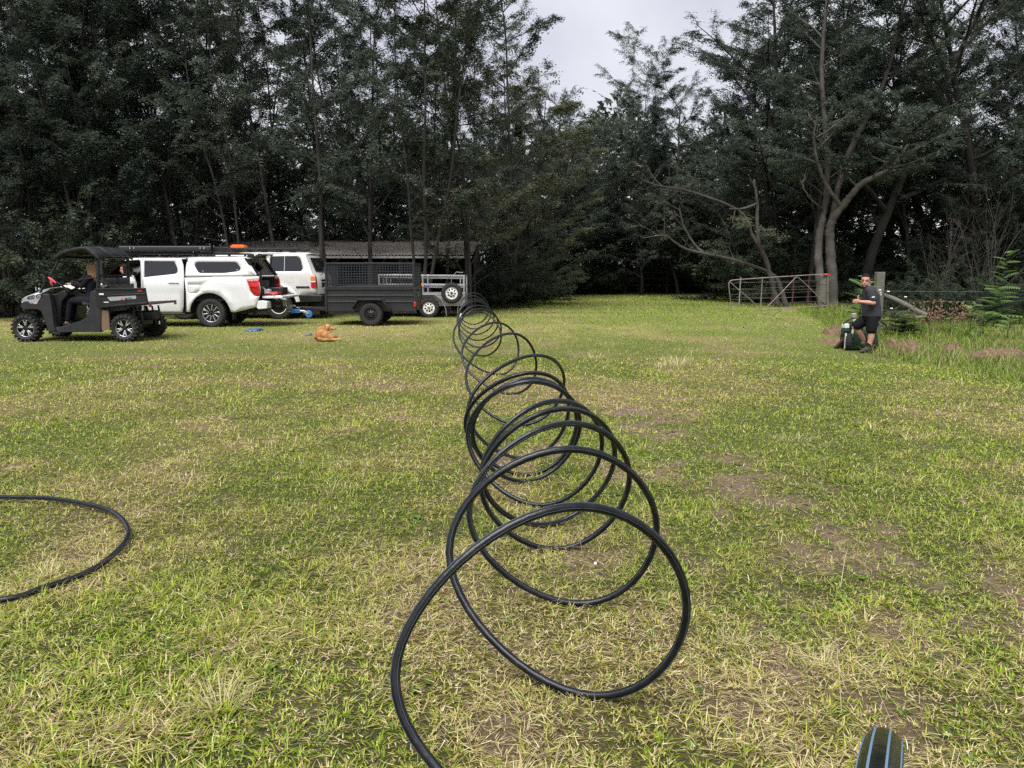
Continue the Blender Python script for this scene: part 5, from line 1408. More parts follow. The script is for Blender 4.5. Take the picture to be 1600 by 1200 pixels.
# ------------------------------------------------------------------ side-by-side utility vehicle
def utv():
    Y0 = 16.08; S = FPX / Y0
    xr = (194 - 800) / FPX * Y0
    e = thing('utility_vehicle', 'black side-by-side utility vehicle with a roof and cargo bed at the left', 'utility vehicle', (xr, Y0, gz(xr, Y0)), 0)
    def U(px, py): return ((px - 194) / S, (532.5 - py) / S)
    P = lambda L: [U(*q) for q in L]
    WD = 1.34
    def both(name, poly, t, mat_, bev=0.008, y0=0.0):
        for a, b in ((y0, y0 + t), (WD - y0 - t, WD - y0)):
            MB().prism(poly, a, b).build(name, mat_, e, bevel=bev)
    # wheels
    for px, cz in ((39.5, 0.285), (194, 0.285)):
        x = (px - 194) / S
        wheel(e, (x, 0.08, cz), 0.275, 0.24, 0.178, 'alloy5', -1, lugs='mud', phase=math.pi / 2 if px < 100 else -math.pi / 2)
        wheel(e, (x, WD - 0.08, cz), 0.275, 0.24, 0.178, 'alloy5', 1, lugs='mud', phase=0.4)
    # body
    both('front_fender', P([(36, 474), (40, 470), (47, 469.5), (52, 473), (62, 472), (70, 458), (80, 458), (83, 470), (84, 508), (87, 514), (79, 517), (74, 513), (70, 497), (66, 484), (60, 481.5), (38, 481.5), (35.5, 478)]), 0.16, M_GREYPL)
    both('door_sill', P([(86.5, 509.5), (100, 508), (112, 504), (126, 500), (139, 493), (143, 470), (145, 455), (150, 452.5), (157.5, 455), (160, 482), (156.5, 517), (88, 517.5)]), 0.10, M_GREYPL)
    both('rear_corner', P([(157.2, 482), (170, 484), (171, 512), (157.5, 515)]), 0.06, M_TAN, 0.004, 0.02)
    # hood
    m = MB(); rings = []
    for px, py, k in ((38, 468, 0.0), (41, 464.5, .02), (46, 461.5, .05), (56, 459, .07), (69, 456.6, .08)):
        u, z = U(px, py)
        rings.append([(u, 0.004, z - 0.015), (u, 0.12, z + 0.005), (u, 0.36, z + k), (u, WD / 2, z + k + 0.015), (u, WD - 0.36, z + k), (u, WD - 0.12, z + 0.005), (u, WD - 0.004, z - 0.015)])
    m.loft(rings, caps=False, closed=False); hood = m.build('hood', M_SILVER, e, 40, solid=0.02)
    sp = P([(38.6, 470), (40, 466), (46, 462.2), (69, 457.4), (70, 458.5), (62.3, 471.5), (52.4, 472.6), (47.4, 469)])
    for y in (-0.006, WD - 0.002):
        MB().prism(sp, y, y + 0.008).build('side_panel', M_SILVER, hood)
    u, z = U(46.5, 467.2)
    t = text_part('lettering', '400 GT', 0.105, M_BLACKPL, hood, (u, -0.0075, z), (R(90), 0, 0), 0.002, 0.25, 0.002)
    t.rotation_euler = (R(90), R(-9), 0)
    fb = MB(); fb.prism(P([(36, 474), (33.5, 480), (35, 486), (40, 482), (42, 472)]), 0.12, WD - 0.12); fb.tube([U(34, 484)[0:1] + (0.1,) + U(34, 484)[1:], U(31, 483)[0:1] + (0.3,) + U(31, 483)[1:], U(31, 483)[0:1] + (WD - 0.3,) + U(31, 483)[1:], U(34, 484)[0:1] + (WD - 0.1,) + U(34, 484)[1:]], 0.018, 8); fb.build('front_bumper', M_BLACKPL, e, bevel=0.01)
    u, z = U(38.6, 469)
    for y in (0.01, WD - 0.13):
        MB().prism(rpoly([(u - 0.03, z - 0.035), (u + 0.03, z - 0.03), (u + 0.04, z + 0.035), (u - 0.01, z + 0.04)], 0.015), y, y + 0.12).build('headlight', M_CLEAR, e, bevel=0.008)
    u, z = U(59, 472.6); MB().box((u, -0.006, z), (0.075, 0.012, 0.022)).build('marker_lamp', M_AMBER, e, bevel=0.004)
    # floor, dash, firewall, engine cover
    m = MB(); a = U(84, 514); b = U(158, 514); m.box(((a[0] + b[0]) / 2, WD / 2, 0.27), (b[0] - a[0], WD - 0.22, 0.05)); m.build('floor', M_BLACKPL, e)
    m = MB(); m.prism(P([(70, 460), (84, 458), (98, 452), (102, 460), (92, 470), (86, 512), (78, 512)]), 0.17, WD - 0.17); m.build('dashboard', M_BLACKPL, e, bevel=0.02)
    m = MB(); m.prism(P([(126, 502), (140, 478), (160, 476), (162, 512), (128, 512)]), 0.12, WD - 0.12); m.build('seat_base', M_BLACKPL, e, bevel=0.02)
    for y in (0.20, 0.74):
        s = MB(); s.prism(rpoly(P([(122, 476), (123, 469), (150, 471), (156, 474), (155, 478)]), 0.03), y, y + 0.46); s.prism(rpoly(P([(150, 474), (157, 434), (161, 432.5), (165.5, 435), (160, 476)]), 0.04), y + 0.02, y + 0.44); s.build('seat', M_FABRIC, e, bevel=0.03)
        b = MB(); u, z = U(158, 446); b.box((u + 0.06, y + 0.47, z), (0.05, 0.03, 0.06)); b.build('belt_buckle', M_CLEAR if y < 0.5 else M_BLACKPL, e)
    m = MB(); m.box((U(170, 0)[0], WD / 2, U(0, 447)[1]), (0.03, WD - 0.3, 0.10)); m.box((U(163, 0)[0], 0.2, U(0, 447)[1]), (0.12, 0.08, 0.09)); m.build('seat_rail', M_BLACKPL, e, bevel=0.01)
    # chassis, axles, suspension, engine
    m = MB(); m.box((-1.05, WD / 2, 0.30), (2.3, 0.5, 0.12)); m.box((-0.1, WD / 2, 0.46), (0.6, 0.5, 0.30)); m.box((0.28, WD / 2, 0.52), (0.25, 0.35, 0.2)); m.build('engine', M_BLACKPL, e, bevel=0.03)
    for x in (0.0, (39.5 - 194) / S):
        for s, y in ((1, 0.12), (-1, WD - 0.12)):
            a = MB(); a.bar((x - 0.12, WD / 2 - s * 0.2, 0.33), (x, y + s * 0.1, 0.27), 0.03); a.bar((x + 0.12, WD / 2 - s * 0.2, 0.33), (x, y + s * 0.1, 0.27), 0.03); a.build('suspension_arm', M_BLKSTEEL, e)
            a = MB(); a.tube([(x + 0.08, y + s * 0.16, 0.32), (x + 0.03, y + s * 0.26, 0.70)], 0.03, 8); a.build('shock_absorber', M_GREYPL, e)
        MB().tube([(x, 0.1, 0.285), (x, WD - 0.1, 0.285)], 0.03, 8).build('axle', M_BLKSTEEL, e)
    m = MB(); m.bar(U(222, 478)[:1] + (0.5,) + U(222, 478)[1:], U(226, 508)[:1] + (0.55,) + U(226, 508)[1:], 0.03); m.bar(U(222, 478)[:1] + (0.8,) + U(222, 478)[1:], U(226, 508)[:1] + (0.8,) + U(226, 508)[1:], 0.03); m.bar(U(224, 496)[:1] + (0.45,) + U(224, 496)[1:], U(224, 496)[:1] + (0.85,) + U(224, 496)[1:], 0.03); m.build('rear_frame', M_BLKSTEEL, e)
    MB().box((U(226, 0)[0] + 0.03, 0.62, 0.36), (0.01, 0.05, 0.07)).build('tow_tag', M_CLEAR, e)
    # bed
    bed = MB(); bed.prism(P([(153, 449.5), (231.5, 449), (234, 473), (176, 478.5), (158, 480), (154, 476)]), -0.02, 0.03); bo = bed.build('bed_side', M_BLACKPL, e, bevel=0.01)
    r = MB(); r.prism(P([(160, 459.5), (231, 456.5), (231.2, 458.5), (160, 461.5)]), -0.034, -0.018); r.prism(P([(156, 449), (231, 448.6), (231, 451), (156, 451.5)]), -0.04, 0.035); r.prism(P([(160, 476.5), (233, 470.5), (233.3, 472.8), (160, 479)]), -0.036, -0.018); r.build('bed_rib', M_BLACKPL, bo, bevel=0.004)
    MB().prism(P([(171.8, 462.6), (216.5, 460.2), (217, 465.2), (176.3, 468.8)]), -0.026, -0.0185).build('decal', M_SILVER, bo)
    u, z = U(192, 467.2); t = text_part('logo', 'CF', 0.052, M_REDP, bo, (u, -0.0275, z), (R(90), R(-4), 0), 0.001, 0.2, 0.0015)
    u, z = U(199, 466.7); t = text_part('logo', 'MOTO', 0.052, M_BLACKPL, bo, (u, -0.0275, z), (R(90), R(-4), 0), 0.001, 0.2, 0.0015)
    for nm, q, s, mm in (('reflector', (163.5, 458), (0.095, 0.012, 0.032), M_CLEAR), ('warning_label', (170, 470.5), (0.10, 0.012, 0.018), M_CLEAR), ('tail_reflector', (223.5, 453.2), (0.09, 0.012, 0.03), M_REDLENS)):
        u, z = U(*q); MB().box((u, -0.024 if nm != 'tail_reflector' else -0.026, z), s).build(nm, mm, bo)
    f0, f1 = U(154, 476), U(234, 473)
    MB().prism([(f0[0], 0.70), (f1[0], 0.765), (f1[0] + 0.01, 0.815), (f0[0], 0.76)], 0.031, WD + 0.02).build('bed_floor', M_BLACKPL, e, bevel=0.006)
    MB().box((f1[0] + 0.012, WD / 2, 0.797), (0.02, WD - 0.05, 0.03)).build('bed_edge', M_TAN, e)
    for y in (0.06, WD - 0.06):
        MB().box((f1[0] + 0.01, y, 0.745), (0.03, 0.09, 0.05)).build('tail_light', M_REDLENS, e, bevel=0.006)
    MB().prism(P([(153, 450), (156, 450), (158, 478), (155, 478)]), 0.031, WD).build('headboard', M_BLACKPL, e)
    # cage and roof
    def T(px, py, y): u, z = U(px, py); return (u, y, z)
    for y in (0.03, WD - 0.03):
        MB().tube([T(99, 403, y + 0.04 if y < 0.5 else y - 0.04), T(84, 431, y), T(74, 442, y), T(66, 457, y)], 0.022, 8).build('front_pillar', M_BLKSTEEL, e, 60)
        MB().tube([T(160, 400, y + 0.03 if y < 0.5 else y - 0.03), T(158, 428, y), T(156, 462, y)], 0.036, 8).build('rear_pillar', M_BLKSTEEL, e, 60)
        MB().tube([T(99, 403, y), T(120, 393, y), T(145, 392, y), T(160, 400, y)], 0.024, 8).build('roof_bar', M_BLKSTEEL, e, 60)
    for px, py in ((99, 403), (160, 402), (159, 430)):
        MB().tube([T(px, py, 0.03), T(px, py, WD - 0.03)], 0.022, 8).build('cross_bar', M_BLKSTEEL, e)
    MB().tube([T(126, 437, 0.0), T(140, 434, -0.01), T(157, 432.5, 0.0)], 0.012, 6).build('side_bar', M_BLKSTEEL, e)
    prof = [(96.5, 404.5), (99, 400), (108, 394.5), (125, 389.5), (139, 387.4), (146.5, 388), (155, 395), (163.5, 401.5)]
    m = MB(); rings = []
    for i, (px, py) in enumerate(prof):
        u, z = U(px, py)
        rings.append([(u, -0.04, z - 0.05), (u, -0.045, z - 0.015), (u, -0.01, z), (u, 0.25, z + 0.012), (u, 0.45, z + 0.012), (u, 0.46, z - 0.004), (u, 0.48, z - 0.004), (u, 0.49, z + 0.014), (u, WD / 2, z + 0.018), (u, 0.85, z + 0.014), (u, 0.86, z - 0.004), (u, 0.88, z - 0.004), (u, 0.89, z + 0.012), (u, WD - 0.25, z + 0.012), (u, WD + 0.01, z), (u, WD + 0.045, z - 0.015), (u, WD + 0.04, z - 0.05)])
    m.loft(rings, caps=False, closed=False); ro = m.build('roof', M_GREYPL, e, 35, solid=0.03)
    lp = MB(); lp.box((U(128, 0)[0], 0.4, U(0, 396)[1]), (0.25, 0.3, 0.05)); lp.box((U(128, 0)[0], 0.95, U(0, 396)[1]), (0.25, 0.3, 0.05)); lp.build('roof_liner', M_BLACKPL, ro, bevel=0.01)
    # steering wheel, grab bars, mirror, gear in the cab
    c = Vector(T(112, 447, 0.42)); ax = Matrix.Rotation(R(-35), 3, 'Y')
    sw = MB(); sw.tube([c + ax @ Vector((0, 0.17 * math.cos(a), 0.17 * math.sin(a))) for a in np.linspace(0, 2 * math.pi, 22)[:-1]], 0.016, 7, closed=True)
    for a in (0.5, 2.6, 4.7): sw.bar(c, c + ax @ Vector((0, 0.16 * math.cos(a), 0.16 * math.sin(a))), 0.02)
    sw.tube([c, T(96, 455, 0.42)], 0.025, 8); sw.build('steering_wheel', M_BLACKPL, e)
    gb = MB(); gb.tube(spline([T(86, 440, 0.2), T(96, 447, 0.2), T(104, 456, 0.2)], 4), 0.02, 7); gb.tube(spline([T(86, 440, 0.7), T(103, 443, 0.8), T(114, 452, 0.8)], 4), 0.02, 7); gb.tube([T(104, 452, 0.15), T(118, 452, 0.6), T(122, 440, 0.9)], 0.016, 7); gb.build('grab_bar', M_BLACKPL, e)
    mi = MB(); u, z = U(78, 435); mi.box((u, -0.02, z), (0.06, 0.10, 0.13)); mi.tube([(u, 0, z - 0.05), T(84, 440, 0.05)], 0.012, 6); mi.build('mirror', M_BLACKPL, e, bevel=0.02)
    m = MB(); m.tube([T(57, 453, 0.1), T(57, 447, 0.1)], 0.012, 6); m.ellipsoid(T(53, 451, 0.3), (0.02, 0.03, 0.03)); m.build('spot_lamp', M_SILVER, e)
    # red cloth tied on the front pillar
    o = thing('red_cloth', 'pinkish red cloth draped over the front pillar of the utility vehicle', 'cloth', Vector(e.location) + Vector(T(86, 437, 0.02)))
    m = MB(); rr = random.Random(4)
    m.tube([(-0.05, -0.02, 0.06), (0.0, -0.03, 0.03), (0.05, -0.02, -0.02), (0.10, -0.02, -0.05)], [0.015, 0.03, 0.028, 0.015], 9); m.tube([(0.0, -0.02, 0.02), (0.01, -0.03, -0.05), (0.02, -0.02, -0.11)], [0.02, 0.03, 0.012], 8)
    m.build('fabric', pmat('red_cloth', (0.55, 0.08, 0.10), 0.85, var=0.5, scale=14), o, 60)
    o = thing('rope_coil', 'small pale rope bundle on the front corner of the cargo bed', 'rope', Vector(e.location) + Vector(T(159, 448, 0.15)))
    m = MB()
    for k in range(4): m.tube([(0.06 * math.cos(a) + 0.01 * k, 0.05 * math.sin(a), 0.0 + 0.012 * k + 0.01 * math.sin(2 * a)) for a in np.linspace(0, 6.28, 14)[:-1]], 0.009, 5, closed=True)
    m.build('rope', pmat('pale_rope', (0.25, 0.25, 0.19), 0.9), o)
    # antenna whip behind the front
    return e, U
UTV, UTV_U = utv()
# ================================================================== people and dog
M_SKIN = pmat('skin', (0.46, 0.245, 0.18), 0.55, var=0.12, scale=9)
M_SHIRT = pmat('charcoal_cotton', (0.042, 0.042, 0.052), 0.9, spec=0.15, var=0.18, scale=14, bump=0.25, bscale=30)
M_SHORTS = pmat('black_cotton', (0.007, 0.007, 0.009), 0.85, spec=0.2, var=0.2, scale=14, bump=0.2)
M_HAIRD = pmat('dark_brown_hair', (0.016, 0.010, 0.007), 0.8, spec=0.15, var=0.4, scale=60, bump=0.4)
M_BLOND = pmat('blonde_hair', (0.34, 0.21, 0.11), 0.5, var=0.45, scale=45, bump=0.5)
M_WHITETEE = pmat('white_shirt', (0.70, 0.71, 0.74), 0.85, var=0.1, scale=14)
M_SHOE = pmat('dark_shoe', (0.03, 0.028, 0.028), 0.7, var=0.3)
M_SHOEG = pmat('grey_brown_shoe', (0.13, 0.10, 0.085), 0.8, var=0.3)
M_EYE = pmat('dark_eye', (0.02, 0.015, 0.012), 0.3)
M_LIP = pmat('lip', (0.36, 0.14, 0.12), 0.5)
M_STUB = pmat('stubble', (0.17, 0.10, 0.075), 0.8, var=0.2, scale=60)
M_NAVY = pmat('dark_clothes', (0.010, 0.011, 0.018), 0.85, spec=0.2, var=0.25, scale=14)

def chain(mb, pts, rs, n=12, flat=None, per=5):
    """a rounded, tapering limb through the points"""
    P = spline(pts, per) if len(pts) > 2 else [Vector(pts[0]).lerp(Vector(pts[1]), k / 6) for k in range(7)]
    m = len(P); f = np.interp(np.linspace(0, len(rs) - 1, m), range(len(rs)), rs)
    d0 = (P[0] - P[1]).normalized(); d1 = (P[-1] - P[-2]).normalized()
    pts2, r2 = [], []
    for a in (80, 55, 28): pts2.append(P[0] + d0 * f[0] * math.sin(R(a)) * 0.9); r2.append(f[0] * math.cos(R(a)))
    pts2 += P; r2 += list(f)
    for a in (28, 55, 80): pts2.append(P[-1] + d1 * f[-1] * math.sin(R(a)) * 0.9); r2.append(f[-1] * math.cos(R(a)))
    o = len(mb.v); mb.tube(pts2, r2, n)
    if flat:
        ax, k = Vector(flat[0]).normalized(), flat[1]; nn = n
        for i in range(len(pts2)):
            for j in range(nn):
                v = Vector(mb.v[o + i * nn + j]); d = v - pts2[i]
                mb.v[o + i * nn + j] = tuple(v + ax * d.dot(ax) * (k - 1))
def ring_loft(mb, rings, n=16):
    out = []
    for c, a, b in rings:
        c, a, b = Vector(c), Vector(a), Vector(b)
        out.append([c + a * math.cos(2 * math.pi * k / n) + b * math.sin(2 * math.pi * k / n) for k in range(n)])
    mb.loft(out)
def organic(mb, name, mat_, parent, vox=0.012, smooth=3, sub=0, loc=None):
    o = mb.build(name, mat_, parent, None, loc=loc)
    m = o.modifiers.new('remesh', 'REMESH'); m.mode = 'VOXEL'; m.voxel_size = vox; m.use_smooth_shade = True
    if smooth:
        s = o.modifiers.new('smooth', 'SMOOTH'); s.iterations = smooth; s.factor = 0.5
    return o
def hand(mb, wrist, d, palm_n, thumb_up, curl=0.9, s=1.0):
    """fist-like relaxed hand with five fingers; d = forearm direction, palm_n = palm normal, thumb_up = side of the thumb"""
    d = Vector(d).normalized(); t = Vector(thumb_up).normalized(); pn = Vector(palm_n).normalized()
    w = Vector(wrist)
    ring_loft(mb, [(w, t * 0.026 * s, pn * 0.02 * s), (w + d * 0.04 * s, t * 0.040 * s, pn * 0.017 * s), (w + d * 0.085 * s, t * 0.042 * s, pn * 0.016 * s), (w + d * 0.10 * s, t * 0.036 * s, pn * 0.012 * s)], 12)
    for k, L in enumerate((0.072, 0.080, 0.074, 0.058)):
        b = w + d * 0.09 * s + t * (0.031 - 0.0205 * k) * s
        a = curl * 0.7; p1 = b + (d * math.cos(a) + pn * math.sin(a)) * L * 0.45 * s
        a2 = curl * 2.0; p2 = p1 + (d * math.cos(a2) + pn * math.sin(a2)) * L * 0.33 * s
        a3 = curl * 2.9; p3 = p2 + (d * math.cos(a3) + pn * math.sin(a3)) * L * 0.25 * s
        chain(mb, [b, p1, p2, p3], [0.0095 * s, 0.009 * s, 0.0085 * s, 0.007 * s], 8, per=3)
    b = w + d * 0.03 * s + t * 0.03 * s
    chain(mb, [b, b + t * 0.03 * s + d * 0.02 * s, b + t * 0.062 * s + d * 0.022 * s, b + t * 0.088 * s + d * 0.012 * s], [0.014 * s, 0.0115 * s, 0.0105 * s, 0.008 * s], 8, per=3)
def head(e, c, face, up, s=1.0, hair=M_HAIRD, stub=False, body=None, long_hair=False):
    """skull, jaw, nose and ears go into body; eyes, mouth and hair become parts"""
    c = Vector(c); f = Vector(face).normalized(); u = Vector(up); u = (u - f * u.dot(f)).normalized(); r = f.cross(u)
    Q = lambda x, y, z: c + (r * x + f * y + u * z) * s
    M3 = Matrix((r, f, u)).transposed()
    body.ellipsoid(Q(0, -0.008, 0.035), (0.076 * s, 0.096 * s, 0.092 * s), 18, 12, M3)
    body.ellipsoid(Q(0, 0.022, -0.045), (0.060 * s, 0.066 * s, 0.072 * s), 16, 10, M3)
    body.ellipsoid(Q(0, 0.062, -0.088), (0.030 * s, 0.024 * s, 0.022 * s), 10, 8, M3)
    chain(body, [Q(0, 0.088, 0.012), Q(0, 0.100, -0.010), Q(0, 0.108, -0.024)], [0.009 * s, 0.011 * s, 0.0135 * s], 8, per=3)
    chain(body, [Q(-0.045, 0.074, 0.022), Q(0, 0.084, 0.026), Q(0.045, 0.074, 0.022)], [0.010 * s, 0.010 * s, 0.010 * s], 8, per=3)
    for k in (-1, 1): body.ellipsoid(Q(k * 0.076, -0.008, -0.012), (0.010 * s, 0.018 * s, 0.032 * s), 10, 8, M3)
    for k in (-1, 1):
        m = MB(); m.ellipsoid(Q(k * 0.031, 0.0795, 0.004), (0.0085 * s, 0.005 * s, 0.0035 * s), 10, 6, M3); m.build('eye', M_EYE, e, 60)
        m = MB(); chain(m, [Q(k * 0.014, 0.092, 0.027), Q(k * 0.032, 0.089, 0.033), Q(k * 0.050, 0.074, 0.027)], [0.0024 * s] * 3, 6, per=3); m.build('eyebrow', hair, e, 60)
    m = MB(); chain(m, [Q(-0.026, 0.074, -0.064), Q(0, 0.086, -0.062), Q(0.026, 0.074, -0.064)], [0.006 * s, 0.008 * s, 0.006 * s], 8, per=3); m.build('mouth', M_LIP, e, 60)
    if stub:
        m = MB(); ring = []
        m.ellipsoid(Q(0, 0.022, -0.060), (0.0615 * s, 0.066 * s, 0.064 * s), 16, 10, M3); m.v = [v if (Vector(v) - c).dot(u) < -0.045 * s else tuple(c + (Vector(v) - c) * 0.8) for v in m.v]; m.build('stubble', M_STUB, e, 60)
    # hair cap: ellipsoid cut below a hairline
    m = MB(); n, k2 = 22, 14; vs = []
    for i in range(k2 + 1):
        th = math.pi * i / k2
        for j in range(n):
            a = 2 * math.pi * j / n
            x, y, z = math.sin(th) * math.cos(a), math.sin(th) * math.sin(a), math.cos(th)
            line = 0.066 if y > 0.35 else (-0.01 if abs(x) > 0.55 and y > -0.2 else -0.06)
            zz = 0.038 + z * 0.098
            k = 1.0 if zz > line else 0.80
            g = 1 + 0.03 * math.sin(9 * a + 5 * th)
            vs.append(Q(x * 0.081 * k * g, -0.011 + y * 0.100 * k * g, max(zz, line - 0.02) if k < 1 else zz * 1.0))
    m.add(vs, [(i * n + j, i * n + (j + 1) % n, (i + 1) * n + (j + 1) % n, (i + 1) * n + j) for i in range(k2) for j in range(n)])
    if long_hair:
        for k in range(13):
            a = math.pi * (0.95 + 1.1 * k / 12); x, y = math.cos(a) * 0.075, math.sin(a) * 0.085
            chain(m, [Q(x, y, 0.06), Q(x * 1.15, y * 1.15, -0.05), Q(x * 1.25, y * 1.2 - 0.02, -0.16), Q(x * 1.1, y * 1.1 - 0.02, -0.27 - 0.02 * (k % 3))], [0.02 * s, 0.022 * s, 0.018 * s, 0.006 * s], 7, per=3)
    m.build('hair', hair, e, 60)

def man():
    Y = 15.3
    o = on_y(1356, 548, Y)
    g = gz(o.x, Y); 
    e = thing('person', 'man in a charcoal T-shirt and black shorts giving a thumbs up beside the trencher', 'person', (o.x, Y, g))
    base = Vector((o.x, Y, on_y(1356, 549.5, Y).z))
    P = lambda px, py, dy=0.0: on_y(px, py, Y + dy) - base
    sh = Vector((-0.22, -0.97, 0)).normalized()      # from right to left shoulder, towards the viewer
    fw = Vector((-0.97, 0.22, 0)).normalized()       # chest direction: left and slightly away
    b = MB()
    nk = P(1357.5, 447); ch = P(1360, 459); wa = P(1362, 479); pv = P(1362.5, 494)
    ring_loft(b, [(pv - Vector((0, 0, .06)), sh * 0.15, fw * 0.12), (pv, sh * 0.175, fw * 0.145), (wa, sh * 0.165, fw * 0.145), (ch, sh * 0.185, fw * 0.135), (ch.lerp(nk, .6), sh * 0.17, fw * 0.10), (nk, sh * 0.075, fw * 0.07)])
    hc = P(1352.5, 437.5, -0.02)
    chain(b, [nk - Vector((0, 0, .03)), hc + Vector((0.02, 0, -0.06))], [0.062, 0.056])
    # legs
    LH, LK, LA, LT = P(1363, 497, -.09), P(1361.5, 517, -.12), P(1357.5, 541, -.12), P(1350, 546.6, -.16)
    RH, RK, RA, RT = P(1357, 496, .10), P(1335.5, 509, .10), P(1351.5, 533, .16), P(1362, 541, .22)
    chain(b, [LH, LH.lerp(LK, .5), LK, LK.lerp(LA, .35) + Vector((0.012, 0, 0)), LA], [0.095, 0.082, 0.060, 0.062, 0.040], 14)
    chain(b, [RH, RH.lerp(RK, .5), RK], [0.095, 0.082, 0.062], 14); chain(b, [RK, RK.lerp(RA, .35) + Vector((0.015, 0, 0)), RA], [0.060, 0.062, 0.040], 14)
    chain(b, [LA, LA.lerp(LT, .5) - Vector((0, 0, .02)), LT], [0.04, 0.04, 0.03]); chain(b, [RA, RA.lerp(RT, .5), RT], [0.04, 0.04, 0.03])
    # arms
    LS, LE, LW = P(1360.5, 453, -.185), P(1365, 472, -.27), P(1344, 470, -.24)
    RS, RE, RW = P(1360, 453, .185), P(1366, 473, .25), P(1360, 488, .25)
    chain(b, [LS, LS.lerp(LE, .5), LE], [0.066, 0.056, 0.045]); chain(b, [LE, LE.lerp(LW, .35), LW], [0.046, 0.043, 0.029])
    chain(b, [RS, RS.lerp(RE, .5), RE], [0.066, 0.056, 0.045]); chain(b, [RE, RE.lerp(RW, .35), RW], [0.046, 0.043, 0.029])
    hand(b, LW, LW - LE, (0.1, 0.95, -.2), (0.1, -.1, 1), 0.95, 1.05)
    hand(b, RW, (RW - RE), (0, -0.4, -1), (-1, 0, 0), 0.9)
    head(e, hc, (-0.52, -0.84, -0.06), (0.04, 0.0, 1), 1.06, stub=True, body=b)
    organic(b, 'body', M_SKIN, e, 0.0075, 2)
    # T-shirt
    t = MB(); q = pv + Vector((0, 0, 0.015))
    ring_loft(t, [(q, sh * 0.200, fw * 0.185), (wa, sh * 0.190, fw * 0.172), (ch, sh * 0.210, fw * 0.158), (ch.lerp(nk, .55), sh * 0.20, fw * 0.125), (nk - Vector((0, 0, .012)), sh * 0.085, fw * 0.080)], 20)
    chain(t, [LS + Vector((0, .05, .01)), LS, LS.lerp(LE, .45), LS.lerp(LE, .72)], [0.09, 0.092, 0.086, 0.076], 12, per=4); chain(t, [RS + Vector((0, -.05, .01)), RS, RS.lerp(RE, .45), RS.lerp(RE, .72)], [0.09, 0.092, 0.086, 0.076], 12, per=4)
    ts = organic(t, 't_shirt', M_SHIRT, e, 0.009, 3)
    lg = MB(); c = LS.lerp(LE, .50) + Vector((-0.02, -0.088, 0)); lg.box(c, (0.055, 0.012, 0.022), ('Y', -0.15)); lg.build('sleeve_print', M_WHITEP, ts)
    lg = MB(); c = ch.lerp(nk, .30) - fw * 0.150 - Vector((0.0, 0.04, 0))
    for k, (dz, w) in enumerate(((0.05, 0.08), (0.0, 0.06), (-0.04, 0.04))): lg.box(c + Vector((0.012 * k - 0.012, -0.05, dz)), (0.014, w, 0.03), ('Y', 0.35))
    lg.build('back_print', M_WHITEP, ts)
    s = MB()
    ring_loft(s, [(pv - Vector((0, 0, .05)), sh * 0.190, fw * 0.165), (pv + Vector((0, 0, .03)), sh * 0.19, fw * 0.168), (pv + Vector((0, 0, .06)), sh * 0.18, fw * 0.155)], 18)
    chain(s, [LH, LH.lerp(LK, .5), LH.lerp(LK, .86)], [0.115, 0.112, 0.102], 14); chain(s, [RH, RH.lerp(RK, .5), RH.lerp(RK, .88)], [0.115, 0.110, 0.098], 14)
    organic(s, 'shorts', M_SHORTS, e, 0.010, 3)
    for A, T, m_, nm in ((LA, LT, M_SHOE, 'shoe'), (RA, RT, M_SHOEG, 'shoe')):
        d = (T - A); d.z *= 0.3; d.normalize()
        w = MB(); chain(w, [A + Vector((0, 0, .06)), A], [0.047, 0.05]); w_ = organic(w, 'sock', M_SHORTS, e, 0.009, 2)
        w = MB(); chain(w, [A - d * 0.05 - Vector((0, 0, .03)), A + d * 0.05 - Vector((0, 0, .035)), A + d * 0.13 - Vector((0, 0, .045)), A + d * 0.19 - Vector((0, 0, .05))], [0.045, 0.05, 0.046, 0.034], 12); chain(w, [A + Vector((0, 0, .02)), A - Vector((0, 0, .03))], [0.046, 0.05])
        organic(w, nm, m_, e, 0.009, 2)
    return e
MAN = man()

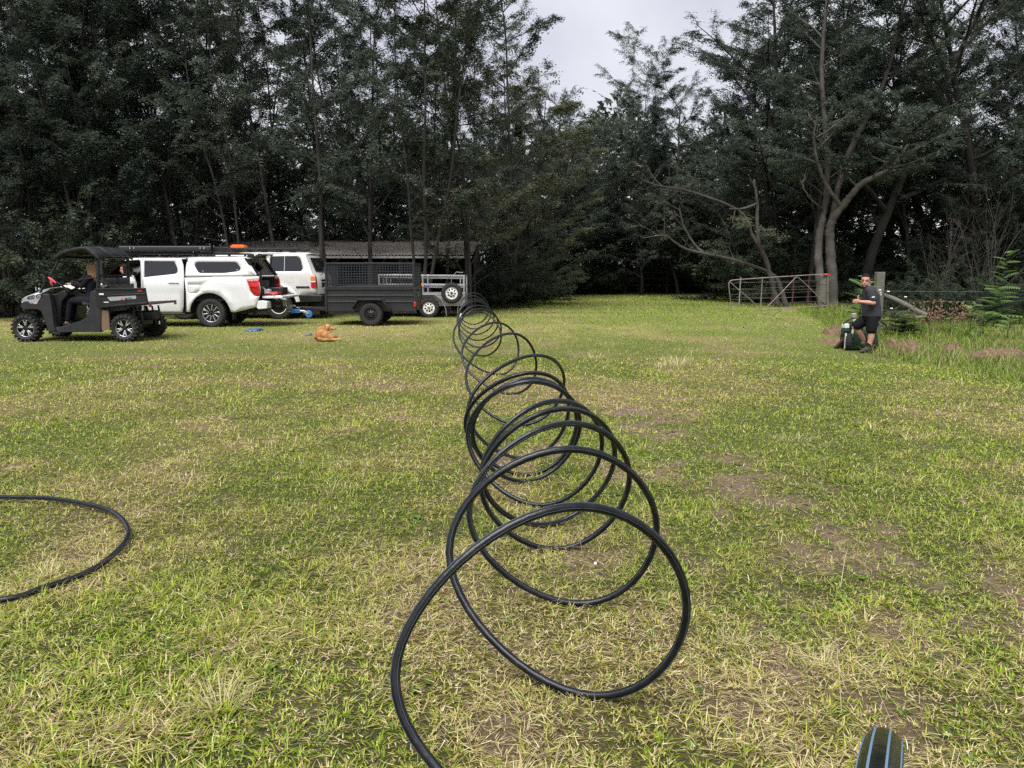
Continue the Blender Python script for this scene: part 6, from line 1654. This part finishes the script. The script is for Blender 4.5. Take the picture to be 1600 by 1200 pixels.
def driver():
    e0 = Vector(UTV.location); U = UTV_U
    e = thing('person', 'person with long blonde hair in dark clothes sitting in the utility vehicle', 'person', e0 + Vector((U(145, 0)[0], 0.42, U(0, 471)[1])))
    loc = Vector(e.location)
    def P(px, py, y): u, z = U(px, py); return e0 + Vector((u - 0.20, y, z)) - loc
    b = MB(); sh = Vector((0, -1, 0)); fw = Vector((-1, 0, 0))
    pv, wa, ch, nk = P(146, 467, .43), P(147, 456, .43), P(148.5, 441, .43), P(149, 428.5, .43)
    ring_loft(b, [(pv - Vector((0, 0, .07)), sh * 0.15, fw * 0.11), (pv, sh * 0.17, fw * 0.13), (wa, sh * 0.135, fw * 0.105), (ch, sh * 0.165, fw * 0.115), (ch.lerp(nk, .6), sh * 0.15, fw * 0.09), (nk, sh * 0.06, fw * 0.055)])
    hc = P(148, 418.5, .43)
    chain(b, [nk, hc - Vector((0, 0, .05))], [0.05, 0.048])
    for y, k in ((.30, 0), (.56, 4)):
        chain(b, [P(144, 470, y), P(127, 469, y), P(115 - k, 470, y)], [0.085, 0.075, 0.058], 12); chain(b, [P(115 - k, 470, y), P(112 - k, 486, y), P(108 - k, 503, y), P(101 - k, 507, y)], [0.056, 0.055, 0.042, 0.035], 12)
    for y, k in ((.25, 0), (.62, 2)):
        s_ = P(149, 433.5, .43 + (y - .43) * .95); el = P(138 + k, 446, y); wr = P(121 + k, 443, y)
        chain(b, [s_, s_.lerp(el, .5), el], [0.055, 0.048, 0.04]); chain(b, [el, wr], [0.040, 0.028]); hand(b, wr, wr - el, (-.3, 0, -1), (0, 1 if y < .43 else -1, 0.2), 1.0, 0.9)
    head(e, hc, (-0.85, 0.45, -0.15), (0, 0, 1), 1.0, M_BLOND, body=b, long_hair=True)
    organic(b, 'body', M_SKIN, e, 0.011, 2)
    t = MB(); ring_loft(t, [(pv - Vector((0, 0, .02)), sh * 0.185, fw * 0.15), (wa, sh * 0.155, fw * 0.13), (ch, sh * 0.185, fw * 0.138), (ch.lerp(nk, .55), sh * 0.17, fw * 0.11), (nk - Vector((0, 0, .02)), sh * 0.075, fw * 0.07)])
    for y, k in ((.25, 0), (.62, 2)):
        s_ = P(149, 433.5, .43 + (y - .43) * .9); el = P(138 + k, 446, y); wr = P(121 + k, 443, y)
        chain(t, [s_, s_.lerp(el, .5), el], [0.07, 0.062, 0.053]); chain(t, [el, el.lerp(wr, .85)], [0.053, 0.042])
    organic(t, 'jacket', M_NAVY, e, 0.012, 3)
    t = MB()
    for y, k in ((.30, 0), (.56, 4)):
        chain(t, [P(145, 470, y), P(127, 469, y), P(115 - k, 470, y)], [0.105, 0.09, 0.07], 12); chain(t, [P(115 - k, 470, y), P(112 - k, 486, y), P(109 - k, 500, y)], [0.07, 0.065, 0.055], 12)
    chain(t, [P(148, 470, .3), P(148, 470, .56)], [0.12, 0.12])
    organic(t, 'trousers', M_NAVY, e, 0.012, 3)
    for y, k in ((.30, 0), (.56, 4)):
        t = MB(); chain(t, [P(110 - k, 506, y), P(104 - k, 507.5, y), P(97 - k, 508, y)], [0.05, 0.05, 0.04]); organic(t, 'shoe', M_SHOE, e, 0.012, 2)
    return e
driver()

def bystander():
    Y = 19.9; o = Vector(((206.5 - 800) / FPX * Y, Y, gz(-9.8, Y)))
    e = thing('person', 'person in a white shirt with dark hair standing by the open pickup door', 'person', o)
    b = MB(); sh = Vector((0.15, -1, 0)).normalized(); fw = Vector((-1, -0.15, 0)).normalized(); V = Vector
    pv, wa, ch, nk = V((0.05, 0, .86)), V((.05, 0, 1.0)), V((.02, 0, 1.18)), V((-.03, 0, 1.33))
    ring_loft(b, [(pv - V((0, 0, .08)), sh * .14, fw * .11), (pv, sh * 0.16, fw * 0.12), (wa, sh * 0.13, fw * 0.10), (ch, sh * 0.155, fw * 0.11), (ch.lerp(nk, .6), sh * 0.14, fw * 0.085), (nk, sh * 0.058, fw * 0.053)])
    hc = V((-0.085, -0.01, 1.475)); chain(b, [nk, hc - V((-.02, 0, .05))], [0.048, 0.046])
    for y in (-.09, .09):
        chain(b, [V((.04, y, .82)), V((.03, y, .62)), V((.01, y, .45)), V((.04, y, .26)), V((.04, y, .08))], [.085, .07, .052, .052, .036]); chain(b, [V((.06, y, .05)), V((-.05, y, .035)), V((-.13, y, .03))], [.036, .035, .026])
        s_ = V((0, y * 1.75, 1.27)); el = V((.06, y * 2.3, 1.03)); wr = V((-.12, y * 1.8, .95))
        chain(b, [s_, s_.lerp(el, .5), el], [.052, .045, .037]); chain(b, [el, wr], [.037, .026]); hand(b, wr, wr - el, (0, 0, -1), (0, -y, 0), 0.8, 0.92)
    head(e, hc, (-0.92, -0.38, -0.12), (0, 0, 1), 0.98, M_HAIRD, body=b, long_hair=True)
    organic(b, 'body', M_SKIN, e, 0.011, 2)
    t = MB(); ring_loft(t, [(pv + V((0, 0, .02)), sh * 0.18, fw * 0.145), (wa, sh * 0.155, fw * 0.13), (ch, sh * 0.18, fw * 0.135), (ch.lerp(nk, .55), sh * 0.165, fw * 0.105), (nk - V((0, 0, .02)), sh * 0.07, fw * 0.065)])
    for y in (-.09, .09):
        s_ = V((0, y * 1.7, 1.27)); el = V((.06, y * 2.3, 1.03)); chain(t, [s_, s_.lerp(el, .4), s_.lerp(el, .75)], [.07, .064, .058])
    organic(t, 'shirt', M_WHITETEE, e, 0.011, 3)
    t = MB()
    for y in (-.09, .09): chain(t, [V((.04, y, .82)), V((.03, y, .62)), V((.01, y, .45)), V((.04, y, .26)), V((.04, y, .12))], [.10, .085, .068, .066, .055])
    chain(t, [V((.05, -.08, .86)), V((.05, .08, .86))], [.115, .115])
    organic(t, 'trousers', M_NAVY, e, 0.011, 3)
    for y in (-.09, .09):
        t = MB(); chain(t, [V((.08, y, .05)), V((-.05, y, .045)), V((-.15, y, .035))], [.047, .045, .033]); organic(t, 'shoe', M_SHOE, e, 0.011, 2)
bystander()

def dog():
    Y = 16.2; o = on_y(508, 532.5, Y); o.z = gz(o.x, Y)
    e = thing('dog', 'golden brown dog lying on the grass with its head turned right', 'dog', o)
    P = lambda px, py, dy=0.0: on_y(px, py, Y + dy) - o
    M_FUR = pmat('golden_fur', (0.33, 0.140, 0.048), 0.9, var=0.6, scale=22, bump=1.0, bscale=70, spec=0.15, dirt=(0.62, 0.40, 0.21), dirt_amt=1.0, dscale=4.5)
    b = MB()
    # trunk: rump near the viewer, chest rising away to the shoulders
    chain(b, [P(502, 525.5, -.05), P(502, 522, .12), P(503, 518.5, .32), P(507, 516, .48)], [0.110, 0.120, 0.120, 0.095], 16)
    chain(b, [P(499.5, 528, 0.0), P(499, 524, .10), P(500.5, 519, .25)], [0.07, 0.085, 0.085], 14)
    chain(b, [P(507, 517, .42), P(509.5, 513.5, .46), P(511.5, 511.5, .42)], [0.095, 0.078, 0.070], 14)       # neck
    hc = P(512, 511.3, .40)
    b.ellipsoid(hc, (0.080, 0.070, 0.066), 14, 10)
    chain(b, [hc + Vector((.04, 0, -.01)), P(518.5, 513.0, .38), P(522.8, 513.6, .36)], [0.052, 0.036, 0.026], 12)   # muzzle
    chain(b, [hc + Vector((.03, 0, -.05)), P(517, 516.8, .38), P(519.8, 518.6, .37)], [0.034, 0.024, 0.016], 10)     # open lower jaw
    # near haunch and hind leg stretched right
    b.ellipsoid(P(509.5, 524.5, -.12), (0.135, 0.085, 0.105), 14, 10, Matrix.Rotation(0.5, 3, 'Y'))
    chain(b, [P(512, 522, -.14), P(517, 527.5, -.16), P(519, 530.3, -.15)], [0.070, 0.052, 0.038], 12); chain(b, [P(513, 530.3, -.17), P(521, 530.6, -.18), P(527.5, 530.4, -.18), P(532.5, 530.2, -.18)], [0.034, 0.028, 0.024, 0.022], 10)
    chain(b, [P(499, 529.5, -.10), P(504, 530.5, -.16), P(510, 531, -.18)], [0.05, 0.04, 0.03], 10)
    # front legs
    for dy, k in ((.42, 0), (.55, -2)):
        chain(b, [P(510 + k, 520, dy), P(514 + k, 525.5, dy), P(520 + k, 526.5, dy), P(526 + k, 526.0, dy)], [0.05, 0.036, 0.028, 0.026], 10)
    chain(b, [P(498, 527, -.02), P(494, 528.5, -.10), P(492.3, 526.8, -.18), P(492.5, 524.5, -.2)], [0.035, 0.032, 0.028, 0.015], 10)  # tail
    body = organic(b, 'body', M_FUR, e, 0.0085, 1)
    for dy in (-0.075, 0.07):
        m = MB(); chain(m, [hc + Vector((-.045, dy * .8, .035)), hc + Vector((-.06, dy * 1.15, -.01)), hc + Vector((-.045, dy * 1.2, -.065))], [0.022, 0.032, 0.018], 9, flat=((0, 1, 0), 0.45)); m.build('ear', pmat('ear_fur', (0.27, 0.105, 0.035), 0.85, var=0.3, scale=20), e, 60)
    m = MB(); m.ellipsoid(P(523.6, 513.4, .36), (0.016, 0.018, 0.014), 10, 7); m.build('nose', M_EYE, e, 60)
    for dy in (-.045, .045):
        m = MB(); m.ellipsoid(hc + Vector((.058, dy * 1.05, .022)), (0.009, 0.008, 0.009), 8, 6); m.build('eye', M_EYE, e, 60)
    m = MB(); chain(m, [hc + Vector((.05, -0.003, -.042)), P(518.5, 515.6, .375)], [0.016, 0.012], 8); m.build('mouth', M_EYE, e, 60)
dog()
# ================================================================== pipe
M_PIPE = pmat('black_poly_pipe', (0.004, 0.0044, 0.006), 0.30, var=0.2, scale=25, spec=0.34, bump=0.08, bscale=40, dirt=(0.030, 0.028, 0.025), dirt_amt=0.6, dscale=14)
M_STRIPE = pmat('blue_stripe', (0.10, 0.19, 0.28), 0.5, var=0.05)
M_STRIPE_D = pmat('dull_blue_stripe', (0.05, 0.09, 0.13), 0.5, var=0.2)
PR = 0.0146
def pipe(name, label, pts, r=PR, n=14, stripes=4, sm=None):
    e = thing(name, label, 'pipe', (pts[0][0], pts[0][1], gz(pts[0][0], pts[0][1])))
    o = Vector(e.location); P = [Vector(p) - o for p in pts]
    MB().tube(P, r, n).build('pipe_wall', M_PIPE, e, 60)
    # stripes follow a transported frame
    u = None; fr = []
    for i, p in enumerate(P):
        t = (P[min(i + 1, len(P) - 1)] - P[max(i - 1, 0)]).normalized()
        u = t.orthogonal().normalized() if u is None else (u - t * u.dot(t)).normalized()
        fr.append((u.copy(), t.cross(u)))
    for k in range(stripes):
        a = 2 * math.pi * k / stripes + 0.3
        MB().tube([p + (f[0] * math.cos(a) + f[1] * math.sin(a)) * (r - 0.0004) for p, f in zip(P, fr)], 0.0010 if sm is None else 0.0013, 4, caps=False).build('stripe', sm or M_STRIPE_D, e, None)
    return e
D = 0.80
zl = {'b': PR, 'l': D / 2, 't': D - PR, 'r': D / 2}
# quarter points of every turn read off the photograph; their height in the loop gives their distance
turns = [
    ((620, 1032), (881, 793), (1073, 944), (905, 1084)),
    ((702, 864), (884, 702), (1026, 823), (902, 943)),
    ((733, 806), (880, 662), (983, 754), (870, 858)),
    ((751, 756), (874, 639), (960, 720), (858, 819)),
    ((753, 742), (862, 627), (940, 702), (838, 789)),
    ((731, 682), (829, 596.5), (906, 668), (823, 752)),
    ((738, 676), (826, 592), (901, 660), (822, 742)),
    ((727, 660), (830, 582.5), (888, 645), (818, 716)),
    ((731, 640), (828, 556), (881, 602), (813, 664)),
    ((728, 590), (795, 521), (838, 568), (797, 615)),
    ((722, 559), (771, 504), (810, 541), (776, 585)),
    ((709, 532), (746, 487), (783, 524), (752, 556)),
]
ctrl = [on_z(806, 1318, PR)]
for tr in turns:
    for key, (px, py) in zip('ltrb', tr):
        ctrl.append(on_z(px, py, zl[key]))
# the far turns are too small to read singly: the same coil goes on to the galvanised trailer, a little untidy
last = ctrl[-1]; cx, cy = last.x, last.y; jr = random.Random(3)
for k in range(5):
    for q, (dx, z) in enumerate(((-0.40, 0.40), (0.0, 0.785), (0.40, 0.40), (0.0, PR))):
        cy += 0.36 if k < 3 else 0.42; cx = last.x + (-1.08 - last.x) * (cy - last.y) / (21.0 - last.y)
        ctrl.append(Vector((cx + dx * jr.uniform(0.92, 1.08), cy + (-0.12 if z > 0.6 else 0), z * jr.uniform(0.96, 1.04))))
c0 = ctrl[-1]
for dx, dy, z in ((-0.42, 0.5, 0.42), (0.02, 0.8, 0.84), (0.42, 1.2, 0.44), (0.25, 1.5, 0.04)): ctrl.append(Vector((c0.x + dx, c0.y + dy, z)))
pts = spline(ctrl, 12)
pts = [Vector((p.x, p.y, max(p.z, PR * 0.8) + gz(p.x, p.y) * float(sstep(6, 12, p.y)))) for p in pts]
pipe('poly_pipe_coil', 'long springy coil of black poly pipe stretched across the paddock', pts)
loop = [on_z(*q, PR + 0.022) for q in ((0, 938), (60, 921), (128, 898), (180, 864), (201, 832), (185, 806), (150, 791), (80, 779), (0, 776.5))]
a, b = loop[0], loop[-1]
loop = [a + Vector((-1.1, 0.05, 0)), a + Vector((-0.5, -0.1, 0))] + loop + [b + Vector((-0.6, 0.0, 0)), b + Vector((-1.2, -0.3, 0)), b + Vector((-1.5, -0.8, 0))]
pipe('poly_pipe_loop', 'single loop of black poly pipe lying flat on the grass at the left edge', spline(loop, 8))
# a loop standing right beside the viewer: only its top shows at the lower edge
rr, yc, az_ = 0.56, 0.47, math.atan2(ray(1371, 1150).x, ray(1371, 1150).y)
lp = []
for a in np.linspace(0.1, 2 * math.pi - 0.1, 90):
    s_ = yc - rr * math.sin(a); w_ = 0.012 * (a - math.pi)
    lp.append(Vector((s_ * math.sin(az_) + w_ * math.cos(az_), s_ * math.cos(az_) - w_ * math.sin(az_), rr + PR - rr * math.cos(a))))
pipe('poly_pipe_end', 'blue-striped top of a black pipe loop poking up at the lower right edge', lp, 0.0165, 18, 8, M_STRIPE)
# pale tape on one far turn
q = on_z(720, 493, 0.45)
e = thing('pipe_tape', 'small white tape wrap on the far turns of the coil', 'tape', q)
MB().tube([(-0.01, 0, -0.045), (0.0, 0, 0.0), (0.014, 0, 0.045)], 0.021, 10).build('wrap', M_WHITEP, e)

# ================================================================== trencher
def trencher():
    Y = 15.75
    o = on_y(1345, 545, Y); o.z = gz(o.x, Y)
    e = thing('trencher', 'dark green walk-behind trencher with small black tyres standing behind the man', 'trencher', o)
    P = lambda px, py: (on_y(px, py, Y) - o)
    M_GREEN = pmat('dark_green_paint', (0.008, 0.055, 0.032), 0.4, var=0.15, dirt=(0.09, 0.07, 0.05), dirt_amt=0.45, dscale=6)
    def poly(L): return [(P(*q).x, P(*q).z) for q in L]
    MB().prism(rpoly(poly([(1329, 520), (1356, 519), (1358, 545), (1328, 545.5)]), 0.03), -0.05, 0.30).build('side_cover', M_GREEN, e, bevel=0.012)
    MB().prism(rpoly(poly([(1330, 518), (1370, 516), (1372, 528), (1332, 530)]), 0.03), 0.0, 0.42).build('chassis', M_GREEN, e, bevel=0.012)
    en = MB(); en.prism(rpoly(poly([(1330, 519), (1331, 507), (1343, 504), (1350, 508), (1351, 519)]), 0.03), 0.05, 0.36); eo = en.build('engine', M_BLACKPL, e, bevel=0.015)
    MB().prism(rpoly(poly([(1322.5, 513.5), (1323.5, 506.5), (1329, 506), (1329.5, 513)]), 0.02), 0.05, 0.25).build('fuel_tank', M_WHITEP, e, bevel=0.012)
    MB().prism(rpoly(poly([(1322, 519), (1322, 514), (1330, 513.5), (1330, 519)]), 0.02), 0.05, 0.25).build('tank_base', M_GREEN, e, bevel=0.01)
    MB().prism(rpoly(poly([(1337, 497.5), (1337, 490.5), (1343, 490), (1343, 497)]), 0.015), 0.12, 0.25).build('air_filter', M_TINEDGE, e, bevel=0.01)
    a, b = P(1333, 498), P(1328.5, 526); MB().bar(a + Vector((0, -0.07, 0)), b + Vector((0, -0.07, 0)), 0.035, 0.012, up=(0, 1, 0)).build('lever_guard', M_WHITEP, e)
    for (px, y, r, w) in ((1324, -0.06, 0.175, 0.13), (1331, 0.42, 0.175, 0.13), (1369, 0.05, 0.13, 0.11), (1373, 0.42, 0.13, 0.11)):
        c = P(px, 540)
        wo = wheel(e, (c.x, y, r), r, w, r * 0.5, 'dark_far', -1); wo.rotation_euler = (0, 0, R(66))
    a, b = P(1317.5, 520), P(1315.8, 543.5); MB().bar(a + Vector((0, -0.13, 0)), b + Vector((0, -0.13, 0)), 0.022, 0.03).build('wheel_guard', M_WHITEP, e)
    h = MB(); h.tube(spline([P(1322, 507) + Vector((0, .15, 0)), P(1329, 501) + Vector((0, .12, 0)), P(1335, 498) + Vector((0, .1, 0)), P(1340, 500) + Vector((0, .1, 0))], 4), 0.015, 7); h.build('control_rod', M_BLKSTEEL, e)
    for y in (0.05, 0.38):
        h = MB(); h.tube([P(1366, 522) + Vector((0, y, 0)), P(1372, 508) + Vector((0, y, 0)), P(1376, 500) + Vector((0, y, 0)), P(1386, 508.5) + Vector((0, y - 0.02, 0))], 0.017, 8); h.build('handlebar', M_BLKSTEEL, e, 60)
        g = MB(); g.tube([P(1378.5, 502.5) + Vector((0, y - .01, 0)), P(1386.5, 509) + Vector((0, y - .02, 0))], 0.024, 10); g.build('grip', M_RUBBER, e)
    # digging boom and chain reaching left and down
    bm = MB(); bm.bar(P(1332, 528) + Vector((0, .2, 0)), P(1312, 543) + Vector((0, .2, -0.05)), 0.05, 0.08); bmo = bm.build('boom', M_BLKSTEEL, e, bevel=0.008)
    ch = MB(); A = P(1332, 527) + Vector((0, .2, 0.06)); B = P(1312, 543) + Vector((0, .2, 0.0))
    for k in range(10): ch.box(A.lerp(B, k / 9), (0.03, 0.07, 0.025), ('Y', 0.6 + 0.3 * (k % 2)))
    tag(ch.build('chain', M_RUST, bmo), kind='stuff')
trencher()

# ================================================================== plants among the weeds
def sapling(px, py, Y, H, seed, label, leaf=M_LEAF_S, nfr=16, fl=0.34, lean=0.1):
    t = Tree(seed); rnd = t.r
    x = on_y(px, py, Y).x; a = rnd.uniform(0, 6.28)
    st = grow(rnd, (0, 0, 0), (lean * math.cos(a), lean * math.sin(a), 1), H, 8, 0.02, 0.07)
    t.mb.tube(st, taper(0.014, 0.004, 9), 6)
    g = rnd.uniform(0, 6.28)
    for k in range(nfr):
        f = 0.18 + 0.82 * (k + 0.5) / nfr; q, dd = at(st, f); g += 2.4 + rnd.uniform(-.3, .3)
        L = fl * (1.15 - 0.45 * f) * rnd.uniform(0.8, 1.2)
        t.sites.append((q.x, q.y, q.z, g, rnd.uniform(0.0, 0.45) + 0.25 * f, rnd.gauss(0, 0.25), L))
    V, F = t.crown(FT_B)
    e = thing('wattle_sapling', label, 'sapling', (x, Y, gz(x, Y)))
    t.mb.build('stem', M_BARK, e, 60); link('leaves', np_mesh('leaves', V, F, leaf), e)
FT_B = frond_template(8, 0.32, 0.06, 0.06)
sapling(1341, 500, 17.6, 1.35, 601, 'bright green sapling with layered leaves just left of the man’s head'.replace('’', "'"), fl=0.46, nfr=20)
sapling(1362, 500, 18.6, 1.50, 602, 'light green sapling tip showing between the man and the timber post', fl=0.34, nfr=16)
sapling(1560, 490, 20.5, 2.0, 603, 'tall arching bright green sapling near the right edge', fl=0.46, nfr=20, lean=0.25)
sapling(1547, 500, 20.0, 1.10, 604, 'dense green sapling below the tall arching one', fl=0.55, nfr=24)
sapling(1516, 512, 18.2, 0.80, 605, 'young bright sapling in front of the dense one', fl=0.32, nfr=18)
sapling(1537, 512, 18.0, 0.62, 606, 'small sapling between the young bright one and the right edge', fl=0.30, nfr=14)
sapling(1592, 500, 20.0, 1.25, 607, 'dark green sapling beside the stump at the right edge', M_LEAF_D, fl=0.5, nfr=26)
sapling(1574, 516, 17.6, 0.50, 608, 'low pale sapling in front of the stump', fl=0.3, nfr=12)
sapling(1430, 505, 18.4, 0.55, 609, 'low bright sapling in the weeds right of the log strut', fl=0.32, nfr=14)
sapling(1488, 502, 18.6, 0.45, 610, 'smallest bright sapling among the weeds in the middle of the right side', fl=0.28, nfr=10)
sapling(1400, 498, 18.8, 0.65, 611, 'leafy green weed at the foot of the timber post', M_LEAF_D, fl=0.42, nfr=22)
sapling(1412, 500, 18.4, 0.50, 612, 'broad green weed under the log strut', M_LEAF_D, fl=0.42, nfr=22)
def dry_weed(px, Y, H, n, seed, label):
    rnd = random.Random(seed); x = on_y(px, 500, Y).x
    e = thing('dry_weed', label, 'weed', (x, Y, gz(x, Y)))
    M_BR = pmat('brown_weed', (0.17, 0.105, 0.065), 0.9, var=0.4, scale=9)
    m = MB(); hd = MB()
    for k in range(n):
        a = rnd.uniform(0, 6.28); st = grow(rnd, (rnd.uniform(-.3, .3), rnd.uniform(-.2, .2), 0), (0.5 * math.cos(a), 0.5 * math.sin(a), 1), H * rnd.uniform(.55, 1), 5, -0.05, 0.16)
        m.tube(st, taper(0.008, 0.003, 6), 4)
        for j in range(5):
            q, dd = at(st, rnd.uniform(.4, 1)); a2 = rnd.uniform(0, 6.28); q2 = q + Vector((math.cos(a2), math.sin(a2), .6)) * rnd.uniform(.06, .16)
            m.tube([q, q2], 0.003, 3); hd.ellipsoid(q2, (0.022, 0.022, 0.026), 6, 4)
        hd.ellipsoid(st[-1], (0.025, 0.025, 0.03), 6, 4)
    m.build('stems', M_BR, e, 60); tag(hd.build('seed_heads', M_BR, e, 60), kind='stuff')
dry_weed(1453, 19.0, 0.95, 15, 1, 'brown dry weed with seed heads right of the log strut')
dry_weed(1500, 19.6, 0.8, 10, 2, 'thinner brown dry weed nearer the saplings')
# tall unmown grass in front of the fence on the right
def weeds(n_try):
    x = RNG.uniform(5.5, 26, n_try); y = 9.0 + (30 - 9.0) * RNG.random(n_try) ** 1.1
    a, b = on_z(1372, 549), on_z(1600, 598)
    k = (b.y - a.y) / (b.x - a.x)
    line = a.y + (x - a.x) * k + 0.5 * (fbm(x * 0.9, y * 0.9, 91, 3) - 0.5)
    d = y - line
    left = 7.0 + 0.26 * (y - 15)
    ok = (d > 0) & (x > left + 0.6 * (fbm(x, y, 92, 2) - 0.5)) & (RNG.random(n_try) < sstep(-0.2, 3.0, d) * 0.92 + 0.08) & (x < 0.74 * y + 1.5)
    x, y, d = x[ok], y[ok], d[ok]; n = len(x)
    h = 0.045 + 0.20 * sstep(0.3, 6, d)
    L = h * (0.5 + 0.8 * RNG.random(n)) * (0.6 + 0.8 * fbm(x * 0.8, y * 0.8, 93, 3))
    W = 0.006 + 0.008 * RNG.random(n)
    gcol = np.array([(0.12, 0.20, 0.022), (0.17, 0.25, 0.03), (0.085, 0.15, 0.02), (0.23, 0.27, 0.05)])[RNG.integers(0, 4, n)] * (0.7 + 0.6 * RNG.random((n, 1)))
    scol = np.array((0.32, 0.27, 0.15)) * (0.7 + 0.5 * RNG.random((n, 1)))
    st = RNG.random(n) < 0.10 + 0.25 * sstep(0.55, 0.7, fbm(x * 0.5, y * 0.5, 94, 3))
    cols = np.where(st[:, None], scol, gcol)
    return blades(x, y, L, W, RNG.random(n) * 6.28, 0.05 + 0.6 * RNG.random(n), 0.2 + 0.8 * RNG.random(n), cols, True)
grass_object('tall_grass', [weeds(115000)], 'tall unmown green weeds and grass on the right before the fence')
# long dry stalks and straw tufts standing out of the short grass
def stalks():
    parts = []
    n = 260; y = 1.4 + 9 * RNG.random(n) ** 1.6; x = (RNG.random(n) * 2 - 1) * (0.68 * y + 0.4)
    parts.append(blades(x, y, 0.10 + 0.20 * RNG.random(n), 0.0018 + 0.0014 * RNG.random(n), RNG.random(n) * 6.28, 0.5 + 0.9 * RNG.random(n), 0.1 + 0.5 * RNG.random(n), np.array((0.46, 0.38, 0.22)) * (0.7 + 0.6 * RNG.random((n, 1)))))
    for px, py, m, L0 in ((345, 1110, 90, 0.13), (1060, 572, 80, 0.30), (1285, 1050, 60, 0.11), (1240, 690, 50, 0.13), (75, 905, 60, 0.12), (1040, 575, 50, 0.2), (520, 770, 40, 0.10), (1500, 640, 50, 0.14), (1425, 690, 40, 0.14), (930, 560, 40, 0.12), (230, 600, 40, 0.14), (1140, 1010, 40, 0.1)):
        c = on_z(px, py); s = 0.02 + 0.008 * c.y
        x = c.x + RNG.normal(0, s, m); y = c.y + RNG.normal(0, s, m)
        parts.append(blades(x, y, L0 * (0.5 + 0.7 * RNG.random(m)), (0.0022 + 0.001 * RNG.random(m)) * max(1, c.y / 4), np.arctan2(y - c.y, x - c.x) + RNG.normal(0, 0.5, m), 0.1 + 0.7 * RNG.random(m), 0.2 + 0.6 * RNG.random(m), np.array((0.47, 0.43, 0.22)) * (0.7 + 0.6 * RNG.random((m, 1)))))
    return parts
grass_object('dry_grass', stalks(), 'long dry stalks and straw tufts standing out of the short grass')
# low broad-leaved weeds between the grass
def rosettes():
    parts = []
    n = 420; y = 1.3 + 8.5 * RNG.random(n) ** 1.3; x = (RNG.random(n) * 2 - 1) * (0.68 * y + 0.4)
    k = 7; X = np.repeat(x, k); Y_ = np.repeat(y, k); m = n * k
    sz = np.repeat(0.6 + 0.8 * RNG.random(n), k)
    az = np.tile(np.arange(k) * 2 * np.pi / k, n) + RNG.normal(0, 0.3, m)
    tone = np.repeat(0.7 + 0.6 * RNG.random((n, 1)), k, 0)
    parts.append(blades(X, Y_, (0.022 + 0.02 * RNG.random(m)) * sz, (0.010 + 0.006 * RNG.random(m)) * sz, az, 0.8 + 0.4 * RNG.random(m), 0.1 + 0.3 * RNG.random(m), np.array((0.085, 0.150, 0.022)) * tone))
    return parts
grass_object('broadleaf_weeds', rosettes(), 'small flat broad-leaved weeds growing between the short grass')
# crumbs of earth on the worn strips
n = 2600
yy = 1.6 + 9 * RNG.random(n); xx = -0.5 + 7.5 * RNG.random(n)
bb, *_r = ground_state(xx, yy); ok = (RNG.random(n) < bb * 1.2) ; xx, yy = xx[ok], yy[ok]; n = len(xx)
rr_ = 0.003 + 0.008 * RNG.random(n) ** 2.5
TET = np.array([(1, 0, -.3), (-.5, .87, -.3), (-.5, -.87, -.3), (0.1, 0.05, .75)])
an = RNG.random(n) * 6.28; ca, sa = np.cos(an), np.sin(an)
Vt = np.stack([TET[None, :, 0] * ca[:, None] - TET[None, :, 1] * sa[:, None], TET[None, :, 0] * sa[:, None] + TET[None, :, 1] * ca[:, None], np.repeat(TET[None, :, 2], n, 0)], -1) * rr_[:, None, None] + np.stack([xx, yy, ground_z(xx, yy) + rr_ * .3], -1)[:, None, :]
Ft = (np.arange(n) * 4)[:, None, None] + np.array([(0, 1, 3), (1, 2, 3), (2, 0, 3)])[None]
tag(link('soil_crumbs', np_mesh('soil_crumbs', Vt.reshape(-1, 3), Ft.reshape(-1, 3), M_EARTH)), 'small crumbs of earth lying on the worn soil strips', 'soil', kind='stuff')
# blue sheets and a scrap on the grass
for i, (px, py, w) in enumerate(((398, 514, 0.24), (482, 521, 0.10))):
    q = on_z(px, py, 0.04); m = MB(); N = 9; vs = []
    for j in range(N):
        for k in range(N):
            u, v = k / (N - 1) - .5, j / (N - 1) - .5
            vs.append((u * w * 1.3, v * w * 2.2, 0.03 + 0.035 * float(vnoise(k * .9 + i * 9, j * .9, 5)) - 0.03 * (abs(u) > .49 or abs(v) > .49)))
    m.add(vs, [(j * N + k, j * N + k + 1, (j + 1) * N + k + 1, (j + 1) * N + k) for j in range(N - 1) for k in range(N - 1)])
    tag(m.build('plastic_sheet', pmat('blue_sheet', (0.025, 0.085, 0.22), 0.5, var=0.4, scale=20) if i == 0 else pmat('grey_blue_plastic', (0.10, 0.125, 0.15), 0.5), ang=60, loc=(q.x, q.y, gz(q.x, q.y)), solid=0.004), ('crumpled blue plastic sheet on the grass behind the pickup', 'smaller grey-blue sheet on the grass left of the dog')[i], 'sheet')
q = on_z(930, 884, 0.02)
m = MB(); m.prism(rpoly([(-0.007, -0.013), (0.007, -0.012), (0.006, 0.013), (-0.005, 0.014)], 0.004), 0.0, 0.006, 'z')
tag(m.build('plastic_scrap', M_WHITEP, loc=(q.x, q.y, 0.03), bevel=0.001), 'tiny white plastic scrap on the grass inside the second pipe turn', 'litter')
